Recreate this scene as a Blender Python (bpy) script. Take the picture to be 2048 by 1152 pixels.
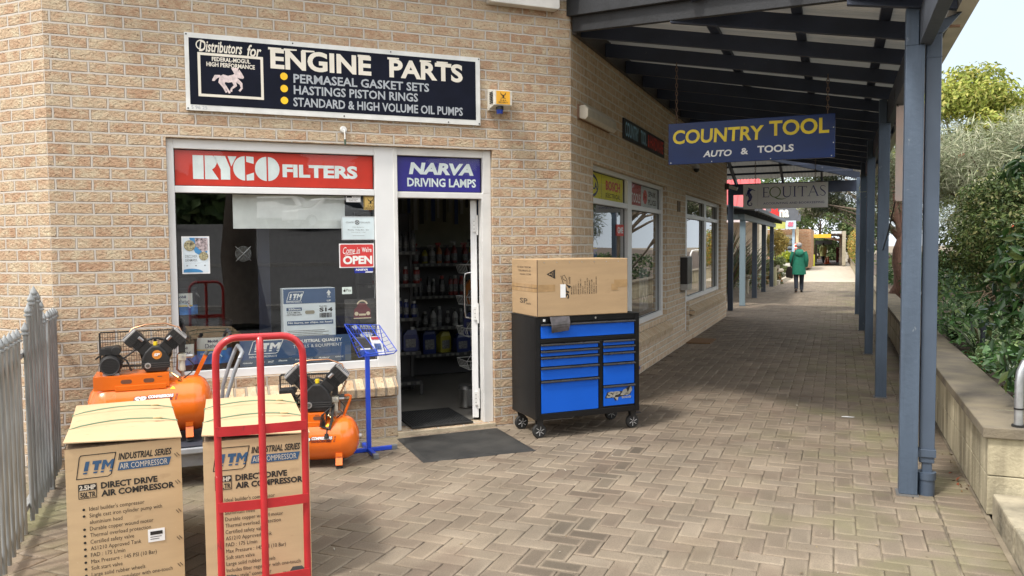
import bpy, math, random
import numpy as np
from mathutils import Vector, Matrix
R = math.radians
random.seed(7)
rng = np.random.default_rng(7)
for o in list(bpy.data.objects):
    bpy.data.objects.remove(o)
S = bpy.context.scene
COL = S.collection

# ------------------------------------------------------------------ camera, sky, sun, exposure
cd = bpy.data.cameras.new('camera')
cam = bpy.data.objects.new('camera', cd)
COL.objects.link(cam)
yaw, pitch, roll = R(22.134), R(-3.0165), R(-0.5326)
fw = Vector((-math.sin(yaw)*math.cos(pitch), math.cos(yaw)*math.cos(pitch), math.sin(pitch)))
rt = Vector((math.cos(yaw), math.sin(yaw), 0))
up = rt.cross(fw)
r2 = rt*math.cos(roll) + up*math.sin(roll)
u2 = -rt*math.sin(roll) + up*math.cos(roll)
cam.matrix_world = Matrix(((r2.x, u2.x, -fw.x, 0), (r2.y, u2.y, -fw.y, 0), (r2.z, u2.z, -fw.z, 1.63), (0, 0, 0, 1)))
cd.sensor_width = 36
cd.lens = 1600/2048*36
cd.clip_start = 0.05
cd.clip_end = 2000
S.camera = cam

SUN_EL, SUN_AZ = R(58), math.atan2(-0.42, -0.91)      # azimuth of the sun measured as atan2(x, y)
w = bpy.data.worlds.new('World')
S.world = w
w.use_nodes = True
nt = w.node_tree
nt.nodes.clear()
wo = nt.nodes.new('ShaderNodeOutputWorld')
bg = nt.nodes.new('ShaderNodeBackground')
sk = nt.nodes.new('ShaderNodeTexSky')
sk.sky_type = 'NISHITA'
sk.sun_disc = False
sk.sun_elevation = SUN_EL
sk.sun_rotation = SUN_AZ
sk.air_density = 1.0
sk.dust_density = 3.5
sk.ozone_density = 1.0
bg.inputs['Strength'].default_value = 0.15
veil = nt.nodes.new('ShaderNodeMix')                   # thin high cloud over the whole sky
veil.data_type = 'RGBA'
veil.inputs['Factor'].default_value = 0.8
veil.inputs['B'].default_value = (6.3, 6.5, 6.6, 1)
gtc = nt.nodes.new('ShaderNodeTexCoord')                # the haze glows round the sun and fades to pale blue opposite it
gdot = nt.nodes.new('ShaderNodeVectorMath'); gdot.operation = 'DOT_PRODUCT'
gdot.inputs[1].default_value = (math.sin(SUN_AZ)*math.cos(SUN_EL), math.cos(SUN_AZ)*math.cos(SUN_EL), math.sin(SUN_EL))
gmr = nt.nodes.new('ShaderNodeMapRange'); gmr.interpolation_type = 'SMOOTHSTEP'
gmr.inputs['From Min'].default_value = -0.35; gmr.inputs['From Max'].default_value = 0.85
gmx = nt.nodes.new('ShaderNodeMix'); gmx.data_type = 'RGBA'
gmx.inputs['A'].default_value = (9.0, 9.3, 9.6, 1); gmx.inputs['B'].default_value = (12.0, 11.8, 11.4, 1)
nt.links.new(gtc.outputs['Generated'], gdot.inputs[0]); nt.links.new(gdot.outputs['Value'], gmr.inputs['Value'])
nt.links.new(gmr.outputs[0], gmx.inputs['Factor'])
cdot = nt.nodes.new('ShaderNodeVectorMath'); cdot.operation = 'DOT_PRODUCT'      # pale blue kept low in the view; sky elsewhere raised to fill the verandah
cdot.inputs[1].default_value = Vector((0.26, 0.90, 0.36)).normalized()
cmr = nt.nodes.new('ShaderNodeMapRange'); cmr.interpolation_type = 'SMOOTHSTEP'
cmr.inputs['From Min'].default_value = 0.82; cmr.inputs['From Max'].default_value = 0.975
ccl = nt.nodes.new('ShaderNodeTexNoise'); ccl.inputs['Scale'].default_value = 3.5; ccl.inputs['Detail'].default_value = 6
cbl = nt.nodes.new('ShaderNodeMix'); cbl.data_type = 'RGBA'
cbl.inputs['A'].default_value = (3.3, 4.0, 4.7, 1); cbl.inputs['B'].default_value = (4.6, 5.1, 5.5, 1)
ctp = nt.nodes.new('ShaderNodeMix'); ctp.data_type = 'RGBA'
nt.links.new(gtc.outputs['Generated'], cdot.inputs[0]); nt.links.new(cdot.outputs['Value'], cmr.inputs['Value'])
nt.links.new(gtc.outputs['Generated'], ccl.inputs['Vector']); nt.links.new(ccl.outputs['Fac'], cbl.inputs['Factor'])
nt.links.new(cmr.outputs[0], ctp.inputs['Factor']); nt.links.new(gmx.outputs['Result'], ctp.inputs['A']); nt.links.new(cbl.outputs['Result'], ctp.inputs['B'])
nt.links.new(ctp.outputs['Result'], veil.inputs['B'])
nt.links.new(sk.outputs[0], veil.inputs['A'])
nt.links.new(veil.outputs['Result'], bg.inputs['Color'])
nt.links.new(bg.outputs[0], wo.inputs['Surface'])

sd = bpy.data.lights.new('sun', 'SUN')
sd.energy = 2.3
sd.angle = R(7)
sd.color = (1, 0.94, 0.85)
so = bpy.data.objects.new('sun', sd)
COL.objects.link(so)
sdir = Vector((math.sin(SUN_AZ)*math.cos(SUN_EL), math.cos(SUN_AZ)*math.cos(SUN_EL), math.sin(SUN_EL)))
so.rotation_euler = sdir.to_track_quat('Z', 'Y').to_euler()
so.location = (0, 0, 12)

S.view_settings.view_transform = 'Standard'
S.view_settings.look = 'None'
S.view_settings.exposure = 0.70
S.view_settings.gamma = 1
S.cycles.use_denoising = True
S.cycles.max_bounces = 8
S.cycles.transparent_max_bounces = 12
S.cycles.caustics_reflective = False
S.cycles.caustics_refractive = False

# ------------------------------------------------------------------ materials
MATS = {}

def M(name, col, rough=0.6, metal=0.0, var=0.12, scale=6.0, bump=0.0, bscale=60.0, stretch=None, coat=0.0, spec=0.5, col2=None, emit=0.0):
    """plain surface with a little wear: noise moves the colour and the roughness"""
    if name in MATS:
        return MATS[name]
    m = bpy.data.materials.new(name)
    m.use_nodes = True
    n = m.node_tree
    p = n.nodes['Principled BSDF']
    p.inputs['Roughness'].default_value = rough
    p.inputs['Metallic'].default_value = metal
    p.inputs['Specular IOR Level'].default_value = spec
    p.inputs['Coat Weight'].default_value = coat
    tc = n.nodes.new('ShaderNodeTexCoord')
    src = tc.outputs['Object']
    if stretch:
        mp = n.nodes.new('ShaderNodeMapping')
        mp.inputs['Scale'].default_value = stretch
        n.links.new(src, mp.inputs[0])
        src = mp.outputs[0]
    nz = n.nodes.new('ShaderNodeTexNoise')
    nz.inputs['Scale'].default_value = scale
    nz.inputs['Detail'].default_value = 6
    n.links.new(src, nz.inputs['Vector'])
    mx = n.nodes.new('ShaderNodeMix')
    mx.data_type = 'RGBA'
    lo = tuple(max(0, c*(1-var)) for c in col)
    hi = tuple(min(1, c*(1+var)) for c in col) if col2 is None else col2
    mx.inputs['A'].default_value = lo+(1,)
    mx.inputs['B'].default_value = tuple(hi)+(1,)
    rp = n.nodes.new('ShaderNodeMapRange')
    rp.inputs['From Min'].default_value = 0.3
    rp.inputs['From Max'].default_value = 0.7
    n.links.new(nz.outputs['Fac'], rp.inputs['Value'])
    n.links.new(rp.outputs[0], mx.inputs['Factor'])
    n.links.new(mx.outputs['Result'], p.inputs['Base Color'])
    rr = n.nodes.new('ShaderNodeMapRange')
    rr.inputs['To Min'].default_value = max(0.02, rough-0.08)
    rr.inputs['To Max'].default_value = min(1, rough+0.08)
    n.links.new(nz.outputs['Fac'], rr.inputs['Value'])
    n.links.new(rr.outputs[0], p.inputs['Roughness'])
    if bump:
        nb = n.nodes.new('ShaderNodeTexNoise')
        nb.inputs['Scale'].default_value = bscale
        nb.inputs['Detail'].default_value = 5
        n.links.new(tc.outputs['Object'], nb.inputs['Vector'])
        b = n.nodes.new('ShaderNodeBump')
        b.inputs['Strength'].default_value = bump
        b.inputs['Distance'].default_value = 0.01
        n.links.new(nb.outputs['Fac'], b.inputs['Height'])
        n.links.new(b.outputs[0], p.inputs['Normal'])
    if emit:
        p.inputs['Emission Color'].default_value = col+(1,)
        p.inputs['Emission Strength'].default_value = emit
    MATS[name] = m
    return m

def brick_mat(name, c1, c2, c3, mortar, bw=0.24, rh=0.086, ms=0.009, rot=False, bumpd=0.02):
    m = bpy.data.materials.new(name)
    m.use_nodes = True
    n = m.node_tree
    L = n.links.new
    p = n.nodes['Principled BSDF']
    p.inputs['Roughness'].default_value = 0.9
    p.inputs['Specular IOR Level'].default_value = 0.2
    uv = n.nodes.new('ShaderNodeUVMap')
    src = uv.outputs[0]
    # joints are never perfectly straight
    wn = n.nodes.new('ShaderNodeTexNoise'); wn.inputs['Scale'].default_value = 14; wn.inputs['Detail'].default_value = 3
    L(src, wn.inputs['Vector'])
    sub = n.nodes.new('ShaderNodeVectorMath'); sub.operation = 'SUBTRACT'; sub.inputs[1].default_value = (0.5, 0.5, 0.5)
    L(wn.outputs['Color'], sub.inputs[0])
    scl = n.nodes.new('ShaderNodeVectorMath'); scl.operation = 'SCALE'; scl.inputs['Scale'].default_value = 0.012
    L(sub.outputs[0], scl.inputs[0])
    add = n.nodes.new('ShaderNodeVectorMath'); add.operation = 'ADD'
    L(src, add.inputs[0]); L(scl.outputs[0], add.inputs[1])
    def brick(a, b, mo):
        t = n.nodes.new('ShaderNodeTexBrick')
        t.offset = 0.5
        t.inputs['Scale'].default_value = 1
        t.inputs['Brick Width'].default_value = bw
        t.inputs['Row Height'].default_value = rh
        t.inputs['Mortar Size'].default_value = ms
        t.inputs['Mortar Smooth'].default_value = 0.35
        t.inputs['Color1'].default_value = a+(1,)
        t.inputs['Color2'].default_value = b+(1,)
        t.inputs['Mortar'].default_value = mo+(1,)
        L(add.outputs[0], t.inputs['Vector'])
        return t
    b1 = brick(c1, c2, mortar)
    # speckle and blush inside each brick
    n1 = n.nodes.new('ShaderNodeTexNoise'); n1.inputs['Scale'].default_value = 9; n1.inputs['Detail'].default_value = 7; n1.inputs['Roughness'].default_value = 0.7
    L(src, n1.inputs['Vector'])
    r1 = n.nodes.new('ShaderNodeMapRange'); r1.inputs['From Min'].default_value = 0.44; r1.inputs['From Max'].default_value = 0.62; r1.inputs['To Max'].default_value = 0.9
    L(n1.outputs['Fac'], r1.inputs['Value'])
    mulf = n.nodes.new('ShaderNodeMath'); mulf.operation = 'MULTIPLY'
    inv = n.nodes.new('ShaderNodeMath'); inv.operation = 'SUBTRACT'; inv.inputs[0].default_value = 1
    L(b1.outputs['Fac'], inv.inputs[1]); L(inv.outputs[0], mulf.inputs[0]); L(r1.outputs[0], mulf.inputs[1])
    mx = n.nodes.new('ShaderNodeMix'); mx.data_type = 'RGBA'
    mx.inputs['B'].default_value = c3+(1,)
    L(b1.outputs['Color'], mx.inputs['A']); L(mulf.outputs[0], mx.inputs['Factor'])
    # dark pits
    n2 = n.nodes.new('ShaderNodeTexNoise'); n2.inputs['Scale'].default_value = 55; n2.inputs['Detail'].default_value = 2
    L(src, n2.inputs['Vector'])
    r2_ = n.nodes.new('ShaderNodeMapRange'); r2_.inputs['From Min'].default_value = 0.62; r2_.inputs['From Max'].default_value = 0.72; r2_.inputs['To Max'].default_value = 0.75
    L(n2.outputs['Fac'], r2_.inputs['Value'])
    mul2 = n.nodes.new('ShaderNodeMath'); mul2.operation = 'MULTIPLY'
    L(inv.outputs[0], mul2.inputs[0]); L(r2_.outputs[0], mul2.inputs[1])
    mx2 = n.nodes.new('ShaderNodeMix'); mx2.data_type = 'RGBA'
    mx2.inputs['B'].default_value = (0.12, 0.07, 0.04, 1)
    L(mx.outputs['Result'], mx2.inputs['A']); L(mul2.outputs[0], mx2.inputs['Factor'])
    # broad weathering
    n4 = n.nodes.new('ShaderNodeTexNoise'); n4.inputs['Scale'].default_value = 1.3; n4.inputs['Detail'].default_value = 4
    L(src, n4.inputs['Vector'])
    r4 = n.nodes.new('ShaderNodeMapRange'); r4.inputs['To Min'].default_value = 0.84; r4.inputs['To Max'].default_value = 1.12
    L(n4.outputs['Fac'], r4.inputs['Value'])
    vm = n.nodes.new('ShaderNodeVectorMath'); vm.operation = 'SCALE'
    L(mx2.outputs['Result'], vm.inputs[0]); L(r4.outputs[0], vm.inputs['Scale'])
    L(vm.outputs[0], p.inputs['Base Color'])
    # split rock face relief, joints raked back
    n3 = n.nodes.new('ShaderNodeTexNoise'); n3.inputs['Scale'].default_value = 40; n3.inputs['Detail'].default_value = 8; n3.inputs['Roughness'].default_value = 0.62
    mp = n.nodes.new('ShaderNodeMapping'); mp.inputs['Scale'].default_value = (0.9, 1.2, 1); mp.inputs['Rotation'].default_value = (0, 0, 0.6)
    L(src, mp.inputs[0]); L(mp.outputs[0], n3.inputs['Vector'])
    hh = n.nodes.new('ShaderNodeMath'); hh.operation = 'MULTIPLY_ADD'; hh.inputs[1].default_value = 0.75; hh.inputs[2].default_value = 0.55
    L(n3.outputs['Fac'], hh.inputs[0])
    hm = n.nodes.new('ShaderNodeMath'); hm.operation = 'MULTIPLY'
    L(inv.outputs[0], hm.inputs[0]); L(hh.outputs[0], hm.inputs[1])
    bp = n.nodes.new('ShaderNodeBump'); bp.inputs['Strength'].default_value = 1.0; bp.inputs['Distance'].default_value = bumpd
    L(hm.outputs[0], bp.inputs['Height']); L(bp.outputs[0], p.inputs['Normal'])
    return m

def glass_mat(name, tint=(0.93, 0.96, 0.95), ior=1.55, extra=0.085, gain=1.1):
    m = bpy.data.materials.new(name)
    m.use_nodes = True
    n = m.node_tree
    n.nodes.clear()
    out = n.nodes.new('ShaderNodeOutputMaterial')
    tr = n.nodes.new('ShaderNodeBsdfTransparent'); tr.inputs[0].default_value = tint+(1,)
    gl = n.nodes.new('ShaderNodeBsdfGlossy'); gl.inputs['Roughness'].default_value = 0.0
    # both faces of a thin pane reflect alike: Schlick on the absolute angle
    ge = n.nodes.new('ShaderNodeNewGeometry')
    dp = n.nodes.new('ShaderNodeVectorMath'); dp.operation = 'DOT_PRODUCT'
    n.links.new(ge.outputs['Incoming'], dp.inputs[0]); n.links.new(ge.outputs['Normal'], dp.inputs[1])
    ab = n.nodes.new('ShaderNodeMath'); ab.operation = 'ABSOLUTE'; n.links.new(dp.outputs['Value'], ab.inputs[0])
    om = n.nodes.new('ShaderNodeMath'); om.operation = 'SUBTRACT'; om.inputs[0].default_value = 1; n.links.new(ab.outputs[0], om.inputs[1])
    p5 = n.nodes.new('ShaderNodeMath'); p5.operation = 'POWER'; p5.inputs[1].default_value = 5; n.links.new(om.outputs[0], p5.inputs[0])
    f0 = ((ior-1)/(ior+1))**2
    fr = n.nodes.new('ShaderNodeMath'); fr.operation = 'MULTIPLY_ADD'; fr.inputs[1].default_value = 1-f0; fr.inputs[2].default_value = f0; n.links.new(p5.outputs[0], fr.inputs[0])
    ad = n.nodes.new('ShaderNodeMath'); ad.operation = 'MULTIPLY_ADD'; ad.inputs[1].default_value = gain; ad.inputs[2].default_value = extra; ad.use_clamp = True
    mx = n.nodes.new('ShaderNodeMixShader')
    n.links.new(fr.outputs[0], ad.inputs[0]); n.links.new(ad.outputs[0], mx.inputs[0])
    n.links.new(tr.outputs[0], mx.inputs[1]); n.links.new(gl.outputs[0], mx.inputs[2])
    n.links.new(mx.outputs[0], out.inputs[0])
    return m

def translucent_mat(name, col, f=0.55):
    """white sheet with translucency added so light from behind brightens it"""
    m = bpy.data.materials.new(name); m.use_nodes = True
    n = m.node_tree; p = n.nodes['Principled BSDF']; p.inputs['Base Color'].default_value = col+(1,); p.inputs['Roughness'].default_value = 0.4
    t = n.nodes.new('ShaderNodeBsdfTranslucent'); t.inputs[0].default_value = col+(1,)
    mx = n.nodes.new('ShaderNodeMixShader'); mx.inputs[0].default_value = f
    n.links.new(p.outputs[0], mx.inputs[1]); n.links.new(t.outputs[0], mx.inputs[2]); n.links.new(mx.outputs[0], n.nodes['Material Output'].inputs[0])
    return m

def leaf_mat(name, rough=0.55, trans=0.35, spec=0.4):
    """leaf colour comes from a per-leaf colour attribute"""
    m = bpy.data.materials.new(name)
    m.use_nodes = True
    n = m.node_tree
    p = n.nodes['Principled BSDF']
    out = n.nodes['Material Output']
    a = n.nodes.new('ShaderNodeAttribute'); a.attribute_name = 'Col'
    p.inputs['Roughness'].default_value = rough
    p.inputs['Specular IOR Level'].default_value = spec
    n.links.new(a.outputs['Color'], p.inputs['Base Color'])
    t = n.nodes.new('ShaderNodeBsdfTranslucent')
    n.links.new(a.outputs['Color'], t.inputs['Color'])
    mx = n.nodes.new('ShaderNodeMixShader'); mx.inputs[0].default_value = trans
    n.links.new(p.outputs[0], mx.inputs[1]); n.links.new(t.outputs[0], mx.inputs[2])
    n.links.new(mx.outputs[0], out.inputs[0])
    return m

def wear(m, col, scale=30.0, lo=0.64, hi=0.68, amount=0.8, stretch=(1, 1, 1), rough=None):
    """chips, scuffs or dust of their own colour over a plain material"""
    n = m.node_tree; L = n.links.new
    p = n.nodes['Principled BSDF']
    src = p.inputs['Base Color'].links[0].from_socket
    tc = n.nodes.new('ShaderNodeTexCoord'); mp = n.nodes.new('ShaderNodeMapping'); mp.inputs['Scale'].default_value = stretch
    z = n.nodes.new('ShaderNodeTexNoise'); z.inputs['Scale'].default_value = scale; z.inputs['Detail'].default_value = 8; z.inputs['Roughness'].default_value = 0.65
    r = n.nodes.new('ShaderNodeMapRange'); r.inputs['From Min'].default_value = lo; r.inputs['From Max'].default_value = hi; r.inputs['To Max'].default_value = amount
    x = n.nodes.new('ShaderNodeMix'); x.data_type = 'RGBA'; x.inputs['B'].default_value = col+(1,)
    L(tc.outputs['Object'], mp.inputs[0]); L(mp.outputs[0], z.inputs['Vector']); L(z.outputs['Fac'], r.inputs['Value'])
    L(src, x.inputs['A']); L(r.outputs[0], x.inputs['Factor']); L(x.outputs['Result'], p.inputs['Base Color'])
    return m

# ------------------------------------------------------------------ mesh helpers
def link(name, me, parent=None):
    o = bpy.data.objects.new(name, me)
    COL.objects.link(o)
    if parent:
        o.parent = parent
    return o

def tag(o, label=None, cat=None, group=None, kind=None):
    if label: o['label'] = label
    if cat: o['category'] = cat
    if group: o['group'] = group
    if kind: o['kind'] = kind
    return o

def thing(name, label, cat, loc=(0, 0, 0), rz=0.0, group=None, rx=0.0):
    o = bpy.data.objects.new(name, None)
    COL.objects.link(o)
    o.empty_display_size = 0.1
    o.location = loc
    o.rotation_euler = (rx, 0, rz)
    return tag(o, label, cat, group)

FONTC = {}
def text2d(s, bold=0.0, shear=0.0, space=1.0):
    k = (s, bold, shear, space)
    if k in FONTC:
        return FONTC[k]
    c = bpy.data.curves.new('lettering', 'FONT')
    c.body = s
    c.offset = bold
    c.shear = shear
    c.space_character = space
    c.resolution_u = 4 if len(s) < 12 else 2
    c.fill_mode = 'FRONT'
    o = bpy.data.objects.new('lettering', c)
    me = bpy.data.meshes.new_from_object(o)
    v = [(q.co.x, q.co.y) for q in me.vertices]
    f = [tuple(q.vertices) for q in me.polygons]
    bpy.data.objects.remove(o)
    bpy.data.curves.remove(c)
    bpy.data.meshes.remove(me)
    FONTC[k] = (v, f)
    return v, f

class MB:
    """collects shapes, given in frame coordinates, and links them as ONE mesh object about the point o"""
    def __init__(s, o=(0, 0, 0)):
        s.v, s.f, s.m, s.uv, s.o = [], [], [], {}, o
    def add(s, v, f, mi=0):
        b = len(s.v)
        s.v += [tuple(q) for q in v]
        for q in f:
            s.f.append(tuple(b+i for i in q))
            s.m.append(mi)
        return s
    def box(s, x0, x1, y0, y1, z0, z1, mi=0):
        v = [(x0, y0, z0), (x1, y0, z0), (x1, y1, z0), (x0, y1, z0), (x0, y0, z1), (x1, y0, z1), (x1, y1, z1), (x0, y1, z1)]
        return s.add(v, [(0, 3, 2, 1), (4, 5, 6, 7), (0, 1, 5, 4), (1, 2, 6, 5), (2, 3, 7, 6), (3, 0, 4, 7)], mi)
    def hexa(s, b, t, mi=0):
        """b, t: four bottom and four top points, both counter-clockwise from above"""
        return s.add(list(b)+list(t), [(0, 3, 2, 1), (4, 5, 6, 7), (0, 1, 5, 4), (1, 2, 6, 5), (2, 3, 7, 6), (3, 0, 4, 7)], mi)
    def bar(s, p0, p1, wd, ht, mi=0, upv=(0, 0, 1)):
        """rectangular bar from p0 to p1; wd across, ht along upv, centred"""
        a, b = Vector(p0), Vector(p1)
        d = (b-a).normalized()
        sx = d.cross(Vector(upv)).normalized()
        uz = sx.cross(d).normalized()
        q = []
        for p in (a, b):
            q += [p-sx*wd/2-uz*ht/2, p+sx*wd/2-uz*ht/2, p+sx*wd/2+uz*ht/2, p-sx*wd/2+uz*ht/2]
        return s.add(q, [(0, 1, 2, 3), (7, 6, 5, 4), (0, 4, 5, 1), (1, 5, 6, 2), (2, 6, 7, 3), (3, 7, 4, 0)], mi)
    def cyl(s, p0, p1, r0, r1=None, n=14, mi=0, cap=True):
        r1 = r0 if r1 is None else r1
        a, b = Vector(p0), Vector(p1)
        d = (b-a).normalized()
        t = Vector((0, 0, 1)) if abs(d.z) < 0.9 else Vector((1, 0, 0))
        x = d.cross(t).normalized(); y = d.cross(x)
        v = []
        for p, r in ((a, r0), (b, r1)):
            for i in range(n):
                q = 2*math.pi*i/n
                v.append(p+x*math.cos(q)*r+y*math.sin(q)*r)
        f = [(i, i+n, (i+1) % n+n, (i+1) % n) for i in range(n)]
        if cap:
            f += [tuple(range(n)), tuple(range(2*n-1, n-1, -1))]
        return s.add(v, f, mi)
    def tube(s, pts, r, n=8, mi=0, closed=False):
        P = [Vector(p) for p in pts]
        rs = r if isinstance(r, (list, tuple)) else [r]*len(P)
        v, f = [], []
        px = None
        N = len(P)
        for i, p in enumerate(P):
            a = P[i-1] if i else (P[-1] if closed else p)
            b = P[i+1] if i < N-1 else (P[0] if closed else p)
            d = (b-a).normalized()
            if px is None:
                t = Vector((0, 0, 1)) if abs(d.z) < 0.9 else Vector((1, 0, 0))
                px = d.cross(t).normalized()
            else:
                px = (px-d*px.dot(d)).normalized()
            y = d.cross(px)
            for k in range(n):
                q = 2*math.pi*k/n
                v.append(p+px*math.cos(q)*rs[i]+y*math.sin(q)*rs[i])
        for i in range(N-1 if not closed else N):
            j = (i+1) % N
            for k in range(n):
                f.append((i*n+k, i*n+(k+1) % n, j*n+(k+1) % n, j*n+k))
        if not closed:
            f += [tuple(range(n-1, -1, -1)), tuple(range((N-1)*n, N*n))]
        return s.add(v, f, mi)
    def lathe(s, prof, c=(0, 0, 0), axis='z', n=24, mi=0):
        """profile of (radius, height) turned about an axis through c"""
        v, f = [], []
        for r, h in prof:
            for k in range(n):
                q = 2*math.pi*k/n
                a, b = r*math.cos(q), r*math.sin(q)
                p = {'z': (a, b, h), 'x': (h, a, b), 'y': (b, h, a)}[axis]
                v.append((p[0]+c[0], p[1]+c[1], p[2]+c[2]))
        for i in range(len(prof)-1):
            for k in range(n):
                f.append((i*n+k, i*n+(k+1) % n, (i+1)*n+(k+1) % n, (i+1)*n+k))
        if prof[0][0] > 1e-4: f.append(tuple(range(n-1, -1, -1)))
        if prof[-1][0] > 1e-4: f.append(tuple(range((len(prof)-1)*n, len(prof)*n)))
        return s.add(v, f, mi)
    def prism(s, pts, y0, y1, mi=0):
        """outline in x,z (counter-clockwise seen from -y) given depth y0..y1"""
        n = len(pts)
        v = [(x, y0, z) for x, z in pts]+[(x, y1, z) for x, z in pts]
        f = [tuple(range(n)), tuple(range(2*n-1, n-1, -1))]
        f += [(i, i+n, (i+1) % n+n, (i+1) % n) for i in range(n)]
        return s.add(v, f, mi)
    def xprism(s, pts, x0, x1, mi=0):
        """outline in y,z given length x0..x1"""
        n = len(pts)
        v = [(x0, y, z) for y, z in pts]+[(x1, y, z) for y, z in pts]
        f = [tuple(range(n-1, -1, -1)), tuple(range(n, 2*n))]
        f += [(i, (i+1) % n, (i+1) % n+n, i+n) for i in range(n)]
        return s.add(v, f, mi)
    def rect(s, x0, x1, z0, z1, y, mi=0):
        return s.add([(x0, y, z0), (x1, y, z0), (x1, y, z1), (x0, y, z1)], [(0, 1, 2, 3)], mi)
    def flat(s, pts, y, mi=0):
        return s.add([(x, y, z) for x, z in pts], [tuple(range(len(pts)))], mi)
    def disc(s, cx, cz, r, y, n=24, mi=0, rz=None):
        rz = rz or r
        return s.flat([(cx+r*math.cos(2*math.pi*i/n), cz+rz*math.sin(2*math.pi*i/n)) for i in range(n)], y, mi)
    def ring(s, pts, wd, y, mi=0):
        """closed outline of convex polygon drawn as a flat band of width wd"""
        n = len(pts)
        cx = sum(p[0] for p in pts)/n; cz = sum(p[1] for p in pts)/n
        inn = []
        for i in range(n):
            a, b, c = Vector(pts[i-1]), Vector(pts[i]), Vector(pts[(i+1) % n])
            d1 = (b-a).normalized(); d2 = (c-b).normalized()
            n1 = Vector((-d1.y, d1.x)); n2 = Vector((-d2.y, d2.x))
            bs = (n1+n2)
            bs = bs/max(0.3, bs.length_squared)*2
            if bs.dot(Vector((cx, cz))-b) < 0: bs = -bs
            inn.append(tuple(b+bs*wd))
        v = [(x, y, z) for x, z in pts]+[(x, y, z) for x, z in inn]
        return s.add(v, [(i, (i+1) % n, (i+1) % n+n, i+n) for i in range(n)], mi)
    def stroke(s, pts, wd, y, mi=0):
        """open polyline drawn as a flat band"""
        ws = wd if isinstance(wd, (list, tuple)) else [wd]*len(pts)
        P = [Vector(p) for p in pts]
        v = []
        for i, p in enumerate(P):
            a = P[max(0, i-1)]; b = P[min(len(P)-1, i+1)]
            d = (b-a).normalized(); nn = Vector((-d.y, d.x))*ws[i]/2
            v += [(p.x-nn.x, y, p.y-nn.y), (p.x+nn.x, y, p.y+nn.y)]
        return s.add(v, [(2*i, 2*i+2, 2*i+3, 2*i+1) for i in range(len(P)-1)], mi)
    def text(s, t, x0, x1, z0, z1, y, bold=0.0, shear=0.0, space=1.0, mi=0):
        v, f = text2d(t, bold, shear, space)
        if not v:
            return s
        a0 = min(q[0] for q in v); a1 = max(q[0] for q in v)
        b0 = min(q[1] for q in v); b1 = max(q[1] for q in v)
        sx = (x1-x0)/(a1-a0); sz = (z1-z0)/(b1-b0)
        return s.add([(x0+(q[0]-a0)*sx, y, z0+(q[1]-b0)*sz) for q in v], f, mi)
    def line(s, t, x0, zb, h, y, bold=0.0, shear=0.0, wx=0.62, mi=0, ref='H'):
        """text on a baseline zb with cap height h; wx narrows the letters"""
        v, f = text2d(t, bold, shear)
        rv, _ = text2d(ref, bold, 0)
        k = h/max(q[1] for q in rv)
        a0 = min(q[0] for q in v)
        return s.add([(x0+(q[0]-a0)*k*wx, y, zb+q[1]*k) for q in v], f, mi)
    def turn(s, mat, start=0):
        for i in range(start, len(s.v)):
            s.v[i] = tuple(mat @ Vector(s.v[i]))
        return s
    def build(s, name, mats, parent=None, bevel=0.0, smooth=None, seg=2):
        me = bpy.data.meshes.new(name)
        o_ = s.o
        me.from_pydata([(x-o_[0], y-o_[1], z-o_[2]) for x, y, z in s.v], [], s.f)
        if not isinstance(mats, (list, tuple)):
            mats = [mats]
        for q in mats:
            me.materials.append(q)
        if len(mats) > 1:
            me.polygons.foreach_set('material_index', s.m)
        if smooth is not None:
            me.shade_smooth()
            me.set_sharp_from_angle(angle=R(smooth))
        me.update()
        ob = link(name, me, parent)
        if bevel:
            b = ob.modifiers.new('bevel', 'BEVEL')
            b.width = bevel
            b.segments = seg
            b.limit_method = 'ANGLE'
            b.angle_limit = R(40)
        return ob

def dup(root, loc=None, rz=None, label=None, group=None):
    """copy of a thing with its parts and sub-parts"""
    r = root.copy(); COL.objects.link(r)
    if loc is not None: r.location = loc
    if rz is not None: r.rotation_euler.z = rz
    if label: r['label'] = label
    if group: r['group'] = group
    for ch in list(root.children):
        c = ch.copy(); COL.objects.link(c); c.parent = r
        for g in list(ch.children):
            d = g.copy(); COL.objects.link(d); d.parent = c
    return r

def arc(cx, cy, r, a0, a1, n, ry=None):
    ry = ry or r
    return [(cx+r*math.cos(R(a0+(a1-a0)*i/n)), cy+ry*math.sin(R(a0+(a1-a0)*i/n))) for i in range(n+1)]

def rrect(x0, x1, z0, z1, r, n=4):
    return (arc(x0+r, z0+r, r, 180, 270, n)+arc(x1-r, z0+r, r, 270, 360, n)+arc(x1-r, z1-r, r, 0, 90, n)+arc(x0+r, z1-r, r, 90, 180, n))

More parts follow.
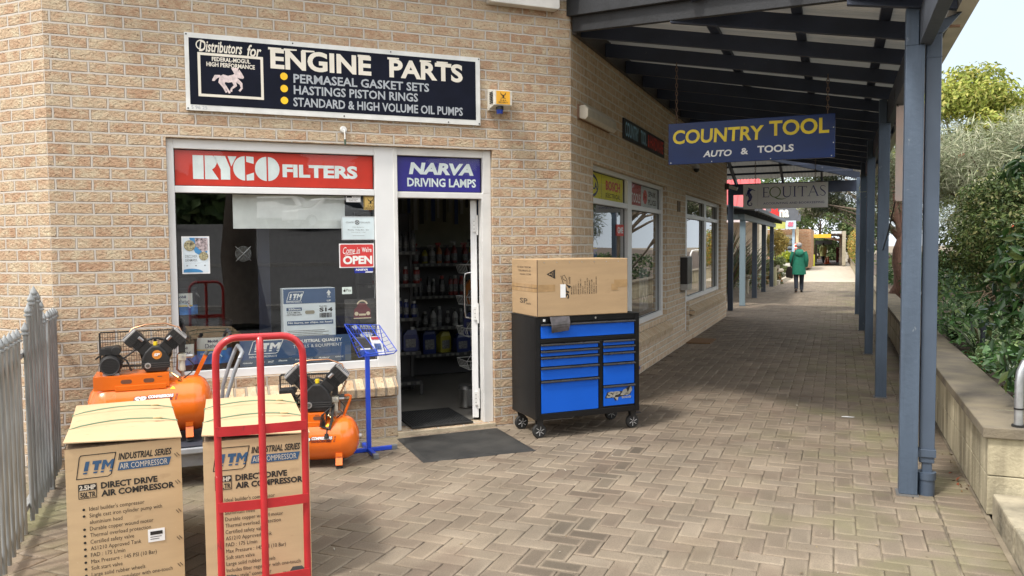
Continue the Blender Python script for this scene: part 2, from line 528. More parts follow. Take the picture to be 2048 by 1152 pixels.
def uvwall(name, parent, mat, x0, x1, z0, z1, holes, thick):
    """brick wall with openings: front at y=0, back at y=thick, reveals between; UV in metres"""
    xs = sorted({x0, x1, *[h[0] for h in holes], *[h[1] for h in holes]})
    zs = sorted({z0, z1, *[h[2] for h in holes], *[h[3] for h in holes]})
    xs = [x for x in xs if x0 <= x <= x1]; zs = [z for z in zs if z0 <= z <= z1]
    def solid(i, j):
        if i < 0 or j < 0 or i >= len(xs)-1 or j >= len(zs)-1: return False
        cx, cz = (xs[i]+xs[i+1])/2, (zs[j]+zs[j+1])/2
        return not any(h[0] < cx < h[1] and h[2] < cz < h[3] for h in holes)
    V, F, U = [], [], []
    def q(p, u):
        b = len(V); V.extend(p); F.append((b, b+1, b+2, b+3)); U.extend(u)
    T = thick
    for i in range(len(xs)-1):
        for j in range(len(zs)-1):
            if not solid(i, j): continue
            a, b, c, d = xs[i], xs[i+1], zs[j], zs[j+1]
            q([(a, 0, c), (b, 0, c), (b, 0, d), (a, 0, d)], [(a, c), (b, c), (b, d), (a, d)])
            q([(b, T, c), (a, T, c), (a, T, d), (b, T, d)], [(b, c), (a, c), (a, d), (b, d)])
            if not solid(i-1, j): q([(a, T, c), (a, 0, c), (a, 0, d), (a, T, d)], [(a-T, c), (a, c), (a, d), (a-T, d)])
            if not solid(i+1, j): q([(b, 0, c), (b, T, c), (b, T, d), (b, 0, d)], [(b, c), (b+T, c), (b+T, d), (b, d)])
            if not solid(i, j-1): q([(a, T, c), (b, T, c), (b, 0, c), (a, 0, c)], [(a, c-T), (b, c-T), (b, c), (a, c)])
            if not solid(i, j+1): q([(a, 0, d), (b, 0, d), (b, T, d), (a, T, d)], [(a, d), (b, d), (b, d+T), (a, d+T)])
    me = bpy.data.meshes.new(name)
    me.from_pydata(V, [], F)
    me.materials.append(mat)
    l = me.uv_layers.new(name='UVMap')
    l.data.foreach_set('uv', np.array(U, dtype=np.float32).ravel())
    return link(name, me, parent)

def boxuv(ob, swap=False, k=1.0):
    """box-projected UVs in metres for a brick mesh"""
    me = ob.data
    l = me.uv_layers.new(name='UVMap') if not me.uv_layers else me.uv_layers[0]
    for p in me.polygons:
        n = p.normal
        for li in p.loop_indices:
            c = me.vertices[me.loops[li].vertex_index].co
            if abs(n.z) > 0.55: u = (c.y, c.x) if swap else (c.x, c.y)
            elif abs(n.x) > 0.7: u = (c.y, c.z)
            else: u = (c.z, c.x) if swap else (c.x, c.z)
            l.data[li].uv = (u[0]*k, u[1]*k)
    return ob

# ---- foliage
def leaves(name, pts, nrm, L, W, mat, parent, cols, droop=0.0, fold=0.25, lj=0.35, colw=None, along=None):
    """one mesh of folded leaves at pts; nrm = outward direction at each leaf"""
    N = len(pts)
    pts = np.asarray(pts, float); nrm = np.asarray(nrm, float)
    nrm = nrm+rng.normal(0, 0.55, (N, 3))
    nrm /= np.linalg.norm(nrm, axis=1, keepdims=True)+1e-9
    d = rng.normal(0, 1, (N, 3)) if along is None else along+rng.normal(0, 0.35, (N, 3))
    d[:, 2] -= droop
    d -= nrm*np.sum(d*nrm, axis=1, keepdims=True)
    d /= np.linalg.norm(d, axis=1, keepdims=True)+1e-9
    b = np.cross(nrm, d)
    l = L*(1+rng.uniform(-lj, lj, (N, 1))); ww = W*l/L
    mid = pts+d*l*0.45
    v = np.empty((N, 4, 3))
    v[:, 0] = pts
    v[:, 1] = mid-b*ww/2+nrm*ww*fold
    v[:, 2] = pts+d*l-nrm*l*0.12
    v[:, 3] = mid+b*ww/2+nrm*ww*fold
    me = bpy.data.meshes.new(name)
    me.vertices.add(N*4)
    me.vertices.foreach_set('co', v.ravel())
    me.loops.add(N*6)
    idx = np.arange(N)[:, None]*4+np.array([[0, 1, 2, 0, 2, 3]])
    me.loops.foreach_set('vertex_index', idx.ravel().astype(np.int32))
    me.polygons.add(N*2)
    me.polygons.foreach_set('loop_start', np.arange(0, N*6, 3, dtype=np.int32))
    me.update(calc_edges=True)
    me.materials.append(mat)
    cc = np.array(cols, float)
    pick = rng.choice(len(cc), N, p=colw)
    c = cc[pick]*rng.uniform(0.75, 1.25, (N, 1))
    ca = me.color_attributes.new('Col', 'FLOAT_COLOR', 'POINT')
    full = np.ones((N, 4, 4), np.float32)
    full[:, :, :3] = c[:, None, :]
    ca.data.foreach_set('color', full.ravel())
    me.validate()
    return link(name, me, parent)

def clump_pts(clumps, n, shell=0.55):
    """n points spread over ellipsoid clumps (centre, radii), denser near the skin"""
    wts = np.array([c[1][0]*c[1][1]+c[1][1]*c[1][2] for c in clumps]); wts = wts/wts.sum()
    k = rng.choice(len(clumps), n, p=wts)
    C = np.array([c[0] for c in clumps]); Rr = np.array([c[1] for c in clumps])
    u = rng.normal(0, 1, (n, 3)); u /= np.linalg.norm(u, axis=1, keepdims=True)
    r = shell+(1-shell)*rng.uniform(0, 1, (n, 1))**0.6
    r *= 1+rng.normal(0, 0.06, (n, 1))
    return C[k]+u*r*Rr[k], u

def blob_clumps(c, rad, n, size, flat=1.0, low=-0.6):
    """clumps scattered over an ellipsoid crown"""
    out = []
    while len(out) < n:
        u = rng.normal(0, 1, 3); u /= np.linalg.norm(u)
        if u[2] < low: continue
        r = rng.uniform(0.45, 1.0)**0.5
        s = size*rng.uniform(0.65, 1.35)
        out.append((np.array(c)+u*r*np.array(rad), np.array([s, s, s*flat])))
    return out

def limbs(mb, base, top, r0, tips, bend=0.1):
    """tapered trunk and a limb to each tip"""
    b, t = Vector(base), Vector(top)
    n = 7
    pts = [b.lerp(t, i/n)+Vector((math.sin(i*1.3)*bend*r0*3, math.cos(i*1.7)*bend*r0*3, 0)) for i in range(n+1)]
    mb.tube(pts, [r0*(1.25 if i == 0 else 1-0.5*i/n) for i in range(n+1)], 9)
    for q in tips:
        q = Vector(q)
        s = b.lerp(t, random.uniform(0.55, 1.0))
        m_ = s.lerp(q, 0.5)+Vector((random.uniform(-.1, .1), random.uniform(-.1, .1), random.uniform(0, .15)))*(q-s).length
        mb.tube([s, m_, q], [r0*0.42, r0*0.25, r0*0.06], 6)

# the shop's corner is cut at 45 degrees: frame of the corner wall, x to the right along it, y into the shop
SQ = math.sqrt(0.5)
CX, CY = -2.30, 7.14
def cw(x, y=0.0, z=0.0):
    return (CX+x*SQ-y*SQ, CY+x*SQ+y*SQ, z)
A45 = R(45)
A90 = R(90)
def sw(x, y=0.0, z=0.0):      # frame of the walkway wall: x along it (world Y), y into the shop
    return (CX-y, x, z)
# ------------------------------------------------------------------ shared materials
brick_tan = brick_mat('tan split brick', (0.535, 0.400, 0.275), (0.455, 0.290, 0.188), (0.585, 0.495, 0.355), (0.52, 0.475, 0.425), bumpd=0.035)
brick_smooth = brick_mat('tan brick along the walkway', (0.63, 0.47, 0.32), (0.52, 0.37, 0.245), (0.70, 0.57, 0.42), (0.70, 0.65, 0.57), ms=0.011, bumpd=0.012)
brick_red = brick_mat('brown brick far', (0.40, 0.22, 0.12), (0.33, 0.16, 0.09), (0.45, 0.28, 0.16), (0.45, 0.38, 0.30), bumpd=0.006)
brick_sill = brick_mat('brick on edge sill', (0.62, 0.47, 0.31), (0.54, 0.36, 0.22), (0.68, 0.57, 0.41), (0.34, 0.29, 0.23), bw=3.0, rh=0.086, ms=0.011, bumpd=0.02)
alu = M('white aluminium', (0.72, 0.73, 0.74), 0.35, 0.0, 0.05, 3, spec=0.5)
alu_dirty = M('white frame paint', (0.66, 0.66, 0.65), 0.45, 0.0, 0.10, 5)
gasket = M('black gasket', (0.015, 0.015, 0.016), 0.6)
glass = glass_mat('window glass')
glass_clear = glass_mat('transom glass', tint=(0.97, 0.98, 0.98), gain=0.45, extra=0.0)
glass_bright = glass_mat('walkway window glass', ior=1.6, extra=0.2)
navy = M('dark navy timber paint', (0.018, 0.026, 0.050), 0.5, 0, 0.25, 3, 0.15, 40, (1, 1, 1))
slate = M('slate blue timber paint', (0.066, 0.094, 0.138), 0.5, 0, 0.16, 2.5, 0.25, 30, (4, 4, 0.6))
slate_dark = M('slate blue metal', (0.070, 0.096, 0.14), 0.38, 0, 0.1, 3)
card = M('brown cardboard', (0.50, 0.36, 0.21), 0.85, 0, 0.07, 3, 0.05, 90, (1, 1, 6))
card_tan = M('tan cardboard', (0.42, 0.29, 0.165), 0.82, 0, 0.07, 3, 0.04, 90, (1, 1, 6))
wear(slate, (0.22, 0.25, 0.28), 16, .66, .69, .6, (1, 1, .5)); wear(slate, (0.035, 0.05, 0.075), 5, .55, .75, .6, (6, 6, .4))
wear(card, (0.33, 0.22, 0.12), 9, .60, .72, .5, (1, 1, 2.5)); wear(card, (0.60, 0.47, 0.31), 40, .66, .70, .5); wear(card_tan, (0.30, 0.20, 0.11), 9, .60, .72, .45, (1, 1, 2.5)); wear(card_tan, (0.55, 0.42, 0.27), 40, .66, .70, .5)
wear(navy, (0.10, 0.11, 0.12), 22, .67, .70, .4)
ink = M('black printing ink', (0.02, 0.018, 0.016), 0.8)
ink_blue = M('blue printing ink', (0.03, 0.085, 0.18), 0.75)
white = M('white paint', (0.80, 0.80, 0.78), 0.5, 0, 0.05)
paper = M('white paper', (0.78, 0.79, 0.80), 0.6, 0, 0.04)
black = M('black paint', (0.012, 0.012, 0.013), 0.4)
rubber = M('black rubber', (0.018, 0.018, 0.018), 0.75, 0, 0.3, 20)
chrome = M('bright steel', (0.75, 0.75, 0.76), 0.18, 1.0, 0.05)
steel = M('dull steel', (0.45, 0.46, 0.47), 0.38, 1.0, 0.12)
galv = M('galvanised steel', (0.48, 0.50, 0.52), 0.42, 0.85, 0.15, 25)
brass = M('brass', (0.60, 0.45, 0.22), 0.32, 1.0, 0.1)
yellow = M('yellow paint', (0.80, 0.58, 0.02), 0.5)
red = M('red paint', (0.62, 0.03, 0.02), 0.4)

# ------------------------------------------------------------------ ground, paving, garden, road
def sheet(name, pts, z, mat, kind='structure'):
    me = bpy.data.meshes.new(name)
    me.from_pydata([(x, y, z) for x, y in pts], [], [tuple(range(len(pts)))])
    me.materials.append(mat)
    o = link(name, me)
    if kind: o['kind'] = kind
    return o
earth = M('dry earth', (0.16, 0.13, 0.09), 0.95, 0, 0.3, 1.5, 0.3, 20)
sheet('ground', [(-300, -300), (300, -300), (300, 400), (-300, 400)], -0.06, earth)
sand = M('joint sand', (0.13, 0.105, 0.075), 0.95, 0, 0.6, 3, 0.2, 120, col2=(0.26, 0.22, 0.16))
sheet('path_bedding', [(-14, -9), (0.86, -9), (0.86, 68), (-14, 68)], -0.007, sand)

# clay pavers, herringbone, each paver its own tint
def pav_mat():
    m = bpy.data.materials.new('concrete pavers')
    m.use_nodes = True
    n = m.node_tree; L = n.links.new
    p = n.nodes['Principled BSDF']; p.inputs['Roughness'].default_value = 0.85; p.inputs['Specular IOR Level'].default_value = 0.35
    a = n.nodes.new('ShaderNodeAttribute'); a.attribute_name = 'Col'
    tc = n.nodes.new('ShaderNodeTexCoord')
    def noise(sc, det, lo, hi, tmin, tmax):
        z = n.nodes.new('ShaderNodeTexNoise'); z.inputs['Scale'].default_value = sc; z.inputs['Detail'].default_value = det
        L(tc.outputs['Object'], z.inputs['Vector'])
        r = n.nodes.new('ShaderNodeMapRange'); r.inputs['From Min'].default_value = lo; r.inputs['From Max'].default_value = hi
        r.inputs['To Min'].default_value = tmin; r.inputs['To Max'].default_value = tmax
        L(z.outputs['Fac'], r.inputs['Value']); return z, r
    _, fine = noise(160, 3, 0.3, 0.7, 0.8, 1.2)
    _, mid = noise(2.2, 8, 0.3, 0.7, 0.74, 1.16)
    _, moss = noise(1.9, 9, 0.46, 0.66, 0.0, 0.55)
    _, dirt = noise(2.3, 8, 0.55, 0.72, 0.0, 0.5)
    s1 = n.nodes.new('ShaderNodeVectorMath'); s1.operation = 'SCALE'; L(a.outputs['Color'], s1.inputs[0]); L(fine.outputs[0], s1.inputs['Scale'])
    s2 = n.nodes.new('ShaderNodeVectorMath'); s2.operation = 'SCALE'; L(s1.outputs[0], s2.inputs[0]); L(mid.outputs[0], s2.inputs['Scale'])
    m1 = n.nodes.new('ShaderNodeMix'); m1.data_type = 'RGBA'; m1.inputs['B'].default_value = (0.14, 0.10, 0.075, 1)
    L(s2.outputs[0], m1.inputs['A']); L(dirt.outputs[0], m1.inputs['Factor'])
    m2 = n.nodes.new('ShaderNodeMix'); m2.data_type = 'RGBA'; m2.inputs['B'].default_value = (0.135, 0.140, 0.055, 1)
    # moss only along the garden wall and the fence
    sx = n.nodes.new('ShaderNodeSeparateXYZ'); L(tc.outputs['Object'], sx.inputs[0])
    w1 = n.nodes.new('ShaderNodeMapRange'); w1.inputs['From Min'].default_value = -0.9; w1.inputs['From Max'].default_value = 0.5; w1.inputs['To Max'].default_value = 1
    L(sx.outputs['X'], w1.inputs['Value'])
    w2 = n.nodes.new('ShaderNodeMapRange'); w2.inputs['From Min'].default_value = -3.0; w2.inputs['From Max'].default_value = -4.2; w2.inputs['To Max'].default_value = 1
    L(sx.outputs['X'], w2.inputs['Value'])
    ws = n.nodes.new('ShaderNodeMath'); ws.operation = 'MAXIMUM'; L(w1.outputs[0], ws.inputs[0]); L(w2.outputs[0], ws.inputs[1])
    mm = n.nodes.new('ShaderNodeMath'); mm.operation = 'MULTIPLY'; L(ws.outputs[0], mm.inputs[0]); L(moss.outputs[0], mm.inputs[1])
    L(m1.outputs['Result'], m2.inputs['A']); L(mm.outputs[0], m2.inputs['Factor'])
    L(m2.outputs['Result'], p.inputs['Base Color'])
    b = n.nodes.new('ShaderNodeBump'); b.inputs['Strength'].default_value = 0.35; b.inputs['Distance'].default_value = 0.004
    zz = n.nodes.new('ShaderNodeTexNoise'); zz.inputs['Scale'].default_value = 90; zz.inputs['Detail'].default_value = 5
    L(tc.outputs['Object'], zz.inputs['Vector']); L(zz.outputs['Fac'], b.inputs['Height']); L(b.outputs[0], p.inputs['Normal'])
    return m

def pavers():
    u = 0.1165
    g = 0.0022
    rects = []
    X0, X1, Y0, Y1 = -12.5, 0.59, -7.0, 36.0
    for i in range(int(X0/u)-1, int(X1/u)+2):
        for j in range(int(Y0/u)-1, int(Y1/u)+2):
            k = (i-j) % 4
            if k == 0: r = (i*u, (i+2)*u, j*u, (j+1)*u)
            elif k == 3: r = (i*u, (i+1)*u, j*u, (j+2)*u)
            else: continue
            cx, cy = (r[0]+r[1])/2, (r[2]+r[3])/2
            if cx < X0 or r[0] > X1 or cy > Y1: continue
            if cx < CX-0.05 and cx-cy < -9.55 and cy > 7 and cy < 18.6: continue       # under the shop
            if cx-cy < -9.60 and cy < 18.5 and cx < CX: continue
            if cx+cy < -1.32-0.35 and cy < 4.2 and cx < -3.2: continue                # beyond the fence
            if cy < -1 and cx < -8: continue
            rects.append((r[0], min(r[1], X1), r[2], r[3]))
    j = Y0
    while j < Y1:                                                                     # header course along the garden wall
        rects.append((X1, X1+0.24, j, j+u)); j += u
    Rr = np.array(rects); Rr = Rr[(Rr[:, 1]-Rr[:, 0]) > 0.02]
    N = len(Rr)
    jit = rng.uniform(-0.0012, 0.0012, (N, 4))
    h = rng.uniform(-0.002, 0.0015, (N, 1))
    bv = 0.0045
    v = np.zeros((N, 16, 3))
    a, b, c, d = Rr[:, 0]+g+jit[:, 0], Rr[:, 1]-g+jit[:, 1], Rr[:, 2]+g+jit[:, 2], Rr[:, 3]-g+jit[:, 3]
    def ringv(o, ins, z):
        v[:, o+0] = np.stack([a+ins, c+ins, z], 1); v[:, o+1] = np.stack([b-ins, c+ins, z], 1)
        v[:, o+2] = np.stack([b-ins, d-ins, z], 1); v[:, o+3] = np.stack([a+ins, d-ins, z], 1)
    tz = h[:, 0]
    ringv(0, 0, np.full(N, -0.03)); ringv(4, 0, tz-0.0045); ringv(8, bv, tz)
    tilt = rng.uniform(-0.0016, 0.0016, (N, 4)); ringv(12, bv+0.018, tz+0.0006); v[:, 8:12, 2] += tilt; v[:, 12:16, 2] += tilt*0.7
    fs = [(12, 13, 14, 15)]
    for o in (0, 4, 8):
        for k in range(4):
            fs.append((o+k, o+(k+1) % 4, o+4+(k+1) % 4, o+4+k))
    F = np.array(fs)
    idx = (np.arange(N)[:, None, None]*16+F[None]).reshape(-1)
    me = bpy.data.meshes.new('paving')
    me.vertices.add(N*16); me.vertices.foreach_set('co', v.ravel())
    nf = N*len(fs)
    me.loops.add(nf*4); me.loops.foreach_set('vertex_index', idx.astype(np.int32))
    me.polygons.add(nf); me.polygons.foreach_set('loop_start', np.arange(0, nf*4, 4, dtype=np.int32))
    me.update(calc_edges=True)
    base = np.array([(0.212, 0.174, 0.130), (0.204, 0.165, 0.123), (0.220, 0.182, 0.138), (0.196, 0.158, 0.119), (0.184, 0.147, 0.111)])
    pk = rng.choice(5, N, p=[.3, .25, .2, .15, .1])
    col = base[pk]*rng.uniform(0.94, 1.06, (N, 1))
    cx = (Rr[:, 0]+Rr[:, 1])/2; cy = (Rr[:, 2]+Rr[:, 3])/2
    # under the verandah the paver colour is darkened, painting in shade
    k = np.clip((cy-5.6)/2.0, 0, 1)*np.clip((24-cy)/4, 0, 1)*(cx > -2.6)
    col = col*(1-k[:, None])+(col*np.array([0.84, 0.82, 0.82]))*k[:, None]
    # a worn dark trail across the open pavers
    T = np.array([(-1.53, 6.28), (-1.60, 5.75), (-1.40, 5.05), (-1.43, 4.6), (-1.33, 4.2), (-1.38, 3.9), (-1.30, 3.5), (-1.35, 3.1)])
    dmin = np.full(N, 9.0)
    for i in range(len(T)-1):
        e = T[i+1]-T[i]; k_ = np.clip(((cx-T[i, 0])*e[0]+(cy-T[i, 1])*e[1])/(e@e), 0, 1)
        dmin = np.minimum(dmin, np.hypot(cx-T[i, 0]-k_*e[0], cy-T[i, 1]-k_*e[1]))
    tr = (dmin < 0.14)*(rng.uniform(0, 1, N) < 0.75)*rng.uniform(.25, .48, N)
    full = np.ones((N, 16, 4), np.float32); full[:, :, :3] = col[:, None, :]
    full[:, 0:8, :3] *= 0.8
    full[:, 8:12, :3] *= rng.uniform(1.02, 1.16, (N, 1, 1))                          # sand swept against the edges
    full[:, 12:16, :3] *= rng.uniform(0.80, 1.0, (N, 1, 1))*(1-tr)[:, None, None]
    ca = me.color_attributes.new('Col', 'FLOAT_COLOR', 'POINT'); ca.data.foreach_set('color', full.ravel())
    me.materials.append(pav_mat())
    o = link('paving', me); o['kind'] = 'structure'
pavers()
farpath = M('far paving', (0.42, 0.37, 0.30), 0.9, 0, 0.15, 4, 0.2, 30)
sheet('far_path', [(-2.3, 36.0), (0.86, 36.0), (0.86, 90), (-2.3, 90)], 0.0, farpath)
darkfloor = M('dark arcade floor', (0.10, 0.085, 0.075), 0.7, 0, 0.2, 4)
sheet('arcade_floor', [(-2.1, 61.5), (0.62, 61.5), (0.62, 84), (-2.1, 84)], 0.02, darkfloor)

# the street behind the viewer climbs away; it shows in the shop windows
def street():
    asp = M('street asphalt', (0.085, 0.085, 0.088), 0.85, 0, 0.2, 1.2, 0.2, 60)
    v, f = [], []
    D = Vector((0.866, -0.5)); N_ = Vector((0.5, 0.866))
    ds = [1.5, 6, 12, 20, 28, 36, 46, 70]
    ss = [-60, -30, -10, 0, 5, 8]
    def zz(d): return 3.3*min(1, max(0, (d-6)/32))**1.15
    for d in ds:
        for s in ss:
            p = D*d+N_*s
            v.append((p.x, p.y, zz(d)-0.012))
    n = len(ss)
    for i in range(len(ds)-1):
        for j in range(n-1):
            f.append((i*n+j, (i+1)*n+j, (i+1)*n+j+1, i*n+j+1))
    me = bpy.data.meshes.new('road'); me.from_pydata(v, [], f); me.materials.append(asp)
    o = link('road', me); o['kind'] = 'structure'
    mk = MB()
    wl = M('road marking paint', (0.62, 0.62, 0.58), 0.7)
    kb = M('kerb concrete', (0.42, 0.40, 0.37), 0.9)
    for d in (7.5, 17.0):
        for s in range(-20, 5, 2):
            a = D*d+N_*s; b = D*d+N_*(s+1.95)
            mk.bar((a.x, a.y, zz(d)+0.05), (b.x, b.y, zz(d)+0.05), 0.18, 0.13)
    o = mk.build('kerb', kb); o['kind'] = 'structure'
street()

# ------------------------------------------------------------------ garden wall and soil
def garden():
    lime = M('limestone block', (0.27, 0.235, 0.16), 0.95, 0, 0.3, 2.4, 0.7, 38, (3.2, 3.2, 0.5), col2=(0.56, 0.50, 0.35))
    cap = M('limestone capping', (0.33, 0.28, 0.19), 0.92, 0, 0.3, 4.0, 0.5, 60, col2=(0.14, 0.12, 0.095))
    t = thing('retaining_wall', 'low limestone block wall with flat capping holding the garden beside the walkway', 'wall', (0.84, 5.42, 0))
    m = MB(t.location)
    y = 5.42
    while y < 60:
        L = 1.0
        for z0, z1 in ((0.0, 0.235), (0.239, 0.465)):
            o = 0.5 if z0 > 0.1 else 0
            m.box(0.842+random.uniform(0, .004), 1.12, y+(o if y > 5.5 else 0)+0.002, min(60, y+L+o)-0.002, z0, z1)
        y += L
    m.box(0.842, 1.12, 5.42, 5.93, 0.239, 0.465)
    m.build('block', lime, t, 0.006)
    m = MB(t.location)
    m.box(1.122, 3.2, 5.42, 5.70, 0, 0.465)
    e = m.build('end_block', M('weathered limestone', (0.16, 0.145, 0.11), 0.95, 0, 0.3, 4, 0.9, 30, col2=(0.56, 0.51, 0.38)), t, 0.01)
    m = MB(t.location)
    y = 5.39
    while y < 60:
        m.box(0.812, 1.16, y+0.0015, y+0.6-0.0015, 0.467, 0.532); y += 0.6
    m.box(1.163, 3.2, 5.39, 5.72, 0.467, 0.532)
    m.build('capping', cap, t, 0.007)
    k = MB()
    for i in range(8):
        y1 = 5.36-i*0.62
        k.box(0.862+i*0.004, 1.3, y1-0.615, y1, -0.03, 0.15)
    k.box(1.30, 3.2, 0.4, 5.36, -0.03, 0.145)
    o = k.build('step', M('rough kerb stone', (0.20, 0.18, 0.13), 0.95, 0, 0.3, 5, 1.0, 28, col2=(0.42, 0.37, 0.27)), None, 0.012)
    tag(o, 'low rough limestone step blocks in front of the garden wall', 'step')
    soil = M('garden soil', (0.07, 0.05, 0.035), 0.95, 0, 0.5, 8, 0.8, 25)
    v = []; f = []
    nx, ny = 14, 90
    for i in range(nx):
        for j in range(ny):
            x = 1.1+(i/(nx-1))**1.6*40; y_ = 5.6+(j/(ny-1))**1.5*85
            v.append((x, y_, 0.40+0.05*math.sin(x*3+y_*2)+0.03*math.sin(y_*5)+min(1.2, max(0, (x-3)*0.05))))
    for i in range(nx-1):
        for j in range(ny-1):
            f.append((i*ny+j, (i+1)*ny+j, (i+1)*ny+j+1, i*ny+j+1))
    me = bpy.data.meshes.new('garden_soil'); me.from_pydata(v, [], f); me.materials.append(soil); me.shade_smooth()
    o = link('garden_soil', me); o['kind'] = 'structure'
garden()

# ------------------------------------------------------------------ the shop
FZ = 0.055                                                     # shop floor level
def shop():
    b = thing('shop_building', 'tan brick corner shop with white framed windows and an open door', 'shop', cw(0))
    B0 = Vector(b.location)
    def wallpart(nm, mat, x0, x1, z1, holes, loc, rz, T):
        o = uvwall(nm, b, mat, x0, x1, 0, z1, holes, T)
        o.location = Vector(loc)-B0; o.rotation_euler = (0, 0, rz)
        return o
    wallpart('wall', brick_tan, -4.243, 0.0, 4.35, [(-3.455, -1.69, 0.60, 2.482), (-1.69, -0.784, 0.035, 2.482)], cw(0), A45, 0.22)
    wallpart('wall', brick_smooth, 7.14, 18.45, 4.35, [(7.86, 11.66, 0.60, 2.46), (13.19, 13.56, 0.16, 2.46), (13.56, 17.5, 0.66, 2.46)], (CX, 0, 0), A90, 0.22)
    Lx, Ly = cw(-4.243)[:2]
    wallpart('wall', brick_tan, -6.0, 0.0, 4.35, [], (Lx, Ly, 0), 0.0, 0.22)
    # floor, ceiling, inner walls
    pts = [cw(-4.1, 0.18), cw(-0.1, 0.18), (CX-0.18, 18.3, 0), (-9.0, 18.3, 0), (-11.0, 18.3, 0), (-11.0, Ly+0.2, 0)]
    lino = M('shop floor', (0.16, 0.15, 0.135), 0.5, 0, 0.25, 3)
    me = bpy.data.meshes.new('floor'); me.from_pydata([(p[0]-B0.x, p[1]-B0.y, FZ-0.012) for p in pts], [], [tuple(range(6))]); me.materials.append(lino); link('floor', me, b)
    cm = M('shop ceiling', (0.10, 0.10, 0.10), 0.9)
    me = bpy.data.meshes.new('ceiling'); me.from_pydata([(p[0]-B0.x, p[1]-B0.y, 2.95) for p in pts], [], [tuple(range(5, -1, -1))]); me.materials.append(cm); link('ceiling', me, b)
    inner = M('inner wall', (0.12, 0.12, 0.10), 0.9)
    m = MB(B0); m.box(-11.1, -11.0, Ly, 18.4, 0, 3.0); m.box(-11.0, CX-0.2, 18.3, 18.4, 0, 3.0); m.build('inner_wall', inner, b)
    m = MB(B0)
    roofp = [cw(-4.243), cw(0), (CX, 18.45, 0), (-11.2, 18.45, 0), (-11.2, Ly, 0)]
    m.add([(p[0], p[1], 4.36) for p in roofp]+[(p[0], p[1], 4.5) for p in roofp], [(4, 3, 2, 1, 0), (5, 6, 7, 8, 9)]+[(i, (i+1) % 5, (i+1) % 5+5, i+5) for i in range(5)])
    m.build('roof', M('roof metal', (0.25, 0.26, 0.28), 0.5), b)
    # sloping brick sills
    def sill(x0, x1, loc, rz, depth, ztop, mat=brick_sill):
        m = MB()
        prof = [(0.10, ztop), (-depth, ztop-0.15), (-depth+0.012, ztop-0.225), (0.0, ztop-0.20), (0.10, ztop-0.2)]
        m.xprism(prof, x0, x1)
        o = m.build('window_sill', mat, b, 0.006)
        boxuv(o, swap=True)
        o.location = Vector(loc)-B0; o.rotation_euler = (0, 0, rz)
    sill(-3.455, -1.70, cw(0), A45, 0.10, 0.598)
    sill(7.86, 11.66, (CX, 0, 0), A90, 0.10, 0.598)
    sill(13.57, 17.5, (CX, 0, 0), A90, 0.10, 0.655)
    # threshold
    m = MB(); m.box(-1.69, -0.784, -0.02, 0.26, -0.01, 0.034)
    o = m.build('threshold', M('concrete threshold', (0.40, 0.34, 0.25), 0.9, 0, 0.2, 8, 0.3), b, 0.005); o.location = Vector(cw(0))-B0; o.rotation_euler.z = A45

    def win(nm, loc, rz, bars, panes, gm, fm=alu, beads=0.006, tops=()):
        w_ = MB()
        for q in bars: w_.box(*q)
        f_ = w_.build(nm, fm, b, 0.004)
        f_.location = Vector(loc)-B0; f_.rotation_euler = (0, 0, rz)
        g_ = MB()
        for x0, x1, z0, z1, y in panes:
            g_.rect(x0, x1, z0, z1, y)
        if panes: g_.build('pane', gm, f_)
        if tops:
            g2 = MB()
            for x0, x1, z0, z1, y in tops: g2.rect(x0, x1, z0, z1, y)
            g2.build('transom_pane', glass_clear, f_)
        s_ = MB()
        for x0, x1, z0, z1, y in list(panes)+list(tops):
            e = beads
            for q in ((x0, x0+e, z0, z1), (x1-e, x1, z0, z1), (x0+e, x1-e, z0, z0+e), (x0+e, x1-e, z1-e, z1)):
                s_.box(q[0], q[1], y-0.006, y+0.006, q[2], q[3])
        s_.build('seal', gasket, f_)
        return f_
    Y0, Y1 = 0.045, 0.135
    win('window', cw(0), A45, [
        (-3.455, -3.403, Y0, Y1, 0.602, 2.48), (-3.403, -1.84, Y0, Y1, 2.405, 2.48), (-3.403, -1.84, Y0, Y1, 0.602, 0.668),
        (-3.403, -1.84, Y0+0.004, Y1, 2.066, 2.118), (-1.84, -1.655, Y0-0.004, Y1, 0.602, 2.48)],
        [(-3.403, -1.84, 0.668, 2.066, 0.08)], glass, tops=[(-3.403, -1.84, 2.118, 2.405, 0.085)])
    # door frame, transom light and the door folded back into the shop
    win('door_frame', cw(0), A45, [
        (-1.68, -1.645, Y0-0.01, Y1, 0.035, 2.48), (-0.862, -0.786, Y0-0.006, Y1, 2.10, 2.48), (-1.645, -0.862, Y0, Y1, 2.415, 2.48), (-1.645, -0.862, Y0, Y1, 2.052, 2.104),
        (-0.875, -0.786, Y0-0.006, Y1, 0.035, 2.10)],
        [], glass, alu_dirty, tops=[(-1.645, -0.862, 2.104, 2.415, 0.085)])
    m = MB(); m.box(-0.945, -0.888, 0.15, 0.215, 0.06, 2.045); m.box(-0.945, -0.888, 0.93, 1.0, 0.06, 2.045); m.box(-0.945, -0.888, 0.215, 0.93, 0.06, 0.20); m.box(-0.945, -0.888, 0.215, 0.93, 1.96, 2.045); m.box(-0.945, -0.888, 0.215, 0.93, 0.95, 1.05)
    d = m.build('door', alu, b, 0.003); hz = R(-20.6); hp = Vector((-0.905, 0.148, 0)); d.matrix_basis = Matrix.Rotation(A45, 4, 'Z') @ Matrix.Translation(hp) @ Matrix.Rotation(hz, 4, 'Z') @ Matrix.Translation(-hp)
    m = MB(); m.box(-0.920, -0.914, 0.215, 0.93, 0.20, 0.95); m.box(-0.920, -0.914, 0.215, 0.93, 1.05, 1.96); m.build('pane', glass, d)
